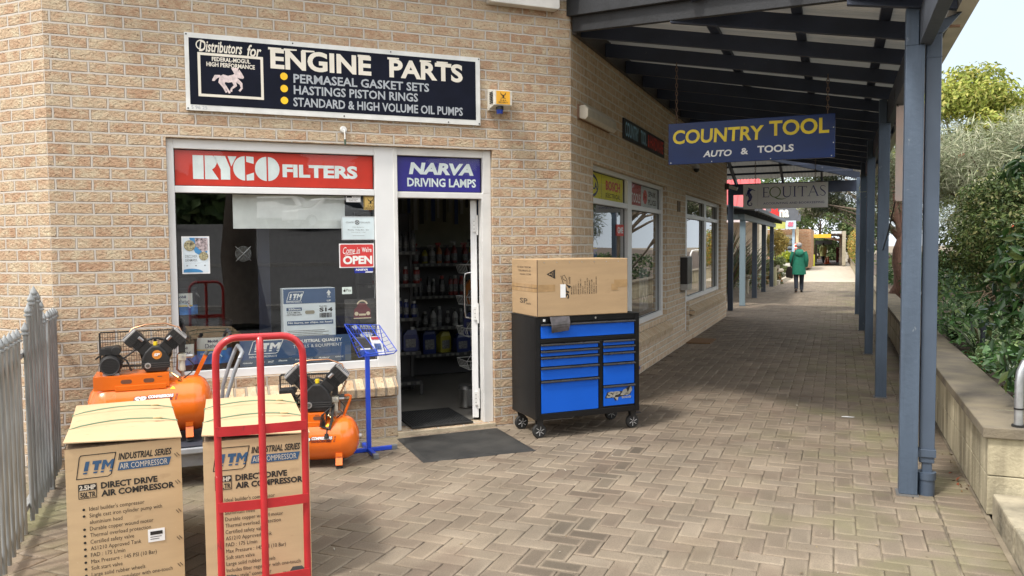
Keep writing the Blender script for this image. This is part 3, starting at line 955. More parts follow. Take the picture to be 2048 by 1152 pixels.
    m = MB(); m.tube([(-0.95, 0.86, 1.37), (-1.01, 0.86, 1.36), (-1.02, 0.86, 1.30), (-1.02, 0.86, 0.98), (-1.01, 0.86, 0.92), (-0.95, 0.86, 0.91)], 0.014, 10); m.build('handle', chrome, d, smooth=40)
    for z in (1.82, 1.02, 0.24):
        m = MB(); m.box(-0.925, -0.880, 0.132, 0.146, z-0.06, z+0.06); m.cyl((-0.884, 0.132, z-0.09), (-0.884, 0.132, z+0.09), 0.010, n=10)
        for dz in (-0.035, 0, 0.035): m.cyl((-0.912, 0.135, z+dz), (-0.912, 0.130, z+dz), 0.004, n=6, mi=1)
        m.build('hinge', [alu_dirty, black], d)
    # the two windows along the walkway
    f1 = win('window', (CX, 0, 0), A90, [
        (7.86, 7.93, 0.06, 0.14, 0.60, 2.46), (11.52, 11.66, 0.06, 0.14, 0.60, 2.46), (7.93, 11.52, 0.06, 0.14, 2.41, 2.46), (7.93, 11.52, 0.06, 0.14, 0.60, 0.675),
        (7.93, 11.52, 0.055, 0.14, 2.065, 2.125), (9.52, 9.72, 0.05, 0.14, 0.675, 2.41)],
        [(7.93, 9.52, 0.675, 2.065, 0.1), (9.72, 11.52, 0.675, 2.065, 0.1)], glass_bright, tops=[(7.93, 9.52, 2.125, 2.41, 0.1), (9.72, 11.52, 2.125, 2.41, 0.1)])
    f2 = win('window', (CX, 0, 0), A90, [
        (13.20, 13.62, 0.05, 0.12, 0.17, 2.46), (17.3, 17.5, 0.05, 0.14, 0.66, 2.46), (13.62, 17.3, 0.06, 0.14, 2.39, 2.46), (13.62, 17.3, 0.06, 0.14, 0.66, 0.735),
        (13.62, 17.3, 0.055, 0.14, 2.07, 2.14), (15.5, 15.75, 0.05, 0.14, 0.735, 2.39)],
        [(13.62, 15.5, 2.14, 2.39, 0.1), (15.75, 17.3, 2.14, 2.39, 0.1), (13.62, 15.5, 0.735, 2.07, 0.1), (15.75, 17.3, 0.735, 2.07, 0.1)], glass_bright)
    # lead flashing under the verandah on the corner wall, eave board over the corner wall
    m = MB(); m.box(-4.25, 0.05, -0.22, -0.0, 3.98, 4.08)
    o = m.build('eave_board', navy, b); o.location = Vector(cw(0))-B0; o.rotation_euler.z = A45
    return b
shop()

# ------------------------------------------------------------------ verandah
RZ0, RSL = 3.59, 0.192                                        # underside of rafters at the wall, fall per metre
def rz_(x): return RZ0-RSL*(x-CX)
def verandah():
    t = thing('verandah', 'navy timber verandah on slate blue posts roofing the walkway', 'verandah', (0.43, 5.65, 0))
    o = t.location
    PY = [5.64, 9.15, 12.68, 16.1, 19.72]
    for y in PY:
        m = MB(o); m.box(0.384, 0.492, y, y+0.108, 0.012, 2.858); m.box(0.384, 0.458, y, y+0.108, 2.858, 3.10)
        p = m.build('post', slate, t, 0.004)
        m = MB(o); m.box(0.37, 0.50, y-0.008, y+0.116, 0.0, 0.012); m.build('post_base', M('weathered grey metal', (0.2, 0.2, 0.2), 0.6, 0.5), p)
    for i in range(len(PY)-1):
        y0 = PY[i]+0.054 if i else 3.9
        m = MB(o); m.box(0.462, 0.535, y0+0.002, PY[i+1]+0.052, 2.862, 3.085); m.build('beam', M('beam paint', (0.060, 0.070, 0.088), 0.55, 0, 0.2, 4, 0.2, 30, (3, 0.5, 3)), t, 0.003)
    # hip beam in two boards from the shop corner out to the first post
    hd = Vector((0.832, -0.555)); L = 3.35
    def hip(z0, z1, side, w_, a0=0.0, nm='hip_beam'):
        n_ = Vector((-hd.y, hd.x))
        q0, q1 = Vector((CX+0.02, CY-0.0))+hd*a0, Vector((CX+0.02, CY-0.0))+hd*L
        fz = -0.150
        b_, t_ = [], []
        for p, s in ((q0, side), (q1, side), (q1, side+w_), (q0, side+w_)):
            l = (p-q0).length+a0
            pp = p+n_*s
            b_.append((pp.x, pp.y, z0+fz*l)); t_.append((pp.x, pp.y, z1+fz*l))
        m = MB(o); m.hexa(b_, t_); return m.build(nm, M('hip beam paint', (0.020, 0.022, 0.026), 0.7, 0, 0.3, 5, 0.35, 35, (1, 1, 1)), t, 0.003)
    hip(RZ0, RZ0+0.135, 0.0, 0.06)
    hip(RZ0+0.137, RZ0+0.33, -0.05, 0.08, -0.03, 'barge_board')
    # rafters
    k = 0
    for i in range(-2, 15):
        y = CY+0.2+0.86*i
        if y > 17.9: break
        x0 = CX+0.045
        if y < CY: x0 = CX+(CY-y)/0.555*0.832+0.06
        x1 = 0.66
        y0, y1 = y-0.024, y+0.024
        xs = [x0, x1]
        b_ = [(x0, y0, rz_(x0)), (x1, y0, rz_(x1)+0.02), (x1, y1, rz_(x1)+0.02), (x0, y1, rz_(x0))]
        tt = [(x0, y0, rz_(x0)+0.14), (x1, y0, rz_(x1)+0.14), (x1, y1, rz_(x1)+0.14), (x0, y1, rz_(x0)+0.14)]
        m = MB(o); m.hexa(b_, tt); m.build('rafter', navy, t, 0.003)
    m = MB(o); m.box(CX+0.002, CX+0.042, CY+0.05, 17.6, RZ0-0.01, RZ0+0.20)
    m.build('ledger', M('ledger paint', (0.045, 0.038, 0.034), 0.6, 0, 0.3, 4), t)
    for x in (-1.02, -0.30, 0.30):
        m = MB(o); m.bar((x, 4.9 if x > 0 else CY-(x-CX)*0.667-0.1, rz_(x)+0.162), (x, 17.9, rz_(x)+0.162), 0.075, 0.042); m.build('batten', navy, t)
    # corrugated sheet: ridges run down the slope
    def corr(nm, y0, y1, x0, x1, fn, mat, pitch=0.076, amp=0.009, xcut=None):
        n = int((y1-y0)/pitch*6)
        v, f = [], []
        for i in range(n+1):
            y = y0+(y1-y0)*i/n
            a = amp*math.sin(2*math.pi*y/pitch)
            xa = x0 if xcut is None else max(x0, xcut(y))
            v += [(xa-o[0], y-o[1], fn(xa)+a-o[2]), (x1-o[0], y-o[1], fn(x1)+a-o[2])]
        for i in range(n): f.append((2*i, 2*i+1, 2*i+3, 2*i+2))
        me = bpy.data.meshes.new(nm); me.from_pydata(v, [], f); me.materials.append(mat); me.shade_smooth()
        return link(nm, me, t)
    sheetm = M('roof sheet underside', (0.42, 0.41, 0.39), 0.55, 0.0, 0.15, 4)
    n_ = sheetm.node_tree; tl_ = n_.nodes.new('ShaderNodeBsdfTranslucent'); tl_.inputs[0].default_value = (0.62, 0.64, 0.62, 1); mx_ = n_.nodes.new('ShaderNodeMixShader'); mx_.inputs[0].default_value = 0.04      # translucency added to the sheet as fill light below
    n_.links.new(n_.nodes['Principled BSDF'].outputs[0], mx_.inputs[1]); n_.links.new(tl_.outputs[0], mx_.inputs[2]); n_.links.new(mx_.outputs[0], n_.nodes['Material Output'].inputs[0])
    corr('roof_sheet', 4.6, 18.2, CX+0.02, 0.76, lambda x: rz_(x)+0.195, sheetm, xcut=lambda y: CX+(CY-y)/0.555*0.832+0.02)
    # hip end of the roof beyond the shop
    m = MB(o); m.bar((CX+0.05, 17.55, RZ0+0.08), (0.44, 20.0, 3.16), 0.05, 0.15); m.build('hip_rafter', navy, t)
    for x in (-2.26, -1.2, -0.35):
        zt = RZ0+0.05-0.19*(x-CX)*0.85; yy = 17.55+(x-CX-0.05)/2.7*2.45
        m = MB(o); m.bar((x, yy, zt+0.03), (x, 20.05, 3.02), 0.045, 0.12); m.build('jack_rafter', navy, t)
    v, f = [], []
    n = 220
    for i in range(n+1):
        x = CX-0.35+(0.7-CX+0.35)*i/n
        a = 0.009*math.sin(2*math.pi*x/0.076)
        yy = 17.45+max(0, (x-CX)/2.75*2.5); zt = RZ0+0.22-0.19*max(0, x-CX)
        v += [(x-o[0], yy-o[1], zt+a), (x-o[0], 20.35-o[1], 3.20+a)]
    for i in range(n): f.append((2*i, 2*i+1, 2*i+3, 2*i+2))
    me = bpy.data.meshes.new('roof_sheet'); me.from_pydata(v, [], f); me.materials.append(sheetm); me.shade_smooth(); link('roof_sheet', me, t)
    for zz in (3.36, 3.24):
        m = MB(o); y = 20.0-(zz-3.1)/0.52*2.5
        m.bar((CX-0.2, y, zz), (min(0.3, -1.0+(y-18)*1.2), y, zz), 0.06, 0.045); m.build('batten', navy, t)
    m = MB(o); m.box(-2.46, 0.46, 19.93, 20.0, 2.80, 3.06); m.build('end_beam', navy, t, 0.003)
    m = MB(o); m.box(-2.455, -2.335, 19.9, 20.02, 0.012, 2.80); m.build('post', M('slate darkened as shade', (0.030, 0.042, 0.068), 0.5), t, 0.004)  # slate post colour darkened to paint in its shade
    # gutter and downpipe
    gm = M('cream gutter', (0.62, 0.58, 0.52), 0.45, 0, 0.1)
    m = MB(o); pr_ = [(0.665, 3.05), (0.76, 3.05), (0.785, 3.10), (0.785, 3.15), (0.77, 3.15), (0.765, 3.07), (0.68, 3.07), (0.665, 3.15)]
    n = len(pr_); v = [(x, 3.9, z) for x, z in pr_]+[(x, 20.3, z) for x, z in pr_]
    m.add(v, [(i, i+n, (i+1) % n+n, (i+1) % n) for i in range(n)]+[tuple(range(n)), tuple(range(2*n-1, n-1, -1))]); m.build('gutter', gm, t, smooth=30)
    m = MB(o); m.box(0.503, 0.592, 5.70, 5.755, 0.21, 2.93); m.box(0.520, 0.580, 5.708, 5.748, 0.12, 0.209); m.hexa([(0.503, 5.70, 2.93), (0.592, 5.70, 2.93), (0.592, 5.755, 2.93), (0.503, 5.755, 2.93)], [(0.54, 5.70, 3.0), (0.70, 5.70, 3.05), (0.70, 5.755, 3.05), (0.54, 5.755, 3.0)]); m.box(0.500, 0.595, 5.697, 5.758, 2.78, 2.79)
    p = m.build('downpipe', slate_dark, t, 0.006)
    m = MB(o); m.box(0.497, 0.600, 5.69, 5.76, 0.25, 0.30); m.box(0.478, 0.500, 5.66, 5.70, 0.255, 0.295); m.build('bracket', slate_dark, p, 0.003)
    m = MB(o); m.cyl((0.548, 5.728, 0.0), (0.548, 5.728, 0.135), 0.052, n=18); m.cyl((0.548, 5.728, 0.105), (0.548, 5.728, 0.15), 0.058, n=18); m.build('drain_boot', slate_dark, p, smooth=40)
    m = MB(o); m.bar((0.52, 5.80, 3.0), (0.70, 5.80, 2.985), 0.03, 0.012); m.build('strap', M('rusty strap', (0.35, 0.22, 0.15), 0.7, 0.4), t)
    return t
verandah()
# ------------------------------------------------------------------ signs on the corner wall
def lettering(t, name, fn, mat, o, bev=0):
    m = MB(o); fn(m); return m.build(name, mat, t)

def engine_sign():
    o = (-2.1, 0, 2.69)
    t = thing('painted_sign', 'long black painted sign with white border reading ENGINE PARTS above the window', 'sign', cw(*o), A45)
    cream = M('cream sign paint', (0.70, 0.66, 0.58), 0.6, 0, 0.05)
    grey = M('grey sign paint', (0.36, 0.39, 0.43), 0.6, 0, 0.05)
    m = MB(o); m.box(-3.304, -0.902, -0.022, -0.002, 2.69, 3.278); m.build('board', M('sign border paint', (0.66, 0.67, 0.66), 0.5, 0, 0.1, 8), t, 0.002)
    m = MB(o); m.rect(-3.273, -0.945, 2.735, 3.240, -0.0235); m.build('face', M('sign black paint', (0.006, 0.008, 0.018), 0.6, 0, 0.2, spec=0.12), t)
    y = -0.0250
    m = MB(o)
    m.text('ENGINE', -2.675, -1.868, 3.050, 3.210, y, 0.035); m.build('heading_lettering', cream, t); m = MB(o); m.text('PARTS', -1.715, -1.065, 3.050, 3.205, y, 0.035)
    m.build('heading_lettering', cream, t); m = MB(o)
    # little serifs that make the hand lettering
    for x in (-2.69, -2.57, -2.43, -1.98, -1.73, -1.45, -1.30): m.flat([(x, 3.198), (x+0.10, 3.205), (x+0.10, 3.216), (x, 3.216)], y-0.0004)
    m.build('serifs', cream, t); m = MB(o); m.text('Distributors', -3.200, -2.885, 3.140, 3.226, y, 0.02, 0.25); m.text('for', -2.850, -2.742, 3.130, 3.222, y, 0.02, 0.25)
    m.stroke(arc(-3.185, 3.19, 0.035, 40, 320, 12), 0.008, y-0.0004); m.build('script_lettering', cream, t); m = MB(o)
    m.ring([(-3.213, 2.800), (-2.731, 2.800), (-2.731, 3.134), (-3.213, 3.134)], 0.020, y); m.build('emblem_frame', cream, t); m = MB(o)
    m.text('FEDERAL-MOGUL', -3.110, -2.827, 3.074, 3.107, y, 0.03); m.text('HIGH PERFORMANCE', -3.150, -2.794, 3.032, 3.066, y, 0.03)
    m.build('white_lettering', cream, t)
    m = MB(o)
    m.text('PERMASEAL GASKET SETS', -2.500, -1.370, 2.950, 3.022, y, 0.022); m.build('grey_lettering', grey, t); m = MB(o)
    m.text('HASTINGS PISTON RINGS', -2.500, -1.470, 2.860, 2.932, y, 0.022); m.build('grey_lettering', grey, t); m = MB(o)
    m.text('STANDARD & HIGH VOLUME OIL PUMPS', -2.505, -1.068, 2.763, 2.836, y, 0.022); m.build('grey_lettering', grey, t); m = MB(o)
    m.text('S 96 25', -3.267, -3.153, 2.703, 2.727, -0.0232, 0.0)
    m.build('grey_lettering', grey, t)
    m = MB(o)
    for z in (2.996, 2.900, 2.806): m.disc(-2.574, z, 0.029, y)
    m.build('bullet_dots', M('bullet yellow', (0.80, 0.50, 0.01), 0.5), t)
    # a galloping horse
    m = MB(o)
    X, Z, k = -3.112, 2.832, 0.235
    def P(a): return [(X+q[0]*k, Z+q[1]*k*0.86) for q in a]
    m.flat(P([(0.22, .62), (0.30, .46), (0.50, .42), (0.72, .48), (0.78, .62), (0.86, .80), (0.78, .86), (0.66, .74), (0.50, .68), (0.34, .72)]), y)
    m.flat(P([(0.78, .86), (0.70, .72), (0.80, .62), (0.97, .60), (1.0, .66), (0.93, .82), (0.86, .94)]), y-.0002)
    m.flat(P([(0.60, .98), (0.72, .72), (0.80, .88), (0.84, 1.0), (0.70, 1.0)]), y-.0003)
    for a in ([(0.30, .60), (0.24, .42), (0.36, .22), (0.44, .04)], [(0.36, .52), (0.34, .36), (0.46, .18), (0.54, .02)], [(0.66, .52), (0.72, .32), (0.60, .20), (0.58, .08)], [(0.74, .56), (0.90, .40), (0.92, .24), (0.84, .12)]):
        m.stroke(P(a), [0.034, 0.024, 0.014, 0.016], y-.0004)
    m.stroke(P([(0.26, .66), (0.12, .62), (0.04, .48), (0.0, .46)]), [0.012, 0.03, 0.02, 0.004], y-.0005)
    m.build('horse_emblem', M('horse paint', (0.62, 0.52, 0.52), 0.6, 0, 0.25, 40), t)
    m = MB(o)
    for x, z in ((-3.290, 3.264), (-0.915, 3.264), (-3.29, 2.705), (-0.915, 2.705), (-2.5, 3.262), (-1.7, 3.262), (-2.1, 2.708), (-1.2, 2.705)): m.cyl((x, -0.021, z), (x, -0.026, z), 0.006, n=8)
    m.build('screws', black, t)
engine_sign()

def panel_sign(name, label, o, x0, x1, z0, z1, y, face, texts, th=0.004, frm='corner', cat='sign', edge=None, extra=None):
    """thin panel with a face and flat lettering; texts = [(material, [(string, x0, x1, z0, z1, bold, shear)])]"""
    loc = cw(*o) if frm == 'corner' else sw(*o)
    t = thing(name, label, cat, loc, A45 if frm == 'corner' else A90)
    m = MB(o); m.box(x0, x1, y, y+th, z0, z1); m.build('panel', face, t)
    for k, (mat, rows) in enumerate(texts):
        for r in rows:
            m = MB(o)
            if callable(r): r(m, y-0.0012)
            else: m.text(r[0], r[1], r[2], r[3], r[4], y-0.0012, r[5] if len(r) > 5 else 0.02, r[6] if len(r) > 6 else 0)
            m.build('printing' if callable(r) else 'lettering', mat, t)
    return t

redp = M('red sign panel', (0.62, 0.030, 0.012), 0.5, 0, 0.1)
palet = M('pale lettering', (0.76, 0.84, 0.84), 0.5)
def ryco(m, y):
    x, z, h, u = -3.267, 2.176, 0.186, 0.190
    def q(a): m.flat([(x+p[0]*u, z+p[1]*h) for p in a], y)
    q([(0, 0), (.415, 0), (.415, 1), (0, 1)])
    q([(.465, 0), (1.0, 0), (.74, .41), (.86, .52), (.93, .68), (.94, .80), (.88, .93), (.765, 1), (.465, 1)])
    q([(.815, 1), (1.08, .42), (1.08, 0), (1.45, 0), (1.45, .5), (1.265, 1)]); q([(1.365, 1), (1.50, .56), (1.715, 1)])
    def half(cx, a0, a1): return [(cx+.47*math.cos(R(a0+(a1-a0)*i/16)), .5+.52*math.sin(R(a0+(a1-a0)*i/16))) for i in range(17)]
    q(half(2.04, 90, 270)); q([(2.10, 1.02), (2.10, .78), (2.40, .70), (2.40, 1.0)]); q([(2.10, -.02), (2.40, 0), (2.40, .33), (2.10, .22)])
    q(half(2.915, 90, 270)); q(half(2.98, -90, 90))
panel_sign('window_sign', 'red transom panel in the big window reading RYCO FILTERS', (-2.6, 0.09, 2.12), -3.401, -1.842, 2.120, 2.404, 0.092, redp,
           [(palet, [ryco, ('FILTERS', -2.588, -1.976, 2.205, 2.312, 0.045)])])
bluep = M('deep blue sign panel', (0.028, 0.020, 0.26), 0.4, 0, 0.1)
panel_sign('window_sign', 'blue transom panel over the door reading NARVA DRIVING LAMPS', (-1.25, 0.09, 2.1), -1.643, -0.864, 2.106, 2.413, 0.092, bluep,
           [(palet, [('NARVA', -1.528, -0.932, 2.258, 2.362, 0.05, 0.15), ('DRIVING LAMPS', -1.544, -0.910, 2.152, 2.228, 0.03)])])

# ---- notices stuck to the big window
G = 0.078
def notice(label, x0, x1, z0, z1, face, texts, y=G-0.004, th=0.003, name='notice'):
    return panel_sign(name, label, ((x0+x1)/2, y, z0), x0, x1, z0, z1, y, face, texts, th, cat='notice')
skyp = M('pale blue print', (0.50, 0.62, 0.72), 0.5, 0, 0.1)
midblue = M('poster blue', (0.05, 0.24, 0.50), 0.5, 0, 0.3, 10)
photo_a = M('food photo print', (0.30, 0.20, 0.10), 0.5, 0, 0.9, 70, col2=(0.55, 0.50, 0.30))
photo_b = M('coast photo print', (0.34, 0.30, 0.36), 0.5, 0, 0.9, 50, col2=(0.60, 0.50, 0.52))
def disc_art(m, y):
    pass
notice('white framed poster with round pictures reading DISCOVER DENMARK', -3.366, -3.163, 1.434, 1.727, paper, [
    (M('poster ground', (0.62, 0.70, 0.76), 0.5), [lambda m, y: m.rect(-3.357, -3.172, 1.444, 1.718, y)]),
    (midblue, [lambda m, y: m.flat([(-3.31, 1.717), (-3.18, 1.717), (-3.18, 1.60), (-3.22, 1.57), (-3.27, 1.60)], y-.001), lambda m, y: m.flat([(-3.357, 1.445)]+[(-3.30+0.085*math.sin(R(a)), 1.445+0.030*math.cos(R(a))) for a in range(-40, 91, 13)], y-.001)]),
    (photo_b, [lambda m, y: m.flat([(-3.27, 1.715), (-3.175, 1.715), (-3.175, 1.62), (-3.21, 1.60), (-3.265, 1.65)], y-.002)]),
    (photo_a, [lambda m, y: m.disc(-3.308, 1.655, 0.042, y-.003), lambda m, y: m.disc(-3.208, 1.572, 0.034, y-.003)]),
    (ink, [('DISCOVER', -3.342, -3.254, 1.560, 1.582, 0.01), ('DENMARK', -3.342, -3.254, 1.530, 1.552, 0.01), ('food drink stay explore see do', -3.34, -3.19, 1.515, 1.521, 0), lambda m, y: [m.disc(x, 1.498, 0.006, y, 8) for x in (-3.33, -3.265, -3.20)]])])
notice('red sign with white edge reading Come in We\'re OPEN', -2.146, -1.850, 1.458, 1.662, paper, [
    (M('open sign red', (0.58, 0.04, 0.04), 0.4), [lambda m, y: m.flat(rrect(-2.138, -1.858, 1.466, 1.654, 0.012), y)]),
    (white, [lambda m, y: m.text('Come in', -2.115, -1.972, 1.575, 1.632, y-.001, 0.0, 0.35), lambda m, y: m.text("We're", -1.955, -1.872, 1.588, 1.630, y-.001, 0.02), lambda m, y: m.text('OPEN', -2.115, -1.868, 1.487, 1.558, y-.001, 0.045), lambda m, y: m.stroke([(-2.10, 1.565), (-1.97, 1.582)], 0.004, y-.001)])])
notice('pale framed sheet of shop hours headed COUNTRY TOOL & AUTO', -2.122, -1.838, 1.692, 1.890, M('hours sheet', (0.60, 0.70, 0.74), 0.5), [
    (M('thin silver edge', (0.5, 0.52, 0.54), 0.4, 0.5), [lambda m, y: m.ring([(-2.121, 1.693), (-1.839, 1.693), (-1.839, 1.889), (-2.121, 1.889)], 0.006, y)]),
    (M('grey ink', (0.16, 0.17, 0.18), 0.7), [('COUNTRY', -2.085, -2.015, 1.833, 1.846, 0.01), ('TOOL & AUTO', -1.965, -1.880, 1.833, 1.846, 0.01), lambda m, y: m.ring([(-1.99+0.02*math.cos(R(a)), 1.84+0.02*math.sin(R(a))) for a in range(0, 360, 20)], 0.006, y), lambda m, y: m.stroke([(-2.003, 1.827), (-1.977, 1.853)], 0.006, y), lambda m, y: m.stroke([(-2.003, 1.853), (-1.977, 1.827)], 0.006, y),
        ('Winter Opening Hours', -2.03, -1.93, 1.795, 1.804, 0), ('Monday - Friday 8am - 4pm', -2.07, -1.89, 1.770, 1.782, 0.01), ('Friday closed 1pm - 1.30pm', -2.04, -1.92, 1.752, 1.760, 0), lambda m, y: m.rect(-2.03, -1.93, 1.727, 1.729, y)])])
notice('small white notice with black heading beside the yellow security sticker', -2.078, -1.957, 2.010, 2.062, paper, [
    (ink, [lambda m, y: m.rect(-2.074, -2.030, 2.046, 2.060, y), ('INCLUDING', -2.025, -1.962, 2.048, 2.058, 0.01), ('PARTS ENQUIRIES', -2.06, -1.98, 2.031, 2.038, 0), ('PLEASE CALL', -2.055, -1.99, 2.018, 2.025, 0)])])
goldp = M('gold sticker', (0.62, 0.42, 0.12), 0.45, 0, 0.1)
def eagle(m, y, x, z, k):
    def q(a): m.flat([(x+p[0]*k, z+p[1]*k) for p in a], y)
    q([(-1, 1), (-.75, .2), (-.2, -.15), (.2, -.15), (.75, .25), (.95, 1), (.5, .35), (.15, .12), (-.1, .12), (-.5, .3)])
    q([(-.15, -.1), (.2, -.1), (.35, -.5), (0, -.75), (-.3, -.5)])
    m.stroke([(x-.8*k, z-.9*k), (x-.2*k, z-.75*k), (x+.8*k, z-.85*k)], 0.12*k, y)
notice('gold security sticker with a black eagle in the top right of the window', -1.930, -1.812, 1.947, 2.060, goldp, [
    (ink, [lambda m, y: m.ring([(-1.926, 1.951), (-1.816, 1.951), (-1.816, 2.056), (-1.926, 2.056)], 0.003, y), lambda m, y: eagle(m, y, -1.872, 2.020, 0.028), ('D.&.A', -1.898, -1.848, 1.972, 1.984, 0.01), ('SECURITY', -1.918, -1.826, 1.956, 1.969, 0.01)])])
notice('small blue sticker reading NARVA under the red OPEN sign', -2.020, -1.862, 1.412, 1.455, M('blue sticker', (0.015, 0.03, 0.30), 0.4), [
    (paper, [('NARVA', -2.010, -1.905, 1.431, 1.449, 0.04, 0.15), lambda m, y: m.flat([(-1.93, 1.414), (-1.865, 1.414), (-1.860, 1.424), (-1.925, 1.424)], y)])])
notice('small pale payment sticker reading Pay low on the window', -2.127, -2.045, 1.237, 1.296, M('mint paper', (0.62, 0.72, 0.68), 0.5), [
    (ink, [('Pay', -2.092, -2.052, 1.252, 1.281, 0.0), lambda m, y: m.disc(-2.108, 1.265, 0.010, y, 12), lambda m, y: m.disc(-2.104, 1.279, 0.004, y, 8)])])

# ---- things standing behind the big window
darkp = M('dark poster print', (0.05, 0.045, 0.045), 0.4, 0, 0.5, 20)
def car_art(m, y):
    cx, z = -1.955, 1.0
    m.flat([(cx-.075, z+.03), (cx+.075, z+.03), (cx+.07, z+.10), (cx+.045, z+.125), (cx+.035, z+.155), (cx-.035, z+.155), (cx-.045, z+.125), (cx-.07, z+.10)], y)
panel_sign('poster', 'dark poster of an old car with round headlamps at the lower right of the window', (-1.96, 0.10, 0.985), -2.104, -1.816, 0.985, 1.190, 0.10, darkp, [
    (M('maroon print', (0.16, 0.03, 0.04), 0.4), [car_art]),
    (M('lamp print', (0.75, 0.62, 0.45), 0.4), [lambda m, y: [m.disc(x, 1.065, 0.017, y-.001, 14) for x in (-2.005, -1.905)], lambda m, y: m.rect(-1.985, -1.925, 1.048, 1.064, y-.001), lambda m, y: m.rect(-2.03, -1.88, 1.022, 1.030, y-.001), lambda m, y: m.stroke(arc(-1.955, 1.13, 0.045, 20, 160, 8), 0.012, y-.001)])], cat='poster')
panel_sign('poster', 'black poster with a white diamond reading BUSHRANGER behind the magazine rack', (-1.93, 0.12, 0.70), -2.054, -1.797, 0.69, 0.975, 0.12, black, [
    (paper, [lambda m, y: m.text('BUSHRANGER', -1.975, -1.80, 0.942, 0.966, y, 0.05), lambda m, y: m.text('POWER EQUIPMENT', -1.975, -1.81, 0.925, 0.938, y, 0.02), lambda m, y: m.flat([(-2.045, 0.955), (-2.01, 0.92), (-1.985, 0.95), (-2.015, 0.985-.012)], y), lambda m, y: m.disc(-1.92, 0.88, 0.055, y, 20, rz=0.022)])], cat='poster')
navyp = M('navy printed board', (0.045, 0.095, 0.21), 0.5, 0, 0.1)
def itm(m, y, x, z, w, h, mi=0, frame=True, two=None):
    """the slanted three letter mark in a rounded frame"""
    sl = 0.22*h
    def P(u, v): return (x+u*w+v*sl, z+v*h)
    def q(a): m.flat([P(*p) for p in a], y, mi)
    if frame:
        m.ring([P(0, 0.0), P(.80, 0), P(.86, .08), P(.94, .92), P(.94, 1), P(.12, 1), P(.05, .92)], 0.05*h, y, mi)
    def L(a):
        q(a)
    for a in ([(.15, .32), (.25, .32), (.25, .78), (.15, .78)], [(.33, .62), (.55, .62), (.55, .78), (.33, .78)], [(.40, .32), (.50, .32), (.50, .62), (.40, .62)],
              [(.58, .32), (.66, .32), (.66, .78), (.58, .78)], [(.80, .32), (.88, .32), (.88, .78), (.80, .78)], [(.66, .78), (.66, .58), (.73, .40), (.80, .58), (.80, .78), (.73, .58)]):
        q(a)
    for a in ([(.15, .18), (.25, .18), (.25, .26), (.15, .26)], [(.40, .18), (.50, .18), (.50, .26), (.40, .26)], [(.58, .18), (.66, .18), (.66, .26), (.58, .26)], [(.80, .18), (.88, .18), (.88, .26), (.80, .26)]):
        q(a)
panel_sign('display_board', 'long navy board reading ITM INDUSTRIAL QUALITY TOOLS & EQUIPMENT along the bottom of the window', (-2.5, 0.11, 0.66), -2.955, -2.055, 0.672, 0.895, 0.11, navyp, [
    (paper, [lambda m, y: itm(m, y, -2.89, 0.765, 0.27, 0.115), ('INDUSTRIAL PRODUCTS', -2.885, -2.665, 0.737, 0.753, 0.02, 0.2), ('INDUSTRIAL QUALITY', -2.535, -2.130, 0.838, 0.868, 0.03), ('TOOLS & EQUIPMENT', -2.535, -2.130, 0.795, 0.825, 0.0),
        ('Holemaker', -2.935, -2.855, 0.693, 0.705, 0.02, 0.3), ('Master', -2.82, -2.76, 0.693, 0.707, 0.02, 0.3), ('m7', -2.735, -2.69, 0.692, 0.708, 0.03), ('Ehoma', -2.655, -2.585, 0.696, 0.71, 0.02, 0.3), ('RIL', -2.52, -2.475, 0.697, 0.708, 0.02), ('MACC', -2.44, -2.375, 0.698, 0.71, 0.03), ('Multitool', -2.33, -2.24, 0.70, 0.714, 0.02, 0.3), ('GROZ', -2.19, -2.12, 0.702, 0.713, 0.02)]),
    (M('slate strip', (0.075, 0.105, 0.16), 0.5), [lambda m, y: m.rect(-2.955, -2.055, 0.674, 0.722, y+.0008)])])
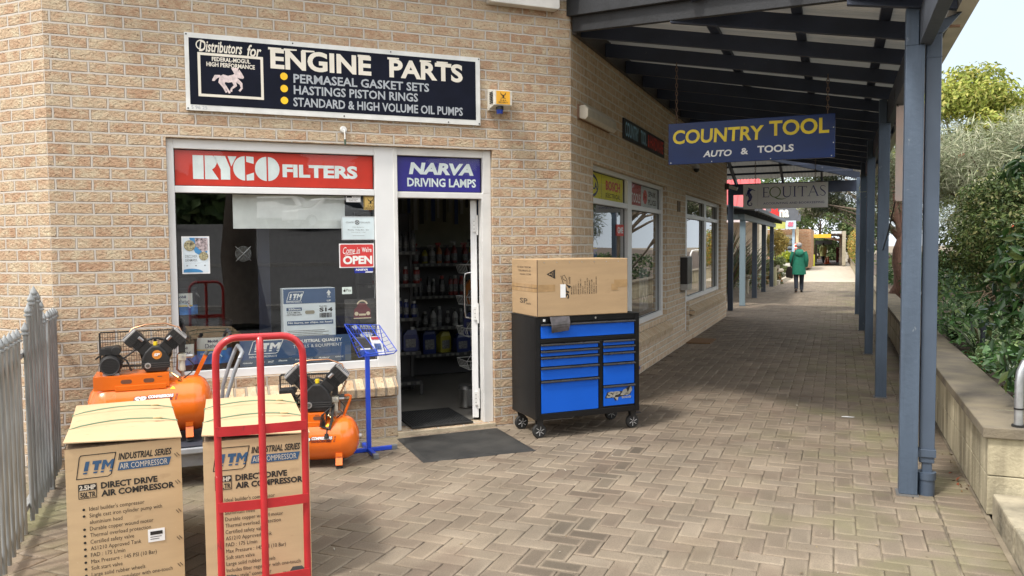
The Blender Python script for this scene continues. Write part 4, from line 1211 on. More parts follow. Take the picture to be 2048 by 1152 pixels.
def s14():
    o = (-2.38, 0.16, 0.66)
    t = thing('saw_carton', 'white and navy carton marked S14 standing in the window behind the navy board', 'carton', cw(*o), A45)
    m = MB(o); m.box(-2.600, -2.170, 0.16, 0.36, 0.66, 1.29); m.build('carton', M('pale carton', (0.70, 0.75, 0.80), 0.6, 0, 0.06), t, 0.004)
    y = 0.1585
    m = MB(o); m.rect(-2.598, -2.172, 1.165, 1.288, y); m.rect(-2.572, -2.192, 0.985, 1.020, y); m.rect(-2.575, -2.45, 1.105, 1.132, y); m.build('navy_print', navyp, t)
    m = MB(o); itm(m, y-.0015, -2.575, 1.185, 0.135, 0.08); m.text('INDUSTRIAL PRODUCTS', -2.575, -2.45, 1.173, 1.182, y-.0015, 0.02); m.text('No burrs, no chips, no heat!', -2.565, -2.200, 0.992, 1.013, y-.0015, 0.03, 0.1); m.text('350mm', -2.56, -2.46, 1.110, 1.127, y-.0015, 0.03); m.flat([(-2.245, 1.245), (-2.205, 1.245), (-2.225, 1.275)], y-.0015); m.rect(-2.234, -2.216, 1.225, 1.245, y-.0015); m.text('THIS', -2.24, -2.21, 1.208, 1.218, y-.0015, .02); m.text('UP', -2.242, -2.208, 1.175, 1.19, y-.0015, .03); m.build('white_print', paper, t)
    m = MB(o); m.text('S14', -2.305, -2.195, 1.09, 1.125, y, 0.04); m.text('Part No.', -2.305, -2.24, 1.132, 1.142, y, 0.02); m.text('T.C.T. METAL', -2.573, -2.46, 1.083, 1.097, y, 0.02); m.text('CUTTING SAW', -2.573, -2.45, 1.065, 1.078, y, 0.02)
    for i in range(14): m.rect(-2.305+i*.0075, -2.301+i*.0075+random.choice((0, .002)), 1.04, 1.08, y)
    for i in range(5): m.rect(-2.57, -2.22-random.uniform(0, .1), 0.935-i*.014, 0.939-i*.014, y)
    m.build('black_print', ink, t)
    m = MB(o); m.flat(rrect(-2.425, -2.345, 1.075, 1.105, 0.014), y-.001); m.build('hand_hole', M('hand hole shade', (0.30, 0.27, 0.2), 0.9), t)
s14()
def pail(label, x, y, z, r, h, g='oil pails behind the window'):
    o = (x, y, z)
    t = thing('oil_pail', label, 'pail', cw(*o), A45, g)
    dk = M('dark pail', (0.02, 0.02, 0.025), 0.3, 0.3)
    m = MB(o)
    prof = [(r*0.93, z), (r*0.94, z+.03), (r*0.97, z+.035), (r*.97, z+.05), (r*.95, z+.06), (r*.985, z+h-.10), (r*1.03, z+h-.095), (r*1.03, z+h-.075), (r*.99, z+h-.07), (r*1.0, z+h-.02), (r*1.05, z+h-.015), (r*1.05, z+h), (r*.95, z+h+.004), (0.0, z+h+.004)]
    m.lathe(prof, (x, y, 0), n=32); m.build('bucket', dk, t, smooth=35)
    def band(nm, z0, z1, rr, a0, a1, mat):
        m = MB(o); n = 14; v = []; f = []
        for i in range(n+1):
            a = R(a0+(a1-a0)*i/n); v += [(x+rr*math.sin(a), y-rr*math.cos(a), z0), (x+rr*math.sin(a), y-rr*math.cos(a), z1)]
        for i in range(n): f.append((2*i, 2*i+2, 2*i+3, 2*i+1))
        m.add(v, f); return m.build(nm, mat, t, smooth=60)
    band('label_blue', z+.11, z+h-.215, r*1.0, -70, 75, M('oil label blue', (0.03, 0.16, 0.46), 0.35, 0, 0.5, 14))
    band('label_white', z+h-.215, z+h-.12, r*1.004, -70, 40, M('oil label white', (0.62, 0.64, 0.62), 0.4))
    band('label_gold', z+h-.225, z+h-.214, r*1.005, -70, 40, M('oil label gold', (0.6, 0.45, 0.08), 0.4))
    m = MB(o); yy = y-r*1.01
    m.text('Mobil', x-.045, x+.03, z+h-.158, z+h-.136, yy, 0.03); m.text('Delvac', x-.065, x+.055, z+h-.202, z+h-.166, yy-.001, 0.0); m.build('lettering', M('label navy', (0.02, 0.03, 0.10), 0.5), t)
    m = MB(o); m.text('1340', x-.10, x-.04, z+h-.255, z+h-.24, y-r*.93, .03); m.stroke([(x-.07, z+.17), (x-.03, z+.20), (x+.03, z+.20), (x+.06, z+.165)], .008, y-r*1.015); m.build('print', skyp, t)
    m = MB(o); a = [(x+r*1.06*math.cos(R(q)), y-r*1.06*abs(math.sin(R(q)))*.5-.01, z+h-.06+.10*math.sin(R(q))*0.6-.1) for q in range(0, 181, 15)]; m.tube(a, 0.007, 6); m.build('bail_handle', steel, t)
    return t
pail('black oil pail with blue and white label low in the window beside the grey board', -3.15, 0.26, 0.60, 0.150, 0.44)
pail('upper black oil pail at the left edge of the window, on another pail', -3.375, 0.24, 1.00, 0.120, 0.40)
pail('lower black oil pail at the left edge of the window under another pail', -3.375, 0.24, 0.60, 0.120, 0.395)
def whitebits():
    o = (-2.5, 0.16, 1.79)
    t = thing('back_board', 'plain white board hung at the top inside the window', 'board', cw(*o), A45)
    m = MB(o); m.box(-2.975, -2.075, 0.16, 0.18, 1.79, 2.10); m.build('sheet', M('white board', (0.80, 0.82, 0.82), 0.5), t)
    m = MB(o); m.box(-2.9, -2.88, 0.165, 0.175, 2.10, 2.948); m.build('hanger', steel, t); m = MB(o); m.box(-2.2, -2.18, 0.165, 0.175, 2.10, 2.948); m.build('hanger', steel, t)
    o = (-2.89, 0.34, 1.5)
    m = MB(o)
    for r in (0.012, 0.022, 0.032, 0.042, 0.052, 0.062): m.tube([(-2.89+r*math.cos(R(a)), 0.34, 1.585+r*math.sin(R(a))) for a in range(0, 360, 20)], 0.0022, 5, closed=True)
    for a in (45, 135, 225, 315): m.tube([(-2.89, 0.338, 1.585), (-2.89+.085*math.cos(R(a)), 0.338, 1.585+.085*math.sin(R(a)))], 0.003, 5)
    ob = m.build('fan_guard', chrome); ob.location = cw(*o); ob.rotation_euler.z = A45
    tag(ob, 'round wire fan guard hanging inside the big window', 'fan guard')
    # the shelf the display stands on
    o = (-2.57, 0.3, 0.56)
    m = MB(o); m.box(-3.44, -1.70, 0.14, 0.85, 0.575, 0.598); m.box(-3.44, -1.70, 0.80, 0.85, 0.05, 0.575)
    ob = m.build('display_shelf', M('dark display shelf', (0.05, 0.045, 0.04), 0.7)); ob.location = cw(*o); ob.rotation_euler.z = A45
    tag(ob, 'dark display shelf inside the big window under the oil pails', 'shelf')
    o = (-2.68, 0.5, 0.6)
    m = MB(o); m.box(-2.75, -2.65, 0.62, 0.67, 0.60, 2.94)
    ob = m.build('display_post', M('dark blue post', (0.012, 0.018, 0.05), 0.5)); ob.location = cw(*o); ob.rotation_euler.z = A45
    tag(ob, 'dark blue upright behind the window between the pails and the carton', 'post')
whitebits()

# ---- alarm siren, hook, batten light on the corner wall
def wallbits():
    o = (-0.72, 0, 2.83)
    t = thing('alarm_siren', 'white alarm siren box with yellow eagle sticker and blue strobe on the corner wall', 'alarm', cw(*o), A45)
    m = MB(o); m.box(-0.83, -0.63, -0.035, -0.002, 2.825, 3.01); m.hexa([(-0.815, -0.13, 2.86), (-0.645, -0.13, 2.86), (-0.635, -0.035, 2.835), (-0.825, -0.035, 2.835)], [(-0.815, -0.13, 2.99), (-0.645, -0.13, 2.99), (-0.635, -0.035, 3.005), (-0.825, -0.035, 3.005)])
    m.build('housing', M('aged white plastic', (0.60, 0.58, 0.52), 0.5, 0, 0.15, 12), t, 0.004)
    m = MB(o); m.box(-0.795, -0.665, -0.1325, -0.131, 2.868, 2.982); m.build('sticker', M('amber sticker', (0.75, 0.38, 0.02), 0.4), t)
    m = MB(o); eagle(m, -0.134, -0.730, 2.945, 0.030); m.text('D.&.A', -0.758, -0.70, 2.896, 2.908, -0.134, .01); m.text('SECURITY', -0.775, -0.683, 2.877, 2.890, -0.134, .01); m.build('lettering', ink, t)
    m = MB(o); m.cyl((-0.745, -0.085, 2.858), (-0.745, -0.085, 2.826), 0.034, n=18); m.build('strobe_ring', black, t)
    m = MB(o); m.cyl((-0.745, -0.085, 2.826), (-0.745, -0.085, 2.79), 0.032, 0.028, n=18); m.build('strobe', M('blue lens', (0.02, 0.05, 0.30), 0.15, 0, 0.1, coat=0.5), t)
    m = MB(o)
    for i in range(7): m.box(-0.8275, -0.8215, -0.115, -0.05, 2.88+i*.015, 2.886+i*.015)
    m.build('grille', gasket, t)
    o = (-2.105, 0, 2.48)
    t = thing('wall_hook', 'white round ceiling rose with a short hook above the window', 'hook', cw(*o), A45)
    m = MB(o); m.cyl((-2.105, -0.002, 2.600), (-2.105, -0.02, 2.600), 0.030, 0.024, n=18); m.tube([(-2.105, -0.015, 2.60), (-2.105, -0.045, 2.585), (-2.103, -0.05, 2.55), (-2.102, -0.05, 2.515)], 0.006, 8); m.build('arm', alu_dirty, t, smooth=40)
    m = MB(o); m.cyl((-2.102, -0.05, 2.515), (-2.102, -0.05, 2.47), 0.009, n=8); m.build('clip', M('green clip', (0.06, 0.09, 0.06), 0.5), t)
    o = (-0.5, 0, 3.74)
    t = thing('batten_light', 'long white fluorescent batten under the eave of the corner wall', 'light', cw(*o), A45)
    m = MB(o); m.prism(rrect(-0.83, -0.155, 3.752, 3.87, 0.02), -0.10, -0.002); m.build('diffuser', M('aged diffuser', (0.60, 0.58, 0.54), 0.45), t, 0.006)
    m = MB(o); m.box(-0.84, -0.145, -0.06, -0.001, 3.872, 3.90); m.build('base', alu_dirty, t)
    # on the walkway wall
    o = (7.9, 0, 2.87)
    t = thing('bulkhead_light', 'cream plastic bulkhead light on the walkway wall near the shop corner', 'light', sw(*o), A90)
    m = MB(o); m.xprism([(-0.012, 2.955), (-0.012, 2.84), (-0.07, 2.82), (-0.10, 2.85), (-0.10, 2.92), (-0.07, 2.96)], 7.36, 8.42); m.build('diffuser', M('yellowed diffuser', (0.52, 0.48, 0.40), 0.4, 0, 0.15, 8), t, 0.006)
    m = MB(o); m.box(7.33, 8.45, -0.014, -0.001, 2.83, 2.965); m.build('base', M('rusty base', (0.25, 0.15, 0.10), 0.7), t)
    o = (10.2, 0, 2.85)
    t = thing('wall_sign', 'black wall board reading COUNTRY TOOL in blue and & HARDWARE in red', 'sign', sw(*o), A90)
    m = MB(o); m.box(9.05, 11.36, -0.02, -0.002, 2.85, 3.085); m.build('board', black, t)
    m = MB(o); m.text('COUNTRY', 9.12, 9.78, 2.885, 3.055, -0.0215, 0.02); m.build('blue_lettering', M('sky blue paint', (0.34, 0.60, 0.80), 0.5), t); m = MB(o); m.text('TOOL', 9.90, 10.22, 2.885, 3.055, -0.0215, 0.02); m.build('blue_lettering', M('sky blue paint', (0.34, 0.60, 0.80), 0.5), t)
    m = MB(o); m.text('& HARDWARE', 10.30, 11.28, 2.885, 3.055, -0.0215, 0.02); m.build('red_lettering', M('sign red', (0.75, 0.07, 0.05), 0.5), t)
    # number plate, letter box, security camera, flood lamp
    o = (12.55, 0, 2.15)
    t = thing('number_plate', 'small rusty upright house number on the walkway wall', 'number', sw(*o), A90)
    m = MB(o); m.box(12.44, 12.68, -0.012, -0.002, 2.135, 2.30); m.build('plate', M('plate rust', (0.20, 0.13, 0.08), 0.7, 0.2), t)
    m = MB(o); m.text('8', 12.50, 12.60, 2.15, 2.215, -0.0135, .05); m.text('8', 12.50, 12.60, 2.222, 2.287, -0.0135, .05); m.build('numeral', M('numeral black', (0.04, 0.03, 0.025), 0.6), t)
    o = (12.95, 0, 0.9)
    t = thing('letter_box', 'black and steel letter box by the second door of the walkway wall', 'letter box', sw(*o), A90)
    m = MB(o); m.box(12.72, 13.12, -0.115, -0.002, 1.0, 1.42); m.build('front', black, t, 0.005)
    m = MB(o); m.box(12.725, 13.14, -0.117, -0.002, 0.90, 0.998); m.box(13.122, 13.14, -0.12, -0.002, 1.0, 1.43); m.box(12.70, 13.14, -0.12, -0.002, 1.422, 1.435); m.build('steel_case', steel, t, 0.003)
    o = (13.9, 0, 2.9)
    t = thing('security_camera', 'small dome camera high on the walkway wall under the blue hanging sign', 'camera', sw(*o), A90)
    m = MB(o); m.box(13.72, 14.05, -0.09, -0.002, 2.945, 2.985); m.cyl((13.9, -0.06, 2.945), (13.9, -0.06, 2.915), 0.055, n=16); m.build('base', alu_dirty, t, 0.004)
    m = MB(o); m.lathe([(0.0, 2.85), (0.03, 2.86), (0.048, 2.885), (0.05, 2.915)], (13.9, -0.06, 0), n=16); m.build('dome', black, t, smooth=50)
    o = (18.1, 0, 2.85)
    t = thing('flood_lamp', 'small white flood lamp at the far end of the walkway wall', 'lamp', sw(*o), A90)
    m = MB(o); m.box(18.05, 18.2, -0.09, -0.002, 2.82, 2.95); m.build('box', M('lamp box', (0.10, 0.08, 0.07), 0.6), t)
    m = MB(o); m.bar((18.12, -0.09, 2.88), (18.12, -0.26, 2.82), 0.13, 0.07); m.build('head', alu_dirty, t, 0.006)
wallbits()

# ---- signs in the walkway windows
lime_y = M('lime yellow panel', (0.72, 0.64, 0.02), 0.45)
panel_sign('window_sign', 'lime yellow transom panel reading HELLA and BOSCH ELECTRICAL', (8.7, 0.11, 2.13), 7.94, 9.51, 2.128, 2.408, 0.112, lime_y, [
    (M('hella blue', (0.01, 0.02, 0.12), 0.5), [lambda m, y: m.ring([(8.18+.26*math.cos(R(a)), 2.265+.125*math.sin(R(a))) for a in range(0, 360, 12)], 0.03, y), ('HELLA', 7.96, 8.40, 2.225, 2.305, .04), lambda m, y: m.rect(8.56, 8.568, 2.13, 2.405, y)]),
    (red, [('BOSCH', 8.74, 9.38, 2.245, 2.355, 0.04)]), (ink, [('ELECTRICAL', 8.74, 9.38, 2.165, 2.215, 0.01)])], frm='side')
panel_sign('window_sign', 'red transom panel with white lettering reading TOOLS', (10.1, 0.11, 2.13), 9.73, 10.48, 2.128, 2.408, 0.112, M('dull red panel', (0.45, 0.05, 0.05), 0.45), [
    (paper, [('TOOLS', 9.95, 10.44, 2.17, 2.29, 0.02), lambda m, y: m.disc(9.79, 2.31, 0.06, y), lambda m, y: m.rect(9.74, 9.90, 2.14, 2.20, y)])], frm='side')
panel_sign('window_sign', 'white transom panel with a red oval reading SPARK PLUGS', (11.0, 0.11, 2.13), 10.485, 11.515, 2.128, 2.408, 0.112, M('grey white panel', (0.55, 0.58, 0.58), 0.45), [
    (red, [lambda m, y: m.disc(10.72, 2.27, 0.13, y, 24, rz=0.095)]), (paper, [('NGK', 10.64, 10.80, 2.25, 2.295, .03)]), (ink, [('SPARK', 10.92, 11.40, 2.285, 2.36, 0.02), ('PLUGS', 10.92, 11.40, 2.175, 2.25, 0.02)])], frm='side')
panel_sign('notice', 'red sticker reading GME in the first walkway window', (9.3, 0.09, 1.73), 9.14, 9.48, 1.735, 1.870, 0.092, red, [(paper, [('GME', 9.18, 9.44, 1.765, 1.84, 0.04)])], frm='side', cat='sticker')
panel_sign('display_board', 'blue and white display card standing in the first walkway window', (8.6, 0.3, 0.6), 8.26, 8.97, 1.30, 1.60, 0.28, M('display blue', (0.05, 0.10, 0.40), 0.5), [(yellow, [lambda m, y: m.rect(8.26, 8.97, 1.585, 1.60, y), ('L', 8.55, 8.68, 1.44, 1.54, 0.05)]), (paper, [('DISPLAY', 8.42, 8.80, 1.36, 1.40, .02)])], frm='side', cat='display card')
panel_sign('poster', 'grey blue poster standing at the far end of the first walkway window', (11.1, 0.25, 0.7), 10.85, 11.42, 0.70, 1.30, 0.22, M('grey blue print', (0.14, 0.18, 0.22), 0.5, 0, 0.6, 9, col2=(0.35, 0.40, 0.45)), [(paper, [lambda m, y: m.stroke([(11.0, .80), (11.1, .95), (11.25, .82), (11.3, 1.0)], .03, y)])], frm='side', cat='poster')
# ------------------------------------------------------------------ hanging signs under the verandah
def chain(o, x, y, z0, z1, parent):
    m = MB(o); n = int((z1-z0)/0.042)
    for i in range(n+1):
        z = z0+(z1-z0)*(i+.5)/(n+1)
        h = (z1-z0)/(n+1)*0.66
        if i % 2: p = [(x+.011*math.cos(R(a)), y, z+h*math.sin(R(a))) for a in range(0, 360, 45)]
        else: p = [(x, y+.011*math.cos(R(a)), z+h*math.sin(R(a))) for a in range(0, 360, 45)]
        m.tube(p, 0.0038, 4, closed=True)
    return m.build('chain', M('rusty chain', (0.16, 0.11, 0.085), 0.6, 0.3), parent)
def country_tool():
    Y = 8.05; o = (-0.8, Y, 2.42)
    t = thing('hanging_sign', 'blue double hanging sign with yellow COUNTRY TOOL and white AUTO & TOOLS on rusty chains', 'sign', o)
    m = MB(o); m.box(-1.574, -0.031, Y, Y+0.035, 2.423, 2.828)
    m.build('board', M('vinyl blue sign', (0.005, 0.024, 0.125), 0.3, 0, 0.2, 2, 0.05, 9, (1, 1, 3), spec=0.25), t, 0.003)
    y = Y-0.0015
    m = MB(o); m.text('COUNTRY', -1.530, -0.662, 2.622, 2.760, y, 0.025, 0.06); m.build('yellow_lettering', M('sign yellow', (0.80, 0.62, 0.02), 0.45), t); m = MB(o); m.text('TOOL', -0.615, -0.083, 2.650, 2.795, y, 0.025, 0.0)
    m.build('yellow_lettering', M('sign yellow', (0.80, 0.62, 0.02), 0.45), t)
    m = MB(o); m.text('AUTO', -1.235, -0.960, 2.482, 2.545, y, 0.03, 0.2); m.build('white_lettering', paper, t); m = MB(o); m.text('&', -0.875, -0.805, 2.490, 2.552, y, 0.03); m.build('white_lettering', paper, t); m = MB(o); m.text('TOOLS', -0.722, -0.392, 2.497, 2.565, y, 0.03)
    m.build('white_lettering', paper, t)
    m = MB(o)
    for x, z in ((-1.55, 2.44), (-1.15, 2.437), (-0.60, 2.437), (-0.06, 2.44), (-0.045, 2.56), (-0.045, 2.70)): m.cyl((x, Y, z), (x, Y-.004, z), 0.005, n=8)
    m.build('pins', steel, t)
    chain(o, -1.497, Y+.017, 2.83, 3.42, t); chain(o, -0.098, Y+.017, 2.83, 3.19, t)
country_tool()
def equitas():
    Y = 16.0; o = (-0.9, Y, 2.29)
    t = thing('hanging_sign', 'white hanging sign with a blue seahorse reading EQUITAS accounting and bookkeeping', 'sign', o)
    m = MB(o); m.box(-1.69, -0.172, Y, Y+0.03, 2.292, 2.762); m.build('board', translucent_mat('translucent white sign face', (0.93, 0.94, 0.95), 0.7), t, 0.003)  # translucency added to brighten the dim sign face
    y = Y-0.002
    nb = M('royal blue print', (0.02, 0.03, 0.22), 0.5); gr = M('olive print', (0.12, 0.20, 0.05), 0.5)
    # thin roman capitals with serifs: thick and thin strokes
    m = MB(o); g = MB(o)
    z0, z1 = 2.510, 2.695; h = z1-z0; tk, tn = 0.020, 0.008
    def st(mb, pts, wd): mb.stroke(pts, wd, y)
    def serif(mb, x, z, wd=0.05): mb.stroke([(x-wd/2, z), (x+wd/2, z)], 0.006, y-.0003)
    x = -1.31                                                   # E
    st(m, [(x, z0), (x, z1)], tk); st(m, [(x-.02, z1-.004), (x+.085, z1-.004)], tn); st(m, [(x, (z0+z1)/2), (x+.07, (z0+z1)/2)], tn); st(m, [(x-.02, z0+.004), (x+.09, z0+.004)], tn); st(m, [(x+.085, z1-.002), (x+.088, z1-.035)], tn); st(m, [(x+.09, z0), (x+.096, z0+.04)], tn)
    q = arc(-1.105, (z0+z1)/2, 0.095, 0, 360, 28, ry=h*.52)
    g.stroke(q, [tn+(tk-tn)*abs(math.cos(R(360*i/28))) for i in range(29)], y); g.stroke([(-1.115, z0), (-1.06, z0-.035), (-0.98, z0-.045), (-0.90, z0-.025)], [tk, tk, .014, .004], y)
    x = -0.955                                                  # U
    st(m, [(x, z1), (x, z0+.05)]+arc(x+.062, z0+.055, .062, 180, 360, 10)+[(x+.124, z1)], [tk, tk]+[tk-.001*i for i in range(11)]+[tn]); serif(m, x, z1); serif(m, x+.124, z1)
    x = -0.755; st(m, [(x, z0), (x, z1)], tk); serif(m, x, z0); serif(m, x, z1)
    x = -0.62; st(m, [(x, z0), (x, z1)], tk); st(m, [(x-.075, z1-.004), (x+.075, z1-.004)], tn); serif(m, x, z0); st(m, [(x-.075, z1), (x-.078, z1-.035)], tn); st(m, [(x+.075, z1), (x+.078, z1-.035)], tn)
    x = -0.43; st(m, [(x-.075, z0), (x, z1+.008)], tn); st(m, [(x, z1+.008), (x+.08, z0)], tk); st(m, [(x-.045, z0+.07), (x+.05, z0+.07)], tn); serif(m, x-.075, z0); serif(m, x+.08, z0)
    x = -0.262; m.stroke([(x+.045, z1-.02), (x+.015, z1+.002), (x-.03, z1-.005), (x-.045, z1-.04), (x-.02, z1-.075), (x+.02, z0+.08), (x+.045, z0+.045), (x+.03, z0+.008), (x-.01, z0-.002), (x-.05, z0+.03)], [.006, .008, .010, .014, tk, tk, .014, .010, .008, .006], y)
    m.text('ACCOUNTING AND BOOKKEEPING', -1.318, -0.235, 2.372, 2.410, y, 0.0)
    m.build('blue_lettering', nb, t); m = MB(o)
    # seahorse
    c = [(-1.545, 2.665), (-1.585, 2.64), (-1.595, 2.60), (-1.575, 2.56), (-1.555, 2.52), (-1.565, 2.47), (-1.60, 2.43), (-1.605, 2.385), (-1.575, 2.355), (-1.54, 2.362), (-1.525, 2.39), (-1.54, 2.41), (-1.56, 2.405)]
    m.stroke(c, [.05, .05, .06, .075, .07, .05, .035, .025, .018, .016, .014, .012, .008], y)
    m.stroke([(-1.555, 2.672), (-1.50, 2.655), (-1.465, 2.640)], [.03, .012, .006], y-.0003); m.flat([(-1.62, 2.56), (-1.645, 2.60), (-1.635, 2.53)], y-.0003); m.flat([(-1.56, 2.69), (-1.60, 2.705), (-1.59, 2.66)], y-.0003)
    m.build('seahorse', nb, t); g.build('green_letter', gr, t)
    b = MB(o)
    for z in (2.575, 2.55, 2.525, 2.50, 2.475): b.stroke([(-1.60, z), (-1.53, z+.012)], .005, y-.0008)
    b.rect(-1.421, -1.417, 2.335, 2.705, y); b.disc(-1.56, 2.668, .006, y-.001, 8)
    b.build('grey_lines', M('grey line print', (0.45, 0.48, 0.52), 0.5), t)
    chain(o, -1.47, Y+.015, 2.765, 3.40, t); chain(o, -0.395, Y+.015, 2.765, 3.22, t)
equitas()
def banner():
    Y = 8.0; o = (0.66, Y, 2.0)
    t = thing('banner', 'pale weathered blank banner tied up behind the first two slate blue posts', 'banner', o)
    m = MB(o); m.box(0.475, 0.80, Y, Y+0.012, 2.0, 2.85); m.build('sheet', M('weathered vinyl', (0.50, 0.45, 0.42), 0.6, 0, 0.2, 3, col2=(0.58, 0.42, 0.36)), t)
    m = MB(o); m.tube([(0.49, Y, 2.84), (0.46, Y, 2.92), (0.47, Y, 3.05)], 0.006, 5); m.build('tie', black, t); m = MB(o); m.tube([(0.79, Y, 2.84), (0.76, Y, 2.98)], 0.006, 5); m.build('tie', black, t); m = MB(o); m.tube([(0.48, Y, 2.01), (0.45, Y+.4, 1.75), (0.44, Y+1.16, 1.55)], 0.006, 5); m.build('tie', black, t)
banner()

# ------------------------------------------------------------------ picket fence
def fence():
    o = (-4.235, -1.0, 0)
    t = thing('picket_fence', 'grey steel picket fence with spear tips rising to a peak beside the cartons', 'fence', cw(*o), A45)
    fm = M('grey fence paint', (0.235, 0.248, 0.255), 0.42, 0.1, 0.2, 6, stretch=(8, 8, 0.8), col2=(0.335, 0.352, 0.36))
    offs = [-0.01, 0.09, 0.19, 0.29, 0.39, 0.586, 0.70, 0.815, 0.93, 1.045, 1.165, 1.295, 1.55, 1.665, 1.785, 1.905, 2.025, 2.145, 2.265, 2.385, 2.5]
    hs = [1.22]*5+[1.225, 1.315, 1.375, 1.410, 1.375, 1.315, 1.215]+[1.20]*9
    x = -4.235
    for f_, h in zip(offs, hs):
        m = MB(o); zt = h-0.075; r = 0.0125; y = -f_
        m.lathe([(r, 0.04), (r, zt-.03), (r*1.1, zt-.028), (r*1.1, zt-.005), (r*1.9, zt), (r*1.9, zt+.010), (r*1.2, zt+.014), (r*1.75, zt+.024), (r*1.65, zt+.035), (r*.9, zt+.055), (0.001, zt+.075)], (x, y, 0), n=10)
        m.build('picket', fm, t, smooth=50)
    for f_, h in ((0.485, 1.16), (1.43, 1.10)):
        m = MB(o); s = 0.027; xx = x-0.075 if f_ > 1 else x-0.01
        m.box(xx-s, xx+s, -f_-s, -f_+s, 0, h); m.hexa([(xx-s-.004, -f_-s-.004, h), (xx+s+.004, -f_-s-.004, h), (xx+s+.004, -f_+s+.004, h), (xx-s-.004, -f_+s+.004, h)], [(xx-.012, -f_-.012, h+.022), (xx+.012, -f_-.012, h+.022), (xx+.012, -f_+.012, h+.022), (xx-.012, -f_+.012, h+.022)])
        m.build('fence_post', fm, t, 0.003)
    for z in (1.02, 0.13):
        m = MB(o); m.box(x-.045, x-.014, -2.55, 0.02, z-.016, z+.016); m.build('rail', fm, t, 0.002)
fence()

# ------------------------------------------------------------------ cartons by the fence
BUL = ["Ideal builder's compressor", "Single cast iron cylinder pump with", "aluminium head", "Durable copper wound motor", "Thermal overload protection", "Certified safety valve", "AS1210 Approved Tank", "FAD : 175 L/min", "Max Pressure : 145 PSI (10 Bar)", "Soft start valve", "Large solid rubber wheels", "Includes filter regulator with one-touch", '"Nitto style" connector']
def carton(label, x0, x1, f, dp, h, bullets=True, rz=0.0, sticker=False):
    o = ((x0+x1)/2, -f, 0)
    w_ = x1-x0
    t = thing('compressor_carton', label, 'carton', cw(*o), A45+rz, 'printed compressor cartons')
    X0, X1, Y0, Y1 = -w_/2, w_/2, 0.0, dp
    m = MB()
    nx, nz = 10, 14
    # slightly bulged body
    v = []; fs = []
    def face(P, Q, S_, T, out, n, k, amp):
        b = len(v)
        for i in range(n+1):
            for j in range(k+1):
                a, c = i/n, j/k
                p = Vector(P).lerp(Vector(Q), a).lerp(Vector(T).lerp(Vector(S_), a), c)
                v.append(tuple(p+Vector(out)*amp*math.sin(math.pi*a)*math.sin(math.pi*c)))
        for i in range(n):
            for j in range(k):
                q = b+i*(k+1)+j
                fs.append((q, q+k+1, q+k+2, q+1))
    face((X0, Y0, 0), (X1, Y0, 0), (X1, Y0, h), (X0, Y0, h), (0, -1, 0), 1, 1, 0)
    face((X1, Y0, 0), (X1, Y1, 0), (X1, Y1, h), (X1, Y0, h), (1, 0, 0), 6, 6, 0.012)
    face((X1, Y1, 0), (X0, Y1, 0), (X0, Y1, h), (X1, Y1, h), (0, 1, 0), 1, 1, 0)
    face((X0, Y1, 0), (X0, Y0, 0), (X0, Y0, h), (X0, Y1, h), (-1, 0, 0), 6, 6, 0.012)
    m.add(v, fs)
    b_ = m.build('carton_body', card, t, smooth=30)
    # lid flap, a little sprung at the front left corner
    m = MB(); v = []; fs = []
    n, k = 12, 12
    for i in range(n+1):
        for j in range(k+1):
            a, c = i/n, j/k
            z = h+0.006+0.030*max(0, 1-c*2.2)*max(0, 1-a*0.9)+0.010*math.sin(math.pi*a)*math.sin(math.pi*c)
            v.append((X0-.004+(w_+.008)*a, Y0-.012+(dp+.014)*c, z))
    nn = len(v)
    v += [(p[0], p[1], p[2]-.005) for p in v]
    for i in range(n):
        for j in range(k):
            q = i*(k+1)+j
            fs.append((q, q+k+1, q+k+2, q+1)); fs.append((nn+q, nn+q+1, nn+q+k+2, nn+q+k+1))
    for i in range(n): fs.append((i*(k+1), nn+i*(k+1), nn+(i+1)*(k+1), (i+1)*(k+1)))
    for j in range(k): fs.append((j, j+1, nn+j+1, nn+j)); fs.append((n*(k+1)+j, nn+n*(k+1)+j, nn+n*(k+1)+j+1, n*(k+1)+j+1))
    m.add(v, fs); m.build('lid_flap', card, t, smooth=30)
    m = MB(); m.box(X0+.004, X1-.004, Y0+.002, Y0+.10, h-.004, h+.003); m.build('inner_flap', M('dark inner card', (0.20, 0.14, 0.09), 0.9, 0, 0.4, 40), t)  # inner flap coloured darker than the rest of the card
    strap = M('green strapping', (0.16, 0.26, 0.17), 0.4)
    for q, c in ((0.36, .25), (0.70, .72)):
        pts = [(X0-.006, Y0+dp*q, h-.10), (X0-.005, Y0+dp*q, h+.012)]+[(X0+w_*a, Y0+dp*(q+.02*math.sin(math.pi*a)), h+.017+.018*math.sin(math.pi*a)) for a in (.1, .25, .4, .55, .7, .85)]+[(X1+.005, Y0+dp*q, h+.010), (X1+.006, Y0+dp*q, h-.10), (X1+.014, Y0+dp*q, 0.02)]
        s_ = MB(); s_.tube(pts, 0.0042, 5); s_.turn(Matrix.Identity(4)); p = s_.build('strap', strap, t, smooth=60)
        s_ = MB(); s_.box(X0+w_*.78, X0+w_*.86, Y0+dp*q-.010, Y0+dp*q+.012, h+.030, h+.036); s_.build('clip', M('pale clip', (0.55, 0.45, 0.25), 0.5), p)
    # printing on the front
    y = -0.0015
    P = MB(); Bq = MB(); Wt = MB()
    def xx(u): return X0+u*w_
    top = h-0.032
    itm(Bq, y, xx(.085), top-.105, w_*.34, 0.095, frame=False)
    sl = .021
    P.ring([(xx(.085), top-.110), (xx(.355), top-.110), (xx(.385), top-.100), (xx(.43), top-.004), (xx(.43), top), (xx(.13), top), (xx(.115), top-.010)], 0.004, y)
    P.text('INDUSTRIAL SERIES', xx(.445), xx(.915), top-.040, top-.008, y, 0.03, 0.25)
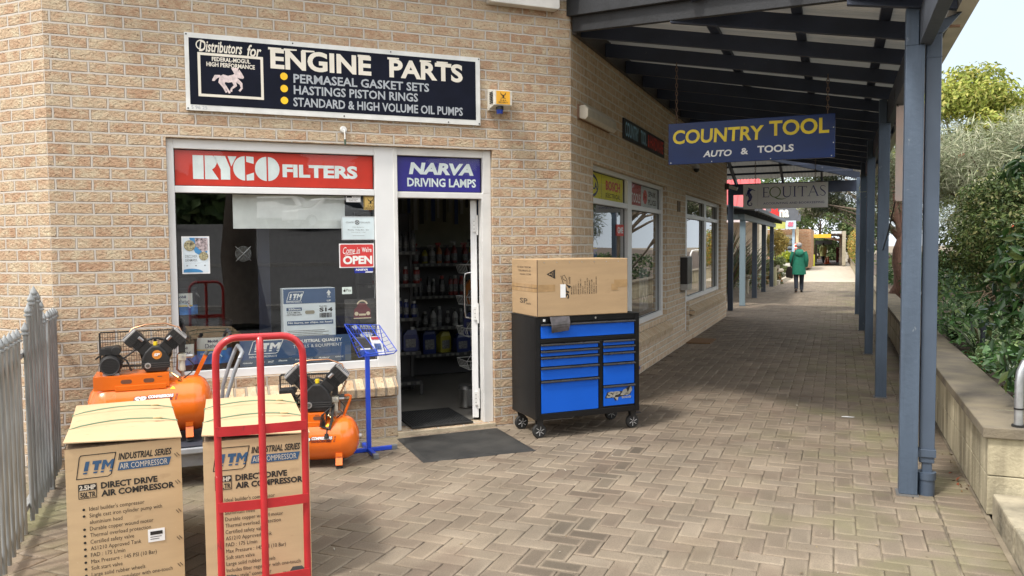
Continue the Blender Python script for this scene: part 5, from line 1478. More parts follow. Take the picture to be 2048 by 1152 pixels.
    Bq.flat([(xx(.435), top-.088), (xx(.885), top-.088), (xx(.91), top-.050), (xx(.455), top-.050)], y)
    Wt.text('AIR COMPRESSOR', xx(.455), xx(.875), top-.082, top-.056, y-.001, 0.0)
    P.build('brand_print', ink, b_); P = MB()
    P.text('DIRECT DRIVE', xx(.29), xx(.78), top-.163, top-.133, y, 0.04); P.text('AIR COMPRESSOR', xx(.29), xx(.93), top-.200, top-.170, y, 0.04)
    P.rect(xx(.10), xx(.255), top-.163, top-.133, y); P.ring([(xx(.10), top-.200), (xx(.255), top-.200), (xx(.255), top-.133), (xx(.10), top-.133)], .003, y-.0003)
    Wt.text('2.5HP', xx(.11), xx(.245), top-.160, top-.138, y-.001, .04); P.text('50LTR', xx(.115), xx(.245), top-.195, top-.170, y-.0006, .03)
    P.build('heading_print', ink, b_); P = MB()
    z = top-.258
    for i, s_ in enumerate(BUL):
        P.line(s_, xx(.185), z, 0.0182, y, 0.0, 0.0, 0.98*w_/0.47*0.80)
        if bullets and i not in (2, 12): P.disc(xx(.14), z+.008, .006, y, 10)
        z -= 0.0305
    P.text('3 YEAR PUMP WARRANTY', xx(.18), xx(.74), z-.004, z+.016, y, 0.03)
    if not bullets:
        for i in range(16): P.rect(xx(.72)+i*.006, xx(.72)+i*.006+random.choice((.002, .004)), 0.02, 0.075, y)
    P.build('bullet_list', ink, b_); Bq.build('blue_print', ink_blue, b_); Wt.build('pale_print', M('pale print', (0.55, 0.50, 0.42), 0.8), b_)
    m = MB()
    for zz in (h-.07, h-.20, h-.34, h-.47, h-.60):
        m.bar((X1-.030, -.001, zz), (X1-.018, -.001, zz-.016), .003, .003); m.bar((X1-.020, -.001, zz+.004), (X1-.008, -.001, zz-.012), .003, .003)
    m.build('staples', M('dark staples', (0.12, 0.09, 0.06), 0.4, 0.6), b_)
    if sticker:
        m = MB(); m.box(xx(.68), xx(.83), -.0025, -.001, top-.445, top-.385); s_ = m.build('sticker', paper, t)
        m = MB(); m.rect(xx(.70), xx(.81), top-.412, top-.395, -.0035); m.rect(xx(.70), xx(.80), top-.423, top-.420, -.0035); m.rect(xx(.70), xx(.78), top-.433, top-.430, -.0035); m.build('sticker_print', ink, s_)
    return t
carton('brown carton reading DIRECT DRIVE AIR COMPRESSOR standing beside the grey picket fence', -3.900, -3.418, 2.62, 1.10, 0.735, True, R(3), True)
carton('brown carton reading DIRECT DRIVE AIR COMPRESSOR standing behind the red hand truck', -3.326, -2.848, 2.76, 1.10, 0.735, False, R(-3))

# ------------------------------------------------------------------ red hand truck
def hand_truck():
    o = (-3.09, -3.05, 0)
    t = thing('hand_truck', 'red tubular hand truck with three cross straps standing in front of a carton', 'hand truck', cw(*o), A45+R(-3))
    rm = M('red powder coat', (0.41, 0.018, 0.024), 0.32, 0, 0.15, 10, coat=0.2)
    W2, H, r = 0.182, 1.245, 0.0155
    pts = [(-W2, 0.0, 0.09), (-W2, 0, H-.10)]+[(-W2+.09-.09*math.cos(R(a)), 0, H-.09+.09*math.sin(R(a))) for a in (15, 30, 45, 60, 75, 90)]+[(W2-.09+.09*math.sin(R(a)), 0, H-.09+.09*math.cos(R(a))) for a in (0, 15, 30, 45, 60, 75)]+[(W2, 0, H-.10), (W2, 0, 0.09)]
    wear(rm, (0.10, 0.02, 0.02), 18, .63, .68, .7, (1, 1, .4)); wear(rm, (0.62, 0.25, 0.22), 30, .68, .71, .5)
    m = MB(); m.tube(pts, r, 14); m.build('frame', rm, t, smooth=60)
    m = MB(); m.tube([(0, -.0, H-.004), (0, -.018, H-.02), (0, -.03, H-.06), (0, -.03, 0.10)], [r, r, r, r], 12); m.build('centre_tube', rm, t, smooth=60)
    for z in (0.845, 0.515, 0.175):
        m = MB(); n = 8; v = []; f = []
        for i in range(n+1):
            x = -W2-.008+(2*W2+.016)*i/n; y = -0.020-0.012*math.sin(math.pi*i/n)
            v += [(x, y, z-.021), (x, y, z+.021), (x, y+.005, z+.021), (x, y+.005, z-.021)]
        for i in range(n):
            for k in range(4): f.append((4*i+k, 4*i+4+k, 4*i+4+(k+1) % 4, 4*i+(k+1) % 4))
        f += [(0, 1, 2, 3), (4*n+3, 4*n+2, 4*n+1, 4*n)]
        m.add(v, f); m.build('cross_strap', rm, t, smooth=30)
    m = MB(); m.box(-0.20, 0.20, 0.0, 0.22, 0.012, 0.018); m.build('toe_plate', rm, t, 0.002)
    m = MB(); m.cyl((-0.185, .075, 0.086), (0.185, .075, 0.086), 0.010); m.build('axle', steel, t)
    for s in (-1, 1):
        m = MB(); m.lathe([(0.04, -.03), (0.07, -.032), (0.085, -.02), (0.085, .02), (0.07, .032), (0.04, .03)], (s*0.145, .075, 0.086), 'x', 28); w_ = m.build('wheel', rubber, t, smooth=40)
        m = MB(); m.lathe([(0.02, -.035), (0.04, -.025), (0.04, .025), (0.02, .035)], (s*0.145, .075, 0.086), 'x', 20); m.build('hub', rm, w_, smooth=40)
        m = MB(); m.bar((s*.175, 0, .16), (s*.178, .075, .086), .01, .04); m.build('axle_bracket', rm, t)
hand_truck()

# ------------------------------------------------------------------ compressors
orange = M('orange enamel', (0.78, 0.155, 0.012), 0.25, 0, 0.06, 3, coat=0.4)
wear(orange, (0.62, 0.22, 0.08), 6, .58, .72, .35); wear(orange, (0.30, 0.08, 0.02), 26, .68, .71, .6)
blk = M('black casting', (0.014, 0.014, 0.015), 0.45, 0, 0.3, 30)
silver = M('cast aluminium', (0.50, 0.50, 0.51), 0.4, 0.8, 0.15, 20)
copper = M('copper pipe', (0.55, 0.30, 0.18), 0.3, 1.0)
def compressor(label, o, r, half, rz, zc, logo=True, cord=False, s=1.0, ps=1.12, dx=0.0):
    """belt drive compressor on a horizontal tank; local x along the tank, z up, -y to the front; o = point on the floor under the tank"""
    t = thing('air_compressor', label, 'compressor', cw(*o), A45+rz, 'orange air compressors')
    m = MB()
    prof = [(0.0, -half-.075), (r*.35, -half-.068), (r*.62, -half-.050), (r*.85, -half-.022), (r*.97, -half+.012), (r, -half+.05), (r*1.004, -half+.055), (r*1.004, -half+.06), (r, -half+.065), (r, half-.065), (r*1.004, half-.06), (r*1.004, half-.055), (r, half-.05), (r*.97, half-.012), (r*.85, half+.022), (r*.62, half+.050), (r*.35, half+.068), (0.0, half+.075)]
    m.lathe(prof, (0, 0, zc), 'x', 40); tank = m.build('tank', orange, t, smooth=50)
    for sx in (-1, 1):
        m = MB(); m.cyl((sx*(half+.066), 0, zc), (sx*(half+.088), 0, zc), 0.022, n=16); m.build('bung', silver if sx > 0 else orange, tank)
    # feet
    for sx in (-1, 1):
        for sy in (-1, 1):
            m = MB(); x = sx*half*.72; y0 = sy*r*.72; zf = zc-r*.60
            m.bar((x, y0, zf), (x, sy*r*1.02, zc-r-.012), .05, .008, upv=(0, sy, 0.6)); m.bar((x, sy*r*1.02, zc-r-.012), (x, sy*r*.55, zc-r-.018), .05, .006); m.box(x-.025, x+.025, sy*r*.7-.03, sy*r*.7+.03, zf-.02, zf+.01)
            p = m.build('foot', orange, t, 0.002)
            m = MB(); m.cyl((x, sy*r*.85, zc-r-.022), (x, sy*r*.85, zc-r-.040), .022, .026, n=14); m.build('rubber_pad', rubber, p)
    # saddle with slots
    pz = zc+r*.86; ph = .075*s; px0, px1 = -half-.02, half*.36
    pw = r*.72
    m = MB()
    m.box(px0, px1, -pw, pw, pz+ph-.006, pz+ph); m.box(px0, px1, -pw, -pw+.006, pz-.02, pz+ph-.006); m.box(px0, px1, pw-.006, pw, pz-.02, pz+ph-.006); m.box(px1-.006, px1, -pw+.006, pw-.006, pz, pz+ph-.006); m.box(px0+.13, px1-.02, -pw-.005, -pw, pz-.03, pz+.005)
    sd_ = m.build('saddle', orange, t, 0.003)
    m = MB()
    for x in (px0+.20*s, px0+.34*s): m.flat(rrect(x-.034*s, x+.034*s, pz+.018, pz+.046, .013), -pw-.001)
    m.rect(px1-.075, px1-.045, pz+.052, pz+.057, -pw-.001)
    m.build('slots', M('slot shade', (0.16, 0.06, 0.03), 0.8), sd_)
    zt = pz+ph
    # motor: body along y, grille facing front, capacitor box on top
    mx = px0+.105*s; mr = .066*s
    m = MB(); m.lathe([(mr*.9, -.13*s), (mr, -.12*s), (mr, .10*s), (mr*.9, .12*s)], (mx, 0, zt+mr+.004), 'y', 28)
    for a in range(0, 360, 20): m.bar((mx+mr*math.cos(R(a)), -.08*s, zt+mr+.004+mr*math.sin(R(a))), (mx+mr*math.cos(R(a)), .09*s, zt+mr+.004+mr*math.sin(R(a))), .004, .012, upv=(math.cos(R(a)), 0, math.sin(R(a))))
    mo = m.build('motor', blk, t, smooth=40)
    m = MB()
    for i in range(-5, 6):
        q = i*.011*s; l = math.sqrt(max(0, (mr*.82)**2-q*q))
        m.bar((mx+q, -.132*s, zt+mr-l), (mx+q, -.132*s, zt+mr+l), .002, .003); m.bar((mx-l, -.132*s, zt+mr+q), (mx+l, -.132*s, zt+mr+q), .002, .003)
    m.tube([(mx+mr*.86*math.cos(R(a)), -.131*s, zt+mr+mr*.86*math.sin(R(a))) for a in range(0, 360, 18)], .004, 6, closed=True)
    m.build('fan_grille', M('grille black', (0.03, 0.03, 0.032), 0.5), mo)
    m = MB(); m.box(mx-.06*s, mx+.03*s, -.08*s, .05*s, zt+2*mr+.004, zt+2*mr+.05*s); m.cyl((mx+.035*s, -.095*s, zt+2*mr+.03*s), (mx+.035*s, .05*s, zt+2*mr+.03*s), .030*s, n=18); m.box(mx-.035*s, mx+.025*s, -.07*s, .04*s, zt+2*mr+.05*s, zt+2*mr+.056*s); m.build('capacitor_box', blk, mo, 0.005)
    m = MB(); m.box(mx-.05, mx+.05, -.09*s, .08*s, zt, zt+.012); m.build('motor_foot', steel, mo)
    # V-twin pump
    sq = s*ps; cx_ = px0+.385*s+dx; cz_ = zt+.085*sq
    m = MB(); m.prism([(cx_-.078*sq, cz_-.05*sq), (cx_-.055*sq, cz_-.082*sq), (cx_+.055*sq, cz_-.082*sq), (cx_+.078*sq, cz_-.05*sq), (cx_+.080*sq, cz_-.005*sq), (cx_+.060*sq, cz_+.040*sq), (cx_+.022*sq, cz_+.078*sq), (cx_-.022*sq, cz_+.078*sq), (cx_-.060*sq, cz_+.040*sq), (cx_-.080*sq, cz_-.005*sq)], -.075*sq, .06*sq)
    pu = m.build('crankcase', blk, t, 0.010, seg=3)
    m = MB()
    for z in (-.028, -.040, -.052): m.box(cx_-.082*sq, cx_+.082*sq, -.080*sq, -.060*sq, cz_+z*sq-.003*sq, cz_+z*sq+.003*sq)
    m.build('crankcase_rib', M('rib black', (0.04, 0.04, 0.042), 0.4), pu)
    m = MB(); m.cyl((cx_-.045*sq, -.078*sq, cz_-.040*sq), (cx_-.045*sq, -.088*sq, cz_-.040*sq), .018*sq, n=20); m.build('sight_glass', silver, pu)
    m = MB(); m.cyl((cx_-.045*sq, -.088*sq, cz_-.040*sq), (cx_-.045*sq, -.0895*sq, cz_-.040*sq), .011*sq, n=16); m.build('sight_lens', M('sight lens', (0.10, 0.10, 0.09), 0.1), pu)
    m = MB(); m.cyl((cx_, -.02*sq, cz_+.078*sq), (cx_, -.02*sq, cz_+.100*sq), .012*sq, n=12); m.build('oil_cap', yellow, pu)
    if logo:
        m = MB(); m.disc(cx_+.008*sq, cz_+.025*sq, .028*sq, -.0765*sq, 24); b_ = m.build('badge', M('badge orange', (0.60, 0.22, 0.03), 0.4), pu)
        m = MB(); m.text('SP', cx_-.010*sq, cx_+.026*sq, cz_+.016*sq, cz_+.034*sq, -.078*sq, .05, .2); m.build('badge_lettering', paper, b_)
    for sx in (-1, 1):
        ax = Vector((sx*.70, 0, .71)).normalized(); pxv = Vector((ax.z*1, 0, -ax.x*1))
        def blk_(a0, a1, hw, hy, mb, mi=0):
            c0 = Vector((cx_, -.005*sq, cz_))+ax*a0*sq; c1 = Vector((cx_, -.005*sq, cz_))+ax*a1*sq
            mb.bar(c0, c1, hw*2*sq, hy*2*sq, mi, upv=(0, 1, 0))
        m = MB(); blk_(.06, .11, .038, .042, m)
        for a in (.112, .120, .128, .136, .144): blk_(a, a+.004, .046, .050, m)
        blk_(.11, .15, .036, .040, m)
        cy_ = m.build('cylinder', blk, t, 0.002)
        m = MB(); blk_(.150, .200, .050, .052, m)
        for q in (-.02, 0, .02):
            c0 = Vector((cx_, -.058*sq, cz_))+ax*.16*sq+pxv*q*sq; m.bar(c0, c0+ax*.035*sq, .003*sq, .006*sq, 0, (0, 1, 0))
        m.build('cylinder_head', blk, cy_, 0.004)
        m = MB(); blk_(.201, .212, .046, .048, m)
        for q in range(-4, 5):
            c0 = Vector((cx_, -.05*sq, cz_))+ax*.214*sq+pxv*q*.010*sq; m.bar(c0, c0+Vector((0, .09*sq, 0)), .004*sq, .014*sq, 0, ax)
        m.build('head_cover', silver, cy_, 0.002)
        m = MB(); c0 = Vector((cx_, -.055*sq, cz_))+ax*.13*sq-pxv*.03*sq*sx; m.cyl(c0, c0+ax*.03*sq+Vector((0, -.01, 0)), .010*sq, n=10); m.build('elbow', silver, cy_)
    m = MB(); p0 = Vector((cx_, 0.02, cz_))+Vector((-.70, 0, .71))*.215*sq; p1 = Vector((cx_, 0.02, cz_))+Vector((.70, 0, .71))*.215*sq
    m.tube([p0, p0+Vector((.02, .01, .03))*sq, (cx_-.05*sq, .03, cz_+.205*sq), (cx_+.06*sq, .03, cz_+.208*sq), p1+Vector((-.01, .01, .025))*sq, p1], .006, 8)
    m.tube([p1+Vector((-.02, 0, -.03)), p1+Vector((.015, 0, -.10)), (cx_+.125*sq, 0, cz_), (cx_+.12*sq, 0, zt), (cx_+.16*sq, 0, zc+r)], .007, 8)
    m.build('copper_pipe', copper, t, smooth=60)
    # belt guard of black wire
    g = MB(); gx0, gx1, gz0, gz1, gy = px0+.03*s, cx_+.135*s, zt+.005, zt+.272*s, .105*s
    n = 30
    for i in range(n+1):
        x = gx0+(gx1-gx0)*i/n
        g.bar((x, gy, gz0), (x, gy, gz1), .0024, .0024, upv=(0, 1, 0)); g.bar((x, gy, gz1), (x, gy+.07*s, gz1), .0024, .0024)
    for i in range(9):
        z = gz0+(gz1-gz0)*i/8
        g.bar((gx0, gy, z), (gx1, gy, z), .003, .003)
    for j in range(4): g.bar((gx0, gy+.07*s*j/3, gz1), (gx1, gy+.07*s*j/3, gz1), .003, .003)
    g.bar((gx0, gy, gz0-.004), (gx0, gy, gz1), .012, .006, upv=(0, 1, 0))
    g.build('belt_guard', blk, t)
    m = MB(); m.tube([(mx+.04*s+.0, .085*s, zt+mr)]+[(cx_+.098*s*math.cos(R(a)), .085*s, cz_+.03*s+.098*s*math.sin(R(a))) for a in range(110, -91, -20)]+[(mx+.04*s, .085*s, zt+mr-.03)], .007, 6); m.tube([(cx_+.098*s*math.cos(R(a)), .08*s, cz_+.03*s+.098*s*math.sin(R(a))) for a in range(0, 360, 20)], .009, 6, closed=True)
    for a in (20, 92, 164, 236, 308): m.bar((cx_, .08*s, cz_+.03*s), (cx_+.095*s*math.cos(R(a)), .08*s, cz_+.03*s+.095*s*math.sin(R(a))), .014, .010, upv=(0, 1, 0))
    m.build('flywheel', blk, t, smooth=50)
    # pressure switch, regulator, gauge, valve
    qx = half*.62; tz = zc+r
    m = MB(); m.box(qx-.022*s, qx+.022*s, -.05*s, .02*s, tz+.170*s, tz+.245*s); m.build('pressure_switch', blk, t, 0.004)
    m = MB(); m.cyl((qx, -.015*s, tz+.245*s), (qx, -.015*s, tz+.262*s), .011*s, n=12); m.build('switch_knob', red, t)
    m = MB(); m.box(qx-.026*s, qx+.026*s, -.045*s, .005*s, tz+.115*s, tz+.160*s); m.cyl((qx, -.02*s, tz+.115*s), (qx, -.02*s, tz+.040*s), .019*s, .021*s, n=14); m.cyl((qx, -.02*s, tz+.16*s), (qx, -.02*s, tz+.17*s), .012*s, n=10); m.build('regulator', M('cream regulator', (0.52, 0.50, 0.42), 0.4), t, 0.002)
    m = MB(); m.cyl((qx, -.02*s, tz+.04*s), (qx, -.02*s, tz-.01*s), .011*s, n=10); m.build('riser', M('riser zinc', (0.42, 0.40, 0.36), 0.35, 0.8), t)
    m = MB(); m.cyl((qx+.005, -.046*s, tz+.14*s), (qx+.005, -.058*s, tz+.14*s), .010*s, n=12); m.cyl((qx+.028*s, -.01*s, tz+.14*s), (qx+.07*s, -.01*s, tz+.14*s), .014*s, n=12); m.build('gauge', silver, t)
    m = MB(); m.cyl((qx-.02*s, -.095*s, tz-.035*s), (qx-.02*s, -.06*s, tz-.075*s+.05*s), .016*s, n=10); m.tube([(qx-.01*s, -.08*s, tz-.02*s), (qx-.03*s, -.10*s, tz+.005*s), (qx-.085*s, -.06*s, tz+.045*s)], [.009*s, .010*s, .006*s], 8); m.build('safety_valve', brass, t, smooth=40)
    m = MB(); m.tube([(qx+.04*s, -.02*s, tz+.12*s), (qx+.075*s, -.04*s, tz+.08*s), (qx+.06*s, -.05*s, tz+.03*s), (qx, -.06*s, tz-.015*s)], .004*s, 6); m.build('cable', rubber, t, smooth=60); m = MB(); m.tube([(mx-.06*s, 0, zt+2*mr), (mx-.09*s, -.06*s, zt+2*mr-.02), (mx-.07*s, -.10*s, zt+mr*2)], .006*s, 6); m.build('cable', rubber, t, smooth=60); m = MB(); m.tube([(mx+.05*s, -.06*s, zt+2*mr), (mx+.10*s, -.08*s, zt+2*mr-.04), (mx+.125*s, -.06*s, zt+.02)], .006*s, 6); m.build('cable', rubber, t, smooth=60)
    # push handle
    hx = half*.86
    m = MB(); m.bar((hx, 0, tz-.02), (hx+.085*s, 0, tz+.155*s), .028*s, .012, upv=(0, 1, 0)) if not cord else m.tube([(hx-.01, 0, tz-.02), (hx+.05*s, 0, tz+.13*s), (hx+.055*s, 0, tz+.155*s), (hx+.035*s, 0, tz+.165*s), (hx-.0, 0, tz+.160*s)], .0105, 10)
    h_ = m.build('handle', orange, t, smooth=50)
    m = MB()
    if cord: m.cyl((hx+.005, 0, tz+.161*s), (hx-.05*s, 0, tz+.157*s), .015, n=10)
    else: m.cyl((hx+.078*s, 0, tz+.140*s), (hx+.092*s, 0, tz+.170*s), .017, .014, n=10)
    m.build('grip', M('grey rubber grip', (0.07, 0.07, 0.07), 0.7), h_)
    # decal on the tank front: wrapped onto the cylinder
    def wrap(mb):
        for i, (x, y, z) in enumerate(mb.v):
            a = (z-zc)/r
            rr = r*1.0035+(0.0008 if y < -0.5 else 0)
            mb.v[i] = (x, -rr*math.cos(a), zc+rr*math.sin(a))
        return mb
    lx, lz = -half*.22, zc+(.062 if logo else .0)
    m = MB(); m.flat([(lx-.045*s, lz-.012), (lx+.215*s, lz-.004), (lx+.228*s, lz+.046), (lx+.05*s, lz+.050), (lx-.025*s, lz+.040)], 0)
    m = MB()
    m.text('SP', lx-.035*s, lx+.045*s, lz-.004, lz+.038, -1, .05, .2); m.text('COMPRESSORS', lx+.055*s, lx+.215*s, lz+.021, lz+.042, -1, .05, .2)
    wrap(m).build('decal_white', paper, tank)
    m = MB(); m.text('CONSTRUCTION SERIES', lx+.048*s, lx+.208*s, lz+.000, lz+.016, -1, .05, .2)
    for q in (.222, .230): m.flat([(lx+q*s, lz), (lx+(q+.004)*s, lz), (lx+(q+.014)*s, lz+.044), (lx+(q+.010)*s, lz+.044)], -1)
    m.text('SP', lx-.042*s, lx+.052*s, lz-.011, lz+.041, 0, .10, .2); m.text('COMPRESSORS', lx+.050*s, lx+.219*s, lz+.017, lz+.045, 0, .09, .2)
    wrap(m).build('decal_dark', M('decal maroon', (0.09, 0.012, 0.02), 0.4), tank)
    m = MB(); m.flat([(half*.42-.018, zc+r*.72), (half*.42+.018, zc+r*.72), (half*.42, zc+r*.72+.03)], -1); wrap(m).build('warning_label', yellow, tank)
    if cord:
        m = MB()
        for i in range(5): m.tube([(qx-.03+.006*i, -.07-.004*i, tz+.10), (qx-.055-.01*i, -.10-.006*i, tz+.03), (qx-.075-.008*i, -.12-.005*i, tz-.05), (qx-.05+.004*i, -.13-.003*i, tz-.075), (qx-.03+.003*i, -.11-.004*i, tz-.02), (qx-.02+.004*i, -.075, tz+.10)], .0045, 6)
        m.tube([(qx-.055, -.13, tz-.06), (qx-.06, -.155, tz-.11)], .006, 6); m.cyl((qx-.06, -.155, tz-.10), (qx-.06, -.16, tz-.135), .014, .018, n=10)
        m.build('power_cord', rubber, t, smooth=60)
    return t
compressor('orange air compressor with black twin pump on a grey trolley left of the window', (-3.595, -0.56, 0), 0.195, 0.330, R(0), 0.535, True, False, 1.0)
compressor('orange air compressor standing on the paving between a carton and the blue magazine stand', (-2.49, -0.615, 0), 0.163, 0.260, R(-14), 0.203, False, True, 0.93, 1.38, -.045)

def trolley():
    o = (-3.50, -0.56, 0)
    t = thing('platform_trolley', 'grey platform trolley with dark mat and bent grey handle under the compressor', 'trolley', cw(*o), A45)
    gm = M('trolley grey', (0.28, 0.29, 0.31), 0.5, 0.2, 0.15, 9)
    Z1 = 0.290
    m = MB(o); m.box(-4.06, -3.12, -0.86, -0.26, Z1-.012, Z1); m.build('mat', M('dark blue mat', (0.025, 0.030, 0.045), 0.8), t, 0.003)
    m = MB(o); m.box(-4.07, -3.11, -0.875, -0.25, Z1-.055, Z1-.013); p = m.build('deck', M('trolley edge', (0.38, 0.40, 0.43), 0.45, 0.2), t, 0.008)
    m = MB(o); m.box(-3.52, -3.46, -0.8765, -0.8755, Z1-.045, Z1-.022); m.build('maker_label', ink, p)
    m = MB(o); m.box(-4.03, -3.15, -0.83, -0.29, Z1-.15, Z1-.056); m.build('frame', gm, t, 0.004)
    for x in (-3.98, -3.20):
        for y in (-0.78, -0.34):
            m = MB(o); m.bar((x, y, Z1-.15), (x+.02, y, .07), .05, .03, upv=(0, 1, 0)); c = m.build('caster_fork', gm, t)
            m = MB(o); m.lathe([(.03, -.02), (.065, -.018), (.065, .018), (.03, .02)], (x+.02, y, .066), 'y', 20); m.build('wheel', rubber, c, smooth=40)
    m = MB(o)
    for y in (-0.80, -0.32):
        m.tube([(-3.13, y, Z1-.03), (-3.125, y, .45), (-3.11, y, .60), (-3.06, y, .76), (-3.02, y, .86)], .014, 10)
    m.tube([(-3.02, -0.80, .86), (-3.0, -0.78, .90), (-3.0, -0.56, .905), (-3.0, -0.34, .90), (-3.02, -0.32, .86)], .014, 10)
    m.build('handle', M('grey tube', (0.33, 0.35, 0.38), 0.35, 0.4), t, smooth=60)
trolley()

# ------------------------------------------------------------------ magazine stand, mats
def mag_stand():
    o = (-2.035, -0.42, 0)
    t = thing('magazine_stand', 'blue wire magazine stand on a cross foot beside the shop door', 'stand', cw(*o), A45)
    bm = M('blue powder coat', (0.015, 0.06, 0.50), 0.35, 0, 0.1)
    x, y = -2.035, -0.42
    m = MB(o); m.box(x-.017, x+.017, y-.017, y+.017, .03, .80); m.build('pole', bm, t, 0.003)
    m = MB(o); m.box(x-.22, x+.20, y-.016, y+.016, .004, .034); m.build('foot_bar', bm, t, 0.003)
    m = MB(o); m.box(x-.016, x+.016, y-.22, y-.017, .004, .034); m.box(x-.016, x+.016, y+.017, y+.20, .004, .034); m.build('foot_bar', bm, t, 0.003)
    m = MB(o)
    for q in ((x-.225, y), (x+.205, y), (x, y-.225), (x, y+.205)): m.box(q[0]-.022, q[0]+.022, q[1]-.022, q[1]+.022, 0, .038)
    m.build('end_cap', M('grey plastic cap', (0.12, 0.125, 0.13), 0.6), t, 0.003)
    # sloping basket: back panel leans, bottom tray, sides
    w_ = MB(o)
    bl, br = (x-.155, y+.10, 1.02), (x+.125, y+.10, 1.00)     # top back
    fl, fr = (x-.05, y-.06, .775), (x+.20, y-.06, .785)        # bottom front
    kl, kr = (x-.055, y+.05, .755), (x+.16, y+.05, .76)
    tl, tr = (x-.02, y-.10, .80), (x+.215, y-.10, .81)
    for a, b in ((bl, br), (bl, kl), (br, kr), (kl, kr), (kl, fl), (kr, fr), (fl, fr), (bl, tl), (br, tr), (tl, tr), (tl, fl), (tr, fr)):
        w_.cyl(a, b, .0035, n=6)
    for i in range(1, 12):
        k = i/12
        w_.cyl(Vector(bl).lerp(Vector(br), k), Vector(kl).lerp(Vector(kr), k), .0018, n=5); w_.cyl(Vector(kl).lerp(Vector(kr), k), Vector(fl).lerp(Vector(fr), k), .0018, n=5)
    for i in range(1, 7):
        k = i/7
        w_.cyl(Vector(br).lerp(Vector(kr), k), Vector(br).lerp(Vector(tr), k), .0018, n=5); w_.cyl(Vector(bl).lerp(Vector(kl), k), Vector(bl).lerp(Vector(tl), k), .0018, n=5)
        w_.cyl(Vector(bl).lerp(Vector(kl), k), Vector(br).lerp(Vector(kr), k), .0018, n=5)
    for k in (.33, .72): w_.cyl(Vector(bl).lerp(Vector(br), k), Vector(tl).lerp(Vector(tr), k), .004, n=6)
    w_.build('basket', bm, t)
    # catalogues standing in the basket
    for i, (a0, a1, zt, mat, lb) in enumerate(((0.06, .60, .60, M('catalogue brown', (0.10, 0.11, 0.16), 0.5, 0, 0.8, 30, col2=(0.20, 0.20, 0.24)), 'dark catalogue of brown pictures on the left of the blue basket'), (.58, .95, .62, M('catalogue pale', (0.74, 0.76, 0.80), 0.5, 0, 0.3, 25), 'pale catalogue on the right of the blue basket'), (.1, .7, .22, M('catalogue blue', (0.02, 0.06, 0.28), 0.4, 0, 0.3, 12), 'blue leaflet at the front of the blue basket'))):
        B0, B1 = Vector(kl).lerp(Vector(kr), a0), Vector(kl).lerp(Vector(kr), a1)
        T0, T1 = Vector(kl).lerp(Vector(bl), zt).lerp(Vector(kr).lerp(Vector(br), zt), a0), Vector(kl).lerp(Vector(bl), zt).lerp(Vector(kr).lerp(Vector(br), zt), a1)
        dy = Vector((0, -.012-.010*i, .004)); th = Vector((0, -.006, 0))
        c = B0+dy
        m = MB(tuple(c)); P = [B0+dy, B1+dy, T1+dy, T0+dy]
        m.add([tuple(p) for p in P]+[tuple(p+th) for p in P], [(0, 1, 2, 3), (7, 6, 5, 4), (0, 4, 5, 1), (1, 5, 6, 2), (2, 6, 7, 3), (3, 7, 4, 0)])
        ob = m.build('catalogue', mat)
        if i < 2:
            def pp(u, k): return P[0].lerp(P[1], u).lerp(P[3].lerp(P[2], u), k)+Vector((0, -.0085, .003))
            for nm_, mt_, u0, u1, k0, k1 in ((('cover_band', M('cover blue', (0.02, 0.05, 0.28), .4), 0, 1, 0, .26), ('cover_picture', M('cover picture', (0.34, 0.27, 0.22), .4, 0, .9, 60, col2=(.05, .05, .06)), .06, .94, .45, .92), ('cover_title', paper, .15, .8, .31, .40)) if i == 0 else (('cover_band', M('cover red', (0.5, 0.04, 0.05), .4), .1, .9, .82, .96), ('cover_picture', M('cover navy picture', (0.06, 0.10, 0.26), .4, 0, .6, 60), .2, .8, .30, .62))):
                c_ = MB(tuple(c)); c_.add([tuple(pp(u0, k0)), tuple(pp(u1, k0)), tuple(pp(u1, k1)), tuple(pp(u0, k1))], [(0, 1, 2, 3)]); c_.build(nm_, mt_, ob)
        ob.location = cw(*c); ob.rotation_euler.z = A45
        tag(ob, lb, 'catalogue', 'catalogues in the blue stand')
mag_stand()
def mats():
    o = (-1.29, -0.52, 0)
    m = MB(o); m.hexa([(-1.735, -0.92, .001), (-0.815, -0.955, .001), (-0.800, -0.085, .001), (-1.725, -0.095, .001)], [(-1.70, -0.885, .011), (-0.85, -0.915, .011), (-0.835, -0.12, .011), (-1.69, -0.13, .011)])
    ob = m.build('rubber_mat', M('dusty rubber', (0.022, 0.023, 0.024), 0.7, 0, 0.35, 4, 0.2, 80, col2=(0.042, 0.041, 0.039))); ob.location = cw(*o); ob.rotation_euler.z = A45
    tag(ob, 'large plain black rubber mat on the paving outside the shop door', 'mat')
    o = (-1.22, 0.35, FZ)
    t = thing('door_mat', 'black ribbed mat on the floor just inside the shop door', 'mat', cw(*o), A45)
    m = MB(o); m.box(-1.555, -0.975, -0.06+.07, 0.72, .0445, .058) if False else m.box(-1.555, -0.985, 0.03, 0.72, FZ-.011, FZ+.003); m.build('base', M('mat rubber edge', (0.02, 0.02, 0.02), 0.6), t, 0.002)
    m = MB(o)
    for i in range(24):
        for j in range(20):
            x = -1.53+i*.0225; y = .06+j*.032
            m.box(x, x+.013, y, y+.022, FZ+.003, FZ+.008)
    m.build('ribs', M('mat ribs', (0.025, 0.026, 0.027), 0.55), t)
    o = (-2.1, 13.55, 0)
    m = MB(); m.box(-0.19, 0.20, -0.34, 0.34, 0.001, 0.018)
    ob = m.build('door_mat', M('coir', (0.16, 0.085, 0.035), 0.95, 0, 0.3, 60, 0.5, 200), None, 0.004); ob.location = o
    tag(ob, 'brown coir mat at the second door along the walkway', 'mat')
mats()
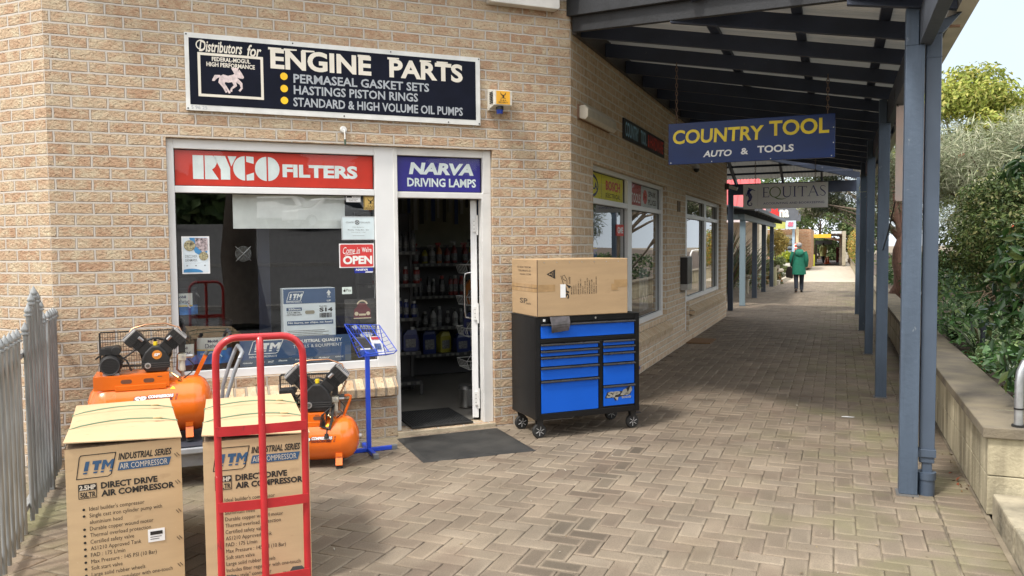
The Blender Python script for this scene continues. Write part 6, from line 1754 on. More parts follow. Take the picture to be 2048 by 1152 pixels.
# ------------------------------------------------------------------ tool cabinet and the carton on it
def cabinet():
    o = (-0.165, -0.40, 0)
    t = thing('tool_cabinet', 'black roller tool cabinet with bright blue drawers at the shop corner', 'tool cabinet', cw(*o), A45)
    bk = M('black gloss enamel', (0.006, 0.006, 0.007), 0.35, 0, 0.15, 6, spec=0.35)
    bl = M('bright blue drawer', (0.002, 0.095, 0.56), 0.5, 0, 0.05, 3, spec=0.3)
    hl = M('drawer pull', (0.055, 0.055, 0.06), 0.28, 0.3)
    X0, X1, YF, YB = -0.668, 0.336, -0.64, -0.12
    m = MB(o)
    m.box(X0, X1, YF+.012, YB, 0.165, 1.03)
    b = m.build('carcass', bk, t, 0.006)
    m = MB(o)                                                    # front frame
    m.box(X0, -0.626, YF, YF+.0115, .165, 1.03); m.box(0.292, X1, YF, YF+.0115, .165, 1.03); m.box(-0.6255, 0.2915, YF, YF+.0115, .985, 1.03); m.box(-0.6255, 0.2915, YF, YF+.0115, .812, .845); m.box(-0.6255, 0.2915, YF, YF+.0115, .165, .214); m.box(-0.068, -0.032, YF, YF+.0115, .2145, .8115)
    m.build('front_frame', bk, t, 0.003)
    m = MB(o); m.box(X0-.004, X1+.004, YF-.006, YB+.004, 1.031, 1.0345); m.build('top_mat', rubber, t)
    cols = [[(-.622, .288, .975, .850)],
            [(-.622, -.072, a, c) for a, c in ((.806, .753), (.749, .699), (.695, .613), (.608, .499), (.494, .218))],
            [(-.028, .288, a, c) for a, c in ((.806, .759), (.755, .702), (.698, .610), (.605, .413), (.409, .230))]]
    last = None
    for col in cols:
        for x0, x1, zt, zb in col:
            m = MB(o); m.box(x0+.004, x1-.006, YF-.004, YF+.010, zb+.002, zt-.016)
            d = m.build('drawer', bl, t, 0.002)
            m = MB(o); m.xprism([(YF-.003, zt-.020), (YF-.020, zt-.016), (YF-.022, zt-.009), (YF-.014, zt-.002), (YF-.003, zt)], x0, x1)
            m.build('handle', hl, d, 0.0015)
            last = d
    y = YF-.0052
    # the maker's mark on the bottom right drawer
    def mark(m, x, z, w_, h, y):
        def q(a): m.flat([(x+p[0]*w_, z+p[1]*h) for p in a], y)
        m.text('SP', x+.02*w_, x+.55*w_, z+.30*h, z+.72*h, y, .05, .25)
        q([(.36, .30), (.48, .30), (.44, .05), (.33, .30)])
        q([(.55, .42), (.66, .40), (.80, .62), (.86, .62), (.93, .98), (.98, .95), (1.0, .70), (.90, .45), (.78, .36), (.72, .50), (.82, .62), (.78, .86), (.66, .78), (.64, .60)])
        m.text('tools', x+.60*w_, x+.97*w_, z+.18*h, z+.38*h, y-.0004, .02, .25)
    m = MB(o)
    m.flat([(-.015, .300), (.07, .300), (.09, .268), (.115, .300), (.24, .318), (.262, .372), (.235, .395), (.20, .375), (.18, .352), (.01, .352)], y); m.build('mark_shadow', ink, last)
    m = MB(o); mark(m, -.005, .265, .262, .125, y-.001); m.build('mark', M('silver print', (0.38, 0.37, 0.33), 0.35, 0.3), last)
    m = MB(o); m.cyl((-.105, YF-.001, 1.008), (-.105, YF-.008, 1.008), .0095, n=16); m.build('lock', chrome, t)
    m = MB(o); m.box(-.600, -.578, YF-.002, YF-.0005, .995, 1.015); m.build('tag', paper, t)
    # casters
    for x, y_, sw_ in ((-.612, -.575, 1), (.300, -.575, 1), (-.612, -.20, 0), (.300, -.20, 0)):
        m = MB(o); m.box(x-.045, x+.045, y_-.035, y_+.035, .158, .1645); m.bar((x-.018, y_, .158), (x-.018, y_, .058), .005, .05, upv=(0, 1, 0)) if False else None
        for s in (-1, 1): m.hexa([(x-.012, y_+s*.021-.002, .055), (x+.014, y_+s*.021-.002, .055), (x+.014, y_+s*.021+.002, .055), (x-.012, y_+s*.021+.002, .055)], [(x-.03, y_+s*.021-.002, .158), (x+.03, y_+s*.021-.002, .158), (x+.03, y_+s*.021+.002, .158), (x-.03, y_+s*.021+.002, .158)])
        if sw_ and x > 0: m.box(x+.02, x+.085, y_-.02, y_+.02, .128, .134)
        m.build('caster_fork', black, t)
        m = MB(o); m.lathe([(.044, -.018), (.056, -.018), (.062, -.010), (.062, .010), (.056, .018), (.044, .018)], (x, y_, .062), 'y', 28); w_ = m.build('wheel', rubber, t, smooth=40)
        m = MB(o); m.lathe([(.036, -.0165), (.044, -.0165), (.044, .0165), (.036, .0165), (.036, -.0165)], (x, y_, .062), 'y', 28); m.cyl((x, y_-.022, .062), (x, y_+.022, .062), .009, n=12)
        for a in range(0, 360, 60): m.bar((x+.007*math.cos(R(a)), y_-.0185, .062+.007*math.sin(R(a))), (x+.040*math.cos(R(a+22)), y_-.0185, .062+.040*math.sin(R(a+22))), .004, .010, upv=(0, 1, 0)); m.bar((x+.007*math.cos(R(a)), y_+.016, .062+.007*math.sin(R(a))), (x+.040*math.cos(R(a+22)), y_+.016, .062+.040*math.sin(R(a+22))), .004, .010, upv=(0, 1, 0))
        m.build('rim', M('silver rim', (0.55, 0.55, 0.56), 0.35, 0.2), w_, smooth=40)
    # leaflet hanging over the top drawer
    c = (-.46, YF-.02, .91); m = MB(c); n = 6
    v = []; f = []
    for i in range(n+1):
        k = i/n; z = 1.034-.135*k; yy = YF-.022-.020*math.sin(k*2.6)
        v += [(-.548+.012*k, yy, z), (-.365+.006*k-.02*k*k, yy-.004*k, z+.004*k+.012*k)]
    for i in range(n): f.append((2*i, 2*i+2, 2*i+3, 2*i+1))
    v += [(p[0], p[1]-.0006, p[2]) for p in v]
    f += [tuple(q+2*(n+1) for q in reversed(g_)) for g_ in f]
    m.add(v, f); ob = m.build('leaflet', M('printed leaflet', (0.40, 0.36, 0.35), 0.35, 0, 0.9, 22, col2=(0.10, 0.09, 0.10))); ob.location = cw(*c); ob.rotation_euler.z = A45
    tag(ob, 'curled printed leaflet hanging over the top drawer of the blue tool cabinet', 'leaflet')
    # carton on top
    Z0 = 1.036
    c = (-.22, -.38, Z0)
    t2 = thing('tool_carton', 'large tan carton with black stencilling lying on top of the tool cabinet', 'carton', cw(*c), A45)
    x0, x1, y0, y1, z0, z1 = -.655, .212, -.652, -.11, Z0, 1.515
    m = MB(c); m.box(x0, x1, y0, y1, z0, z1); bd = m.build('carton_body', card_tan, t2, 0.006)
    y = y0-.0012
    m = MB(c); zc = (z0+z1)/2
    m.box(x0-.0015, x0-.0005, y0+.003, y1-.003, zc-.035, zc+.030); m.box(x0+.004, x0+.165, y0-.0012, y0-.0004, zc-.030, zc+.028); m.build('packing_tape', M('packing tape', (0.40, 0.26, 0.13), 0.18, 0, 0.15, 14, 0.15, 25), bd); m = MB(c); m.box(x1-.135, x1-.004, y0-.0012, y0-.0004, zc-.010, zc+.055); m.box(x1-.165, x1-.10, y0-.0022, y0-.0013, zc-.035, zc+.02)
    m.build('packing_tape', M('packing tape', (0.40, 0.26, 0.13), 0.18, 0, 0.15, 14, 0.15, 25), bd)
    m = MB(c)
    m.box(x0-.0022, x0-.0016, y0+.004, y1-.004, zc-.003, zc+.001); m.box(x0-.002, x0+.003, y0-.001, y0+.003, z0+.002, z1-.002)
    m.build('seam', M('seam shade', (0.12, 0.08, 0.05), 0.9), bd)
    m = MB(c)
    for i in range(7): m.bar((x0+.06+i*.118, y0-.001, z1-.022), (x0+.068+i*.118, y0-.001, z1-.030), .003, .004)
    m.build('staples', steel, bd)
    # stencilling: the carton lies on its side, so its print runs upward
    def up_text(m, s, xb, zs, h, L, bold=0.0):
        a = len(m.v); m.text(s, 0, L, 0, h, y, bold)
        for i in range(a, len(m.v)): p = m.v[i]; m.v[i] = (xb-p[2], y, zs+p[0])
    m = MB(c)
    for i, (s, L) in enumerate((('MODEL', .07), ('SP40132', .075), ('QUANTITY:', .085), ('INNER CTNS: 1', .105), ('TOTAL ITEMS: 1 PC', .13), ('WEIGHT:', .07), ('NET: 17.5 KGS', .11), ('GROSS: 19.5 KGS', .135), ('MEASUREMENT', .12), ('80.5X32X51 CM', .12), ('CBM: 0.131', .095), ('ORDER#: 100021654', .145))):
        up_text(m, s, x0+.318+.0215*i+.006, zc-.060, .0115, L, .01)
    a = len(m.v)
    m.text('SP', 0, .105, 0, .055, y, .03, .2); m.flat([(.085, .0), (.12, .03), (.105, -.02)], y)
    m.stroke([(.115, .02), (.16, .02), (.20, .045), (.19, .065), (.165, .055), (.15, .03)], .005, y); m.stroke([(.115, .05), (.15, .062), (.195, .078)], .005, y); m.text('tools', .125, .185, -.012, .010, y, .0, .2)
    for i in range(a, len(m.v)): p = m.v[i]; m.v[i] = (x0+.295-p[2], y, zc-.095+p[0])
    tri = [(x0+.085, zc+.115), (x0+.165, zc+.075), (x0+.165, zc+.155)]
    m.ring([tri[0], tri[1], tri[2]], .008, y); m.disc(x0+.125, zc+.105, .008, y, 10); m.disc(x0+.125, zc+.125, .008, y, 10); m.rect(x0+.147, x0+.157, zc+.09, zc+.14, y); m.rect(x0+.135, x0+.143, zc+.10, zc+.13, y)
    m.build('stencil', ink, bd)
    m = MB(c); m.rect(x0+.212, x0+.262, zc-.085, zc+.028, y-.0006); s_ = m.build('label_sticker', paper, bd)
    # left side print
    m = MB(c)
    xs = x0-.0014
    def side_text(s, yl, yr, z0_, z1_, bold=.01, flip=False):
        v, f = text2d(s, bold, 0.0); a0 = min(q[0] for q in v); a1 = max(q[0] for q in v); b0 = min(q[1] for q in v); b1 = max(q[1] for q in v)
        vv = []
        for q in v:
            u = (q[0]-a0)/(a1-a0); k = (q[1]-b0)/(b1-b0)
            if flip: u, k = 1-u, 1-k
            vv.append((xs, yl+(yr-yl)*u, z0_+(z1_-z0_)*k))
        m.add(vv, f)
    side_text('MODEL: SP40132', y1-.13, y0+.13, z1-.075, z1-.060, .01, True); side_text('42" CUSTOM TOOL', y1-.15, y0+.13, z1-.105, z1-.090, .01, True); side_text('BOX WITH', y1-.19, y0+.13, z1-.135, z1-.120, .01, True)
    side_text('SP', y1-.18, y0+.20, z0+.10, z0+.145, .02); side_text('tools', y0+.23, y0+.13, z0+.095, z0+.115, .0)
    m.build('side_stencil', M('faded stencil', (0.10, 0.075, 0.05), 0.85), bd)
cabinet()
def floor_box():
    o = (-1.80, 7.62, 0)
    t = thing('display_crate', 'small yellow edged blue display crate on black legs behind the tool cabinet', 'crate', o)
    m = MB(o); m.box(-2.04, -1.80, 7.50, 7.74, .16, .40); m.build('box', M('crate blue', (0.02, 0.03, 0.20), 0.5), t, 0.004)
    m = MB(o)
    for x in (-2.04, -1.812): m.box(x-.002, x+.014, 7.494, 7.50, .16, .40)
    m.box(-2.025, -1.815, 7.494, 7.5, .16, .18); m.box(-1.799, -1.793, 7.496, 7.50, .16, .40); m.build('yellow_edge', M('crate yellow', (0.75, 0.55, 0.10), 0.5), t)
    m = MB(o); m.box(-2.05, -1.79, 7.49, 7.75, .401, .43); m.build('lid', M('lid blue', (0.015, 0.025, 0.25), 0.4), t, 0.004)
    for x in (-2.02, -1.815):
        for y in (7.52, 7.72):
            m = MB(o); m.box(x-.014, x+.014, y-.014, y+.014, 0, .159); m.build('leg', black, t)
floor_box()

# ------------------------------------------------------------------ inside the shop door
def shelf_unit(label, x0, x1, yf, dp, levels, top, back=True):
    o = ((x0+x1)/2, yf+dp/2, FZ)
    t = thing('shelf_unit', label, 'shelving', cw(*o), A45)
    sm = M('shelf steel dark', (0.05, 0.05, 0.052), 0.5, 0.2); edge = M('shelf edge', (0.06, 0.06, 0.06), 0.5)
    m = MB(o); m.box(x0, x1, yf+dp-.02, yf+dp, FZ, top); m.build('back_panel', sm, t)
    for x in (x0, x1):
        m = MB(o); m.box(x-.015, x+.015, yf+dp-.05, yf+dp-.021, FZ, top); m.box(x-.015, x+.015, yf, yf+.03, FZ, FZ+.12); m.build('upright', edge, t)
    for z in levels:
        m = MB(o); m.box(x0, x1, yf, yf+dp-.021, z-.02, z); s = m.build('shelf', sm, t)
        m = MB(o); m.box(x0, x1, yf-.004, yf-.001, z-.035, z+.004)
        m.build('price_rail', M('price rail', (0.03, 0.03, 0.03), 0.5), s)
        m = MB(o); x = x0+.03
        while x < x1-.05: m.box(x, x+.035, yf-.0055, yf-.0042, z-.03, z-.002); x += random.uniform(.06, .1)
        m.build('price_cards', M('price cards', (0.12, 0.12, 0.11), 0.6), s)
    return t
shelf_unit('long dark shelving of bottles facing the open shop door', -0.95, 0.30, 2.35, 0.42, (0.36, 0.68, 1.05, 1.43), 1.62)
shelf_unit('tall dark shelving just inside the shop door on the left', -1.62, -1.03, 1.50, 0.40, (0.20, 0.52, 0.88, 1.24, 1.58), 2.0)
BOT = {}
def bottle_proto(kind, body, cap):
    key = (kind, body, cap)
    if key in BOT: return BOT[key]
    bm_ = M('bottle '+body, {'red': (0.13, 0.012, 0.01), 'blue': (0.004, 0.012, 0.085), 'white': (0.24, 0.24, 0.23), 'yellow': (0.22, 0.20, 0.015), 'black': (0.012, 0.012, 0.012), 'grey': (0.07, 0.075, 0.08), 'orange': (0.30, 0.10, 0.02)}[body], 0.35)
    cm_ = M('cap '+cap, {'red': (0.25, 0.02, 0.015), 'white': (0.28, 0.28, 0.27), 'black': (0.012, 0.012, 0.012), 'yellow': (0.4, 0.3, 0.02)}[cap], 0.4)
    lm_ = M('bottle label', (0.12, 0.12, 0.12), 0.5, 0, 0.6, 40)
    m = MB()
    if kind == 'can':
        m.lathe([(.0, 0), (.030, 0), (.031, .004), (.031, .165), (.026, .176), (.020, .182)], n=14); m.cyl((0, 0, .182), (0, 0, .215), .019, n=12, mi=1); m.lathe([(.0315, .04), (.0315, .12)], n=14, mi=2)
    elif kind == 'spray':
        m.lathe([(.0, 0), (.036, 0), (.038, .01), (.038, .13), (.030, .165), (.014, .19), (.014, .20)], n=14); m.cyl((0, 0, .20), (0, 0, .225), .017, n=10, mi=1); m.box(-.05, .025, -.012, .012, .225, .25, 1); m.box(-.035, -.027, -.006, .006, .18, .225, 1)
        m.lathe([(.0385, .03), (.0385, .11)], n=14, mi=2)
    else:
        m.prism(rrect(-.085, .085, 0, .22, .02), -.05, .05); m.hexa([(-.08, -.045, .22), (.08, -.045, .22), (.08, .045, .22), (-.08, .045, .22)], [(-.03, -.03, .275), (.07, -.03, .275), (.07, .03, .275), (-.03, .03, .275)]); m.cyl((.035, 0, .275), (.035, 0, .31), .022, n=12, mi=1)
        m.box(-.06, .06, -.0515, -.0505, .05, .16, 2)
    o = m.build('bottle', [bm_, cm_, lm_], None, smooth=40)
    BOT[key] = [o, False]
    return BOT[key]
def bottle(kind, body, cap, x, y, z, where):
    p = bottle_proto(kind, body, cap)
    nm = {'can': 'spray can', 'spray': 'trigger bottle', 'jug': 'square jug'}[kind]
    if p[1]: o = p[0].copy(); COL.objects.link(o)
    else: o = p[0]; p[1] = True
    o.location = cw(x+random.uniform(-.02, .02), y+random.uniform(-.03, .06), z); o.rotation_euler.z = A45+random.uniform(-.5, .5); k_ = random.uniform(.82, 1.12); o.scale = (k_, k_, random.uniform(.8, 1.15))
    art = {'can': 'spray_can', 'spray': 'spray_bottle', 'jug': 'jug'}[kind]
    o.name = art
    tag(o, f'{body} {nm} with {cap} cap on the {where}', nm, 'bottles on the shop shelves')
for i in range(12):
    x = -.90+i*.10
    bottle('spray', ['red', 'red', 'yellow', 'white', 'orange', 'red'][i % 6], ['white', 'red', 'black'][i % 3], x, 2.46, 1.43, 'top shelf facing the door')
for i in range(14):
    x = -.90+i*.083
    bottle('can', ['grey', 'black', 'red', 'blue'][(i//3) % 4], ['black', 'white', 'red'][i % 3], x, 2.44, 1.05, 'second shelf facing the door')
for i in range(12):
    bottle('can' if i % 3 else 'spray', ['white', 'grey', 'black'][i % 3], ['black', 'white', 'white'][i % 3], -.90+i*.098, 2.46, 0.68, 'third shelf facing the door')
for i in range(6):
    bottle('jug', ['blue', 'blue', 'yellow', 'blue', 'blue', 'blue'][i], 'white', -.85+i*.19, 2.45, 0.36, 'lowest shelf facing the door')
for z, b_, c_, n, k in ((1.58, 'grey', 'black', 6, 'can'), (1.24, 'red', 'white', 6, 'can'), (.88, 'blue', 'white', 6, 'can'), (.52, 'blue', 'white', 3, 'jug')):
    for i in range(n): bottle(k, b_, c_, -1.55+(.09 if k == 'can' else .19)*i+.04, 1.59, z, {1.58: 'top', 1.24: 'second', .88: 'third', .52: 'low'}[z]+' shelf left inside the door')
def hanging_tools():
    o = (-.35, 2.70, 1.75)
    t = thing('tool_display', 'cream pegboard hung with blades and packets above the shelving facing the door', 'tool display', cw(*o), A45)
    m = MB(o); m.box(-1.2, .5, 2.80, 2.82, FZ, 2.9); m.build('pegboard', M('cream pegboard', (0.22, 0.22, 0.17), 0.8), t)
    for i in range(18):
        x = -.95+i*.075; h = random.uniform(.18, .42); z = 2.35-random.uniform(0, .12)
        m = MB(o); m.box(x, x+random.uniform(.025, .055), 2.775, 2.785, z-h, z); m.cyl((x+.015, 2.80, z-.01), (x+.015, 2.765, z-.01), .003, n=5)
        m.build('hung_packet', M(('packet black', 'packet grey', 'packet blue', 'packet steel')[i % 4], ((.02, .02, .02), (.2, .21, .2), (.03, .06, .2), (.35, .36, .36))[i % 4], 0.4), t)
hanging_tools()
def basket_stand():
    o = (-.55, 1.2, FZ)
    t = thing('basket_stand', 'white wire basket stand behind the open shop door', 'stand', cw(*o), A45)
    wm = M('white wire', (0.62, 0.62, 0.60), 0.4)
    m = MB(o); m.cyl((-.42, 1.36, FZ), (-.42, 1.36, 1.55), .012, n=10); m.box(-.6, -.4, 1.0, 1.38, FZ, FZ+.02); m.build('pole', wm, t)
    for z in (1.35, 1.02, .70, .36):
        m = MB(o); x0, x1, y0, y1 = -.685, -.42, 1.02, 1.34
        for zz, e in ((z, 0.03), (z+.09, 0)):
            c = [(x0+e, y0+e, zz), (x1, y0+e, zz), (x1, y1, zz), (x0+e, y1, zz)]
            for i in range(4): m.cyl(c[i], c[(i+1) % 4], .004, n=5)
        for i in range(9):
            x = x0+.03+(x1-x0-.03)*i/8
            m.cyl((x-.03*(1-i/8), y0, z+.09), (x, y0+.03, z), .0022, n=4); m.cyl((x, y0+.03, z), (x, y1, z), .0022, n=4)
        for i in range(7):
            y = y0+.03+(y1-y0-.03)*i/6; m.cyl((x0, y, z+.09), (x0+.03, y, z), .0022, n=4)
        m.cyl((x0, y0, z+.09), (x1, y1, z+.26), .003, n=5)
        m.build('basket', wm, t)
    for z, b_ in ((1.02, 'orange'), (.70, 'blue')):
        bottle('jug', b_, 'white', -.56, 1.2, z+.006, {1.02: 'upper', .70: 'lower'}[z]+' white basket')
    o = (-.815, .70, FZ)
    t = thing('steel_canister', 'brushed steel canister standing on the floor against the open door', 'canister', cw(*o), A45)
    m = MB(o); m.lathe([(0, FZ), (.070, FZ), (.072, FZ+.01), (.072, FZ+.165), (.076, FZ+.17), (.076, FZ+.178)], (-.815, .70, 0), n=30); m.build('body', M('brushed steel', (0.55, 0.55, 0.54), 0.3, 1.0, 0.1, 5, stretch=(1, 1, 30)), t, smooth=40)
    m = MB(o); m.lathe([(.076, FZ+.179), (.076, FZ+.188), (.070, FZ+.20), (.072, FZ+.215), (.06, FZ+.22), (0, FZ+.222)], (-.815, .70, 0), n=30); m.build('lid', M('worn lid', (0.16, 0.16, 0.16), 0.4, 0.7), t, smooth=40)
basket_stand()

# ------------------------------------------------------------------ plants
lm_gloss = leaf_mat('glossy leaf', 0.28, 0.18, 0.5)
lm_matt = leaf_mat('matt leaf', 0.55, 0.30, 0.3)
bark = M('brown bark', (0.12, 0.085, 0.055), 0.95, 0, 0.4, 12, 0.8, 25, (6, 6, 1))
bark_pale = M('pale bark', (0.25, 0.20, 0.15), 0.9, 0, 0.35, 8, 0.5, 20, (5, 5, 1))
G_DARK = [(0.020, 0.052, 0.014), (0.030, 0.070, 0.018), (0.045, 0.090, 0.025), (0.014, 0.036, 0.012)]
def plant(name, label, cat, base, crown_parts, trunk=None, group=None, tm=None):
    """crown_parts: list of (clumps, n, leaf length, width, material, colours, kwargs)"""
    t = thing(name, label, cat, base, 0, group)
    for i, (cl, n, L, W, mat, cols, kw) in enumerate(crown_parts):
        p, u = clump_pts(cl, n, kw.pop('shell', 0.5))
        nm = kw.pop('nm', 'crown')
        along = kw.pop('out', None)
        if along: kw['along'] = u*along[0]+np.array(along[1])
        o = leaves(nm, p-np.array(base), u+np.array([0, 0, 0.35]), L, W, mat, t, cols, **kw)
    if trunk:
        m = MB(base); trunk(m); m.build('trunk', tm or bark, t, smooth=60)
    return t
# camellia at the right edge: big glossy leaves, close to the viewer
def camellia():
    base = (1.55, 6.6, 0.42)
    cl = [((1.42, 6.3, 1.55), (.22, .3, .22)), ((1.60, 6.4, 1.25), (.30, .35, .28)), ((1.35, 6.5, 1.30), (.18, .25, .22)), ((1.45, 6.2, 1.00), (.26, .3, .22)), ((1.75, 6.5, 1.70), (.35, .35, .30)), ((1.85, 6.4, 1.0), (.4, .4, .4)), ((1.40, 6.1, .78), (.18, .22, .16)), ((2.1, 6.6, 1.4), (.4, .4, .5)), ((1.22, 6.45, 1.12), (.12, .2, .10))]
    cl = [((c[0][0]-.24, c[0][1], c[0][2]), c[1]) for c in cl]
    top = [((1.42, 6.25, 2.20), (.16, .25, .12)), ((1.60, 6.3, 2.28), (.22, .25, .16)), ((1.85, 6.4, 2.15), (.3, .3, .25)), ((1.30, 6.3, 2.14), (.08, .12, .08))]
    top = [((c[0][0]-.20, c[0][1], c[0][2]), c[1]) for c in top]
    def tr(m):
        limbs(m, base, (1.85, 6.6, 1.6), .035, [c[0] for c in cl])
        limbs(m, base, (1.9, 6.5, 2.0), .030, [c[0] for c in top])
        m.tube([(1.75, 6.5, .85), (1.45, 6.2, .95), (1.25, 6.15, .90)], [.014, .010, .004], 6); m.tube([(1.85, 6.3, .75), (1.45, 6.0, .72), (1.2, 5.95, .80)], [.014, .010, .004], 6)
    plant('camellia', 'tall camellia with big glossy dark leaves leaning in at the right edge', 'shrub', base,
          [(cl, 1500, .10, .040, lm_gloss, [(0.020, 0.060, 0.012), (0.035, 0.085, 0.02), (0.016, 0.045, 0.012), (0.09, 0.13, 0.03)], dict(droop=1.1, fold=0.12, shell=0.35, colw=[.4, .3, .22, .08])),
           (top, 300, .11, .042, lm_gloss, [(0.025, 0.07, 0.015), (0.05, 0.10, 0.03), (0.018, 0.05, 0.014)], dict(droop=1.3, fold=0.12, shell=0.2, nm='upper_crown'))], tr)
camellia()
def round_shrub():
    base = (1.62, 10.4, 0.45)
    cl = [((1.76, 10.4, 1.66), (.62, .75, .72))]+blob_clumps((1.76, 10.4, 1.70), (.56, .68, .62), 30, .21)
    plant('clipped_shrub', 'round clipped evergreen shrub on a bare trunk in the garden behind the first post', 'shrub', base,
          [(cl, 15000, .055, .022, lm_matt, [(0.07, 0.11, 0.03), (0.11, 0.15, 0.045), (0.22, 0.22, 0.09), (0.04, 0.065, 0.022)], dict(shell=0.55, droop=.1, colw=[.35, .3, .15, .2]))],
          lambda m: (limbs(m, base, (1.66, 10.4, 1.2), .06, [(1.5, 10.2, 1.5), (2.2, 10.2, 1.6), (1.9, 10.8, 1.7), (1.6, 10.0, 1.3), (2.1, 10.0, 1.35)]), [m.tube([(1.7+random.uniform(-.2, .2), 10.1, 1.15+random.uniform(-.1, .1)), (1.6+random.uniform(-.35, .35), 9.75, 1.0+random.uniform(-.15, .15))], [.008, .003], 5) for _ in range(26)]))
round_shrub()
def grevillea():
    base = (2.6, 14.0, 0.45)
    cl = blob_clumps((2.5, 14.0, 2.25), (1.75, 1.3, 1.15), 46, .42, .8)
    needle = [(0.36, 0.40, 0.27), (0.44, 0.46, 0.32), (0.25, 0.29, 0.17), (0.52, 0.52, 0.38)]
    fl = [(c[0]+np.array([0, -c[1][1]*.8, .1]), np.array([.05, .05, .07])) for c in cl[::4]]
    plant('grevillea', 'silvery green grevillea with red flowers behind the clipped shrub', 'tree', base,
          [(cl, 26000, .15, .012, lm_matt, needle, dict(shell=0.35, out=(1.0, (0, -0.1, .5)), fold=0.1, lj=.5)),
           (fl, 420, .07, .020, lm_matt, [(0.55, 0.10, 0.06), (0.60, 0.16, 0.08)], dict(shell=0.1, nm='flowers'))],
          lambda m: limbs(m, base, (2.5, 14.0, 1.9), .10, [c[0] for c in cl[::3]]))
    base = (1.22, 19.0, 0.45)
    cl = blob_clumps((1.5, 19.0, 2.7), (.9, .8, 1.5), 22, .38, .8)
    plant('grevillea', 'darker grevillea on a thick reddish trunk between the second and third posts', 'tree', base,
          [(cl, 7000, .13, .012, lm_matt, [(0.14, 0.18, 0.09), (0.20, 0.24, 0.12), (0.09, 0.12, 0.055), (0.28, 0.30, 0.18)], dict(shell=0.3, out=(1.0, (0, -0.1, .4)), fold=0.1, lj=.5))],
          lambda m: limbs(m, base, (1.3, 19.0, 2.2), .17, [c[0] for c in cl[::2]]), tm=M('reddish bark', (0.13, 0.07, 0.05), 0.95, 0, 0.4, 10, 0.8, 20, (5, 5, 1)))
grevillea()
def back_trees():
    def tree(label, base, c, rad, n, cs, nl, L, W, cols, tr, name='tree', kw=None, flat=.75):
        cl = blob_clumps(c, rad, n, cs, flat)
        d = dict(shell=.3, droop=.2); d.update(kw or {})
        plant(name, label, 'tree', base, [(cl, nl, L, W, lm_matt, cols, d)], lambda m: limbs(m, base, (base[0]+(c[0]-base[0])*.6, c[1], c[2]*.8), tr, [q[0] for q in cl[::3]]), 'trees behind the garden', bark_pale)
    tree('bright yellow green tree rising above the grevillea', (3.1, 22, .5), (2.75, 22, 3.75), (1.5, 1.6, 1.75), 46, .50, 24000, .13, .055, [(0.26, 0.31, 0.055), (0.33, 0.36, 0.07), (0.20, 0.25, 0.045), (0.40, 0.38, 0.10)], .14)
    tree('open pale gum tree with thin crown against the sky at the right edge', (6.4, 32, .6), (6.0, 32, 5.2), (1.7, 1.8, 1.9), 26, .55, 11000, .16, .045, [(0.30, 0.33, 0.15), (0.36, 0.38, 0.18), (0.24, 0.27, 0.11)], .16, 'gum_tree', dict(droop=.8), .55)
    tree('broad mid green tree low behind the gum at the right edge', (4.6, 24, .5), (4.5, 24, 2.9), (1.7, 1.5, 1.9), 34, .6, 12000, .13, .055, [(0.06, 0.10, 0.03), (0.09, 0.14, 0.04), (0.14, 0.18, 0.05)], .14)
    tree('dark tree overhanging the far walkway with a pale sunlit edge', (2.3, 25.5, .4), (0.75, 25.0, 3.25), (1.55, 1.3, 1.00), 40, .36, 15000, .11, .020, [(0.022, 0.032, 0.016), (0.035, 0.046, 0.022), (0.055, 0.06, 0.03)], .16, 'overhanging_tree', dict(out=(.8, (0, 0, -.3))))
    tree('pale leaved left edge of the overhanging tree, sunlight in its leaf colours', (2.2, 27.5, .4), (-0.55, 26.8, 2.75), (.62, .7, .48), 16, .24, 4600, .11, .03, [(0.20, 0.235, 0.12), (0.27, 0.29, 0.16), (0.14, 0.17, 0.08), (0.40, 0.36, 0.30)], .05, 'pale_crown_edge')  # sunlit side of the overhanging tree, sun put into paler leaf colours
back_trees()
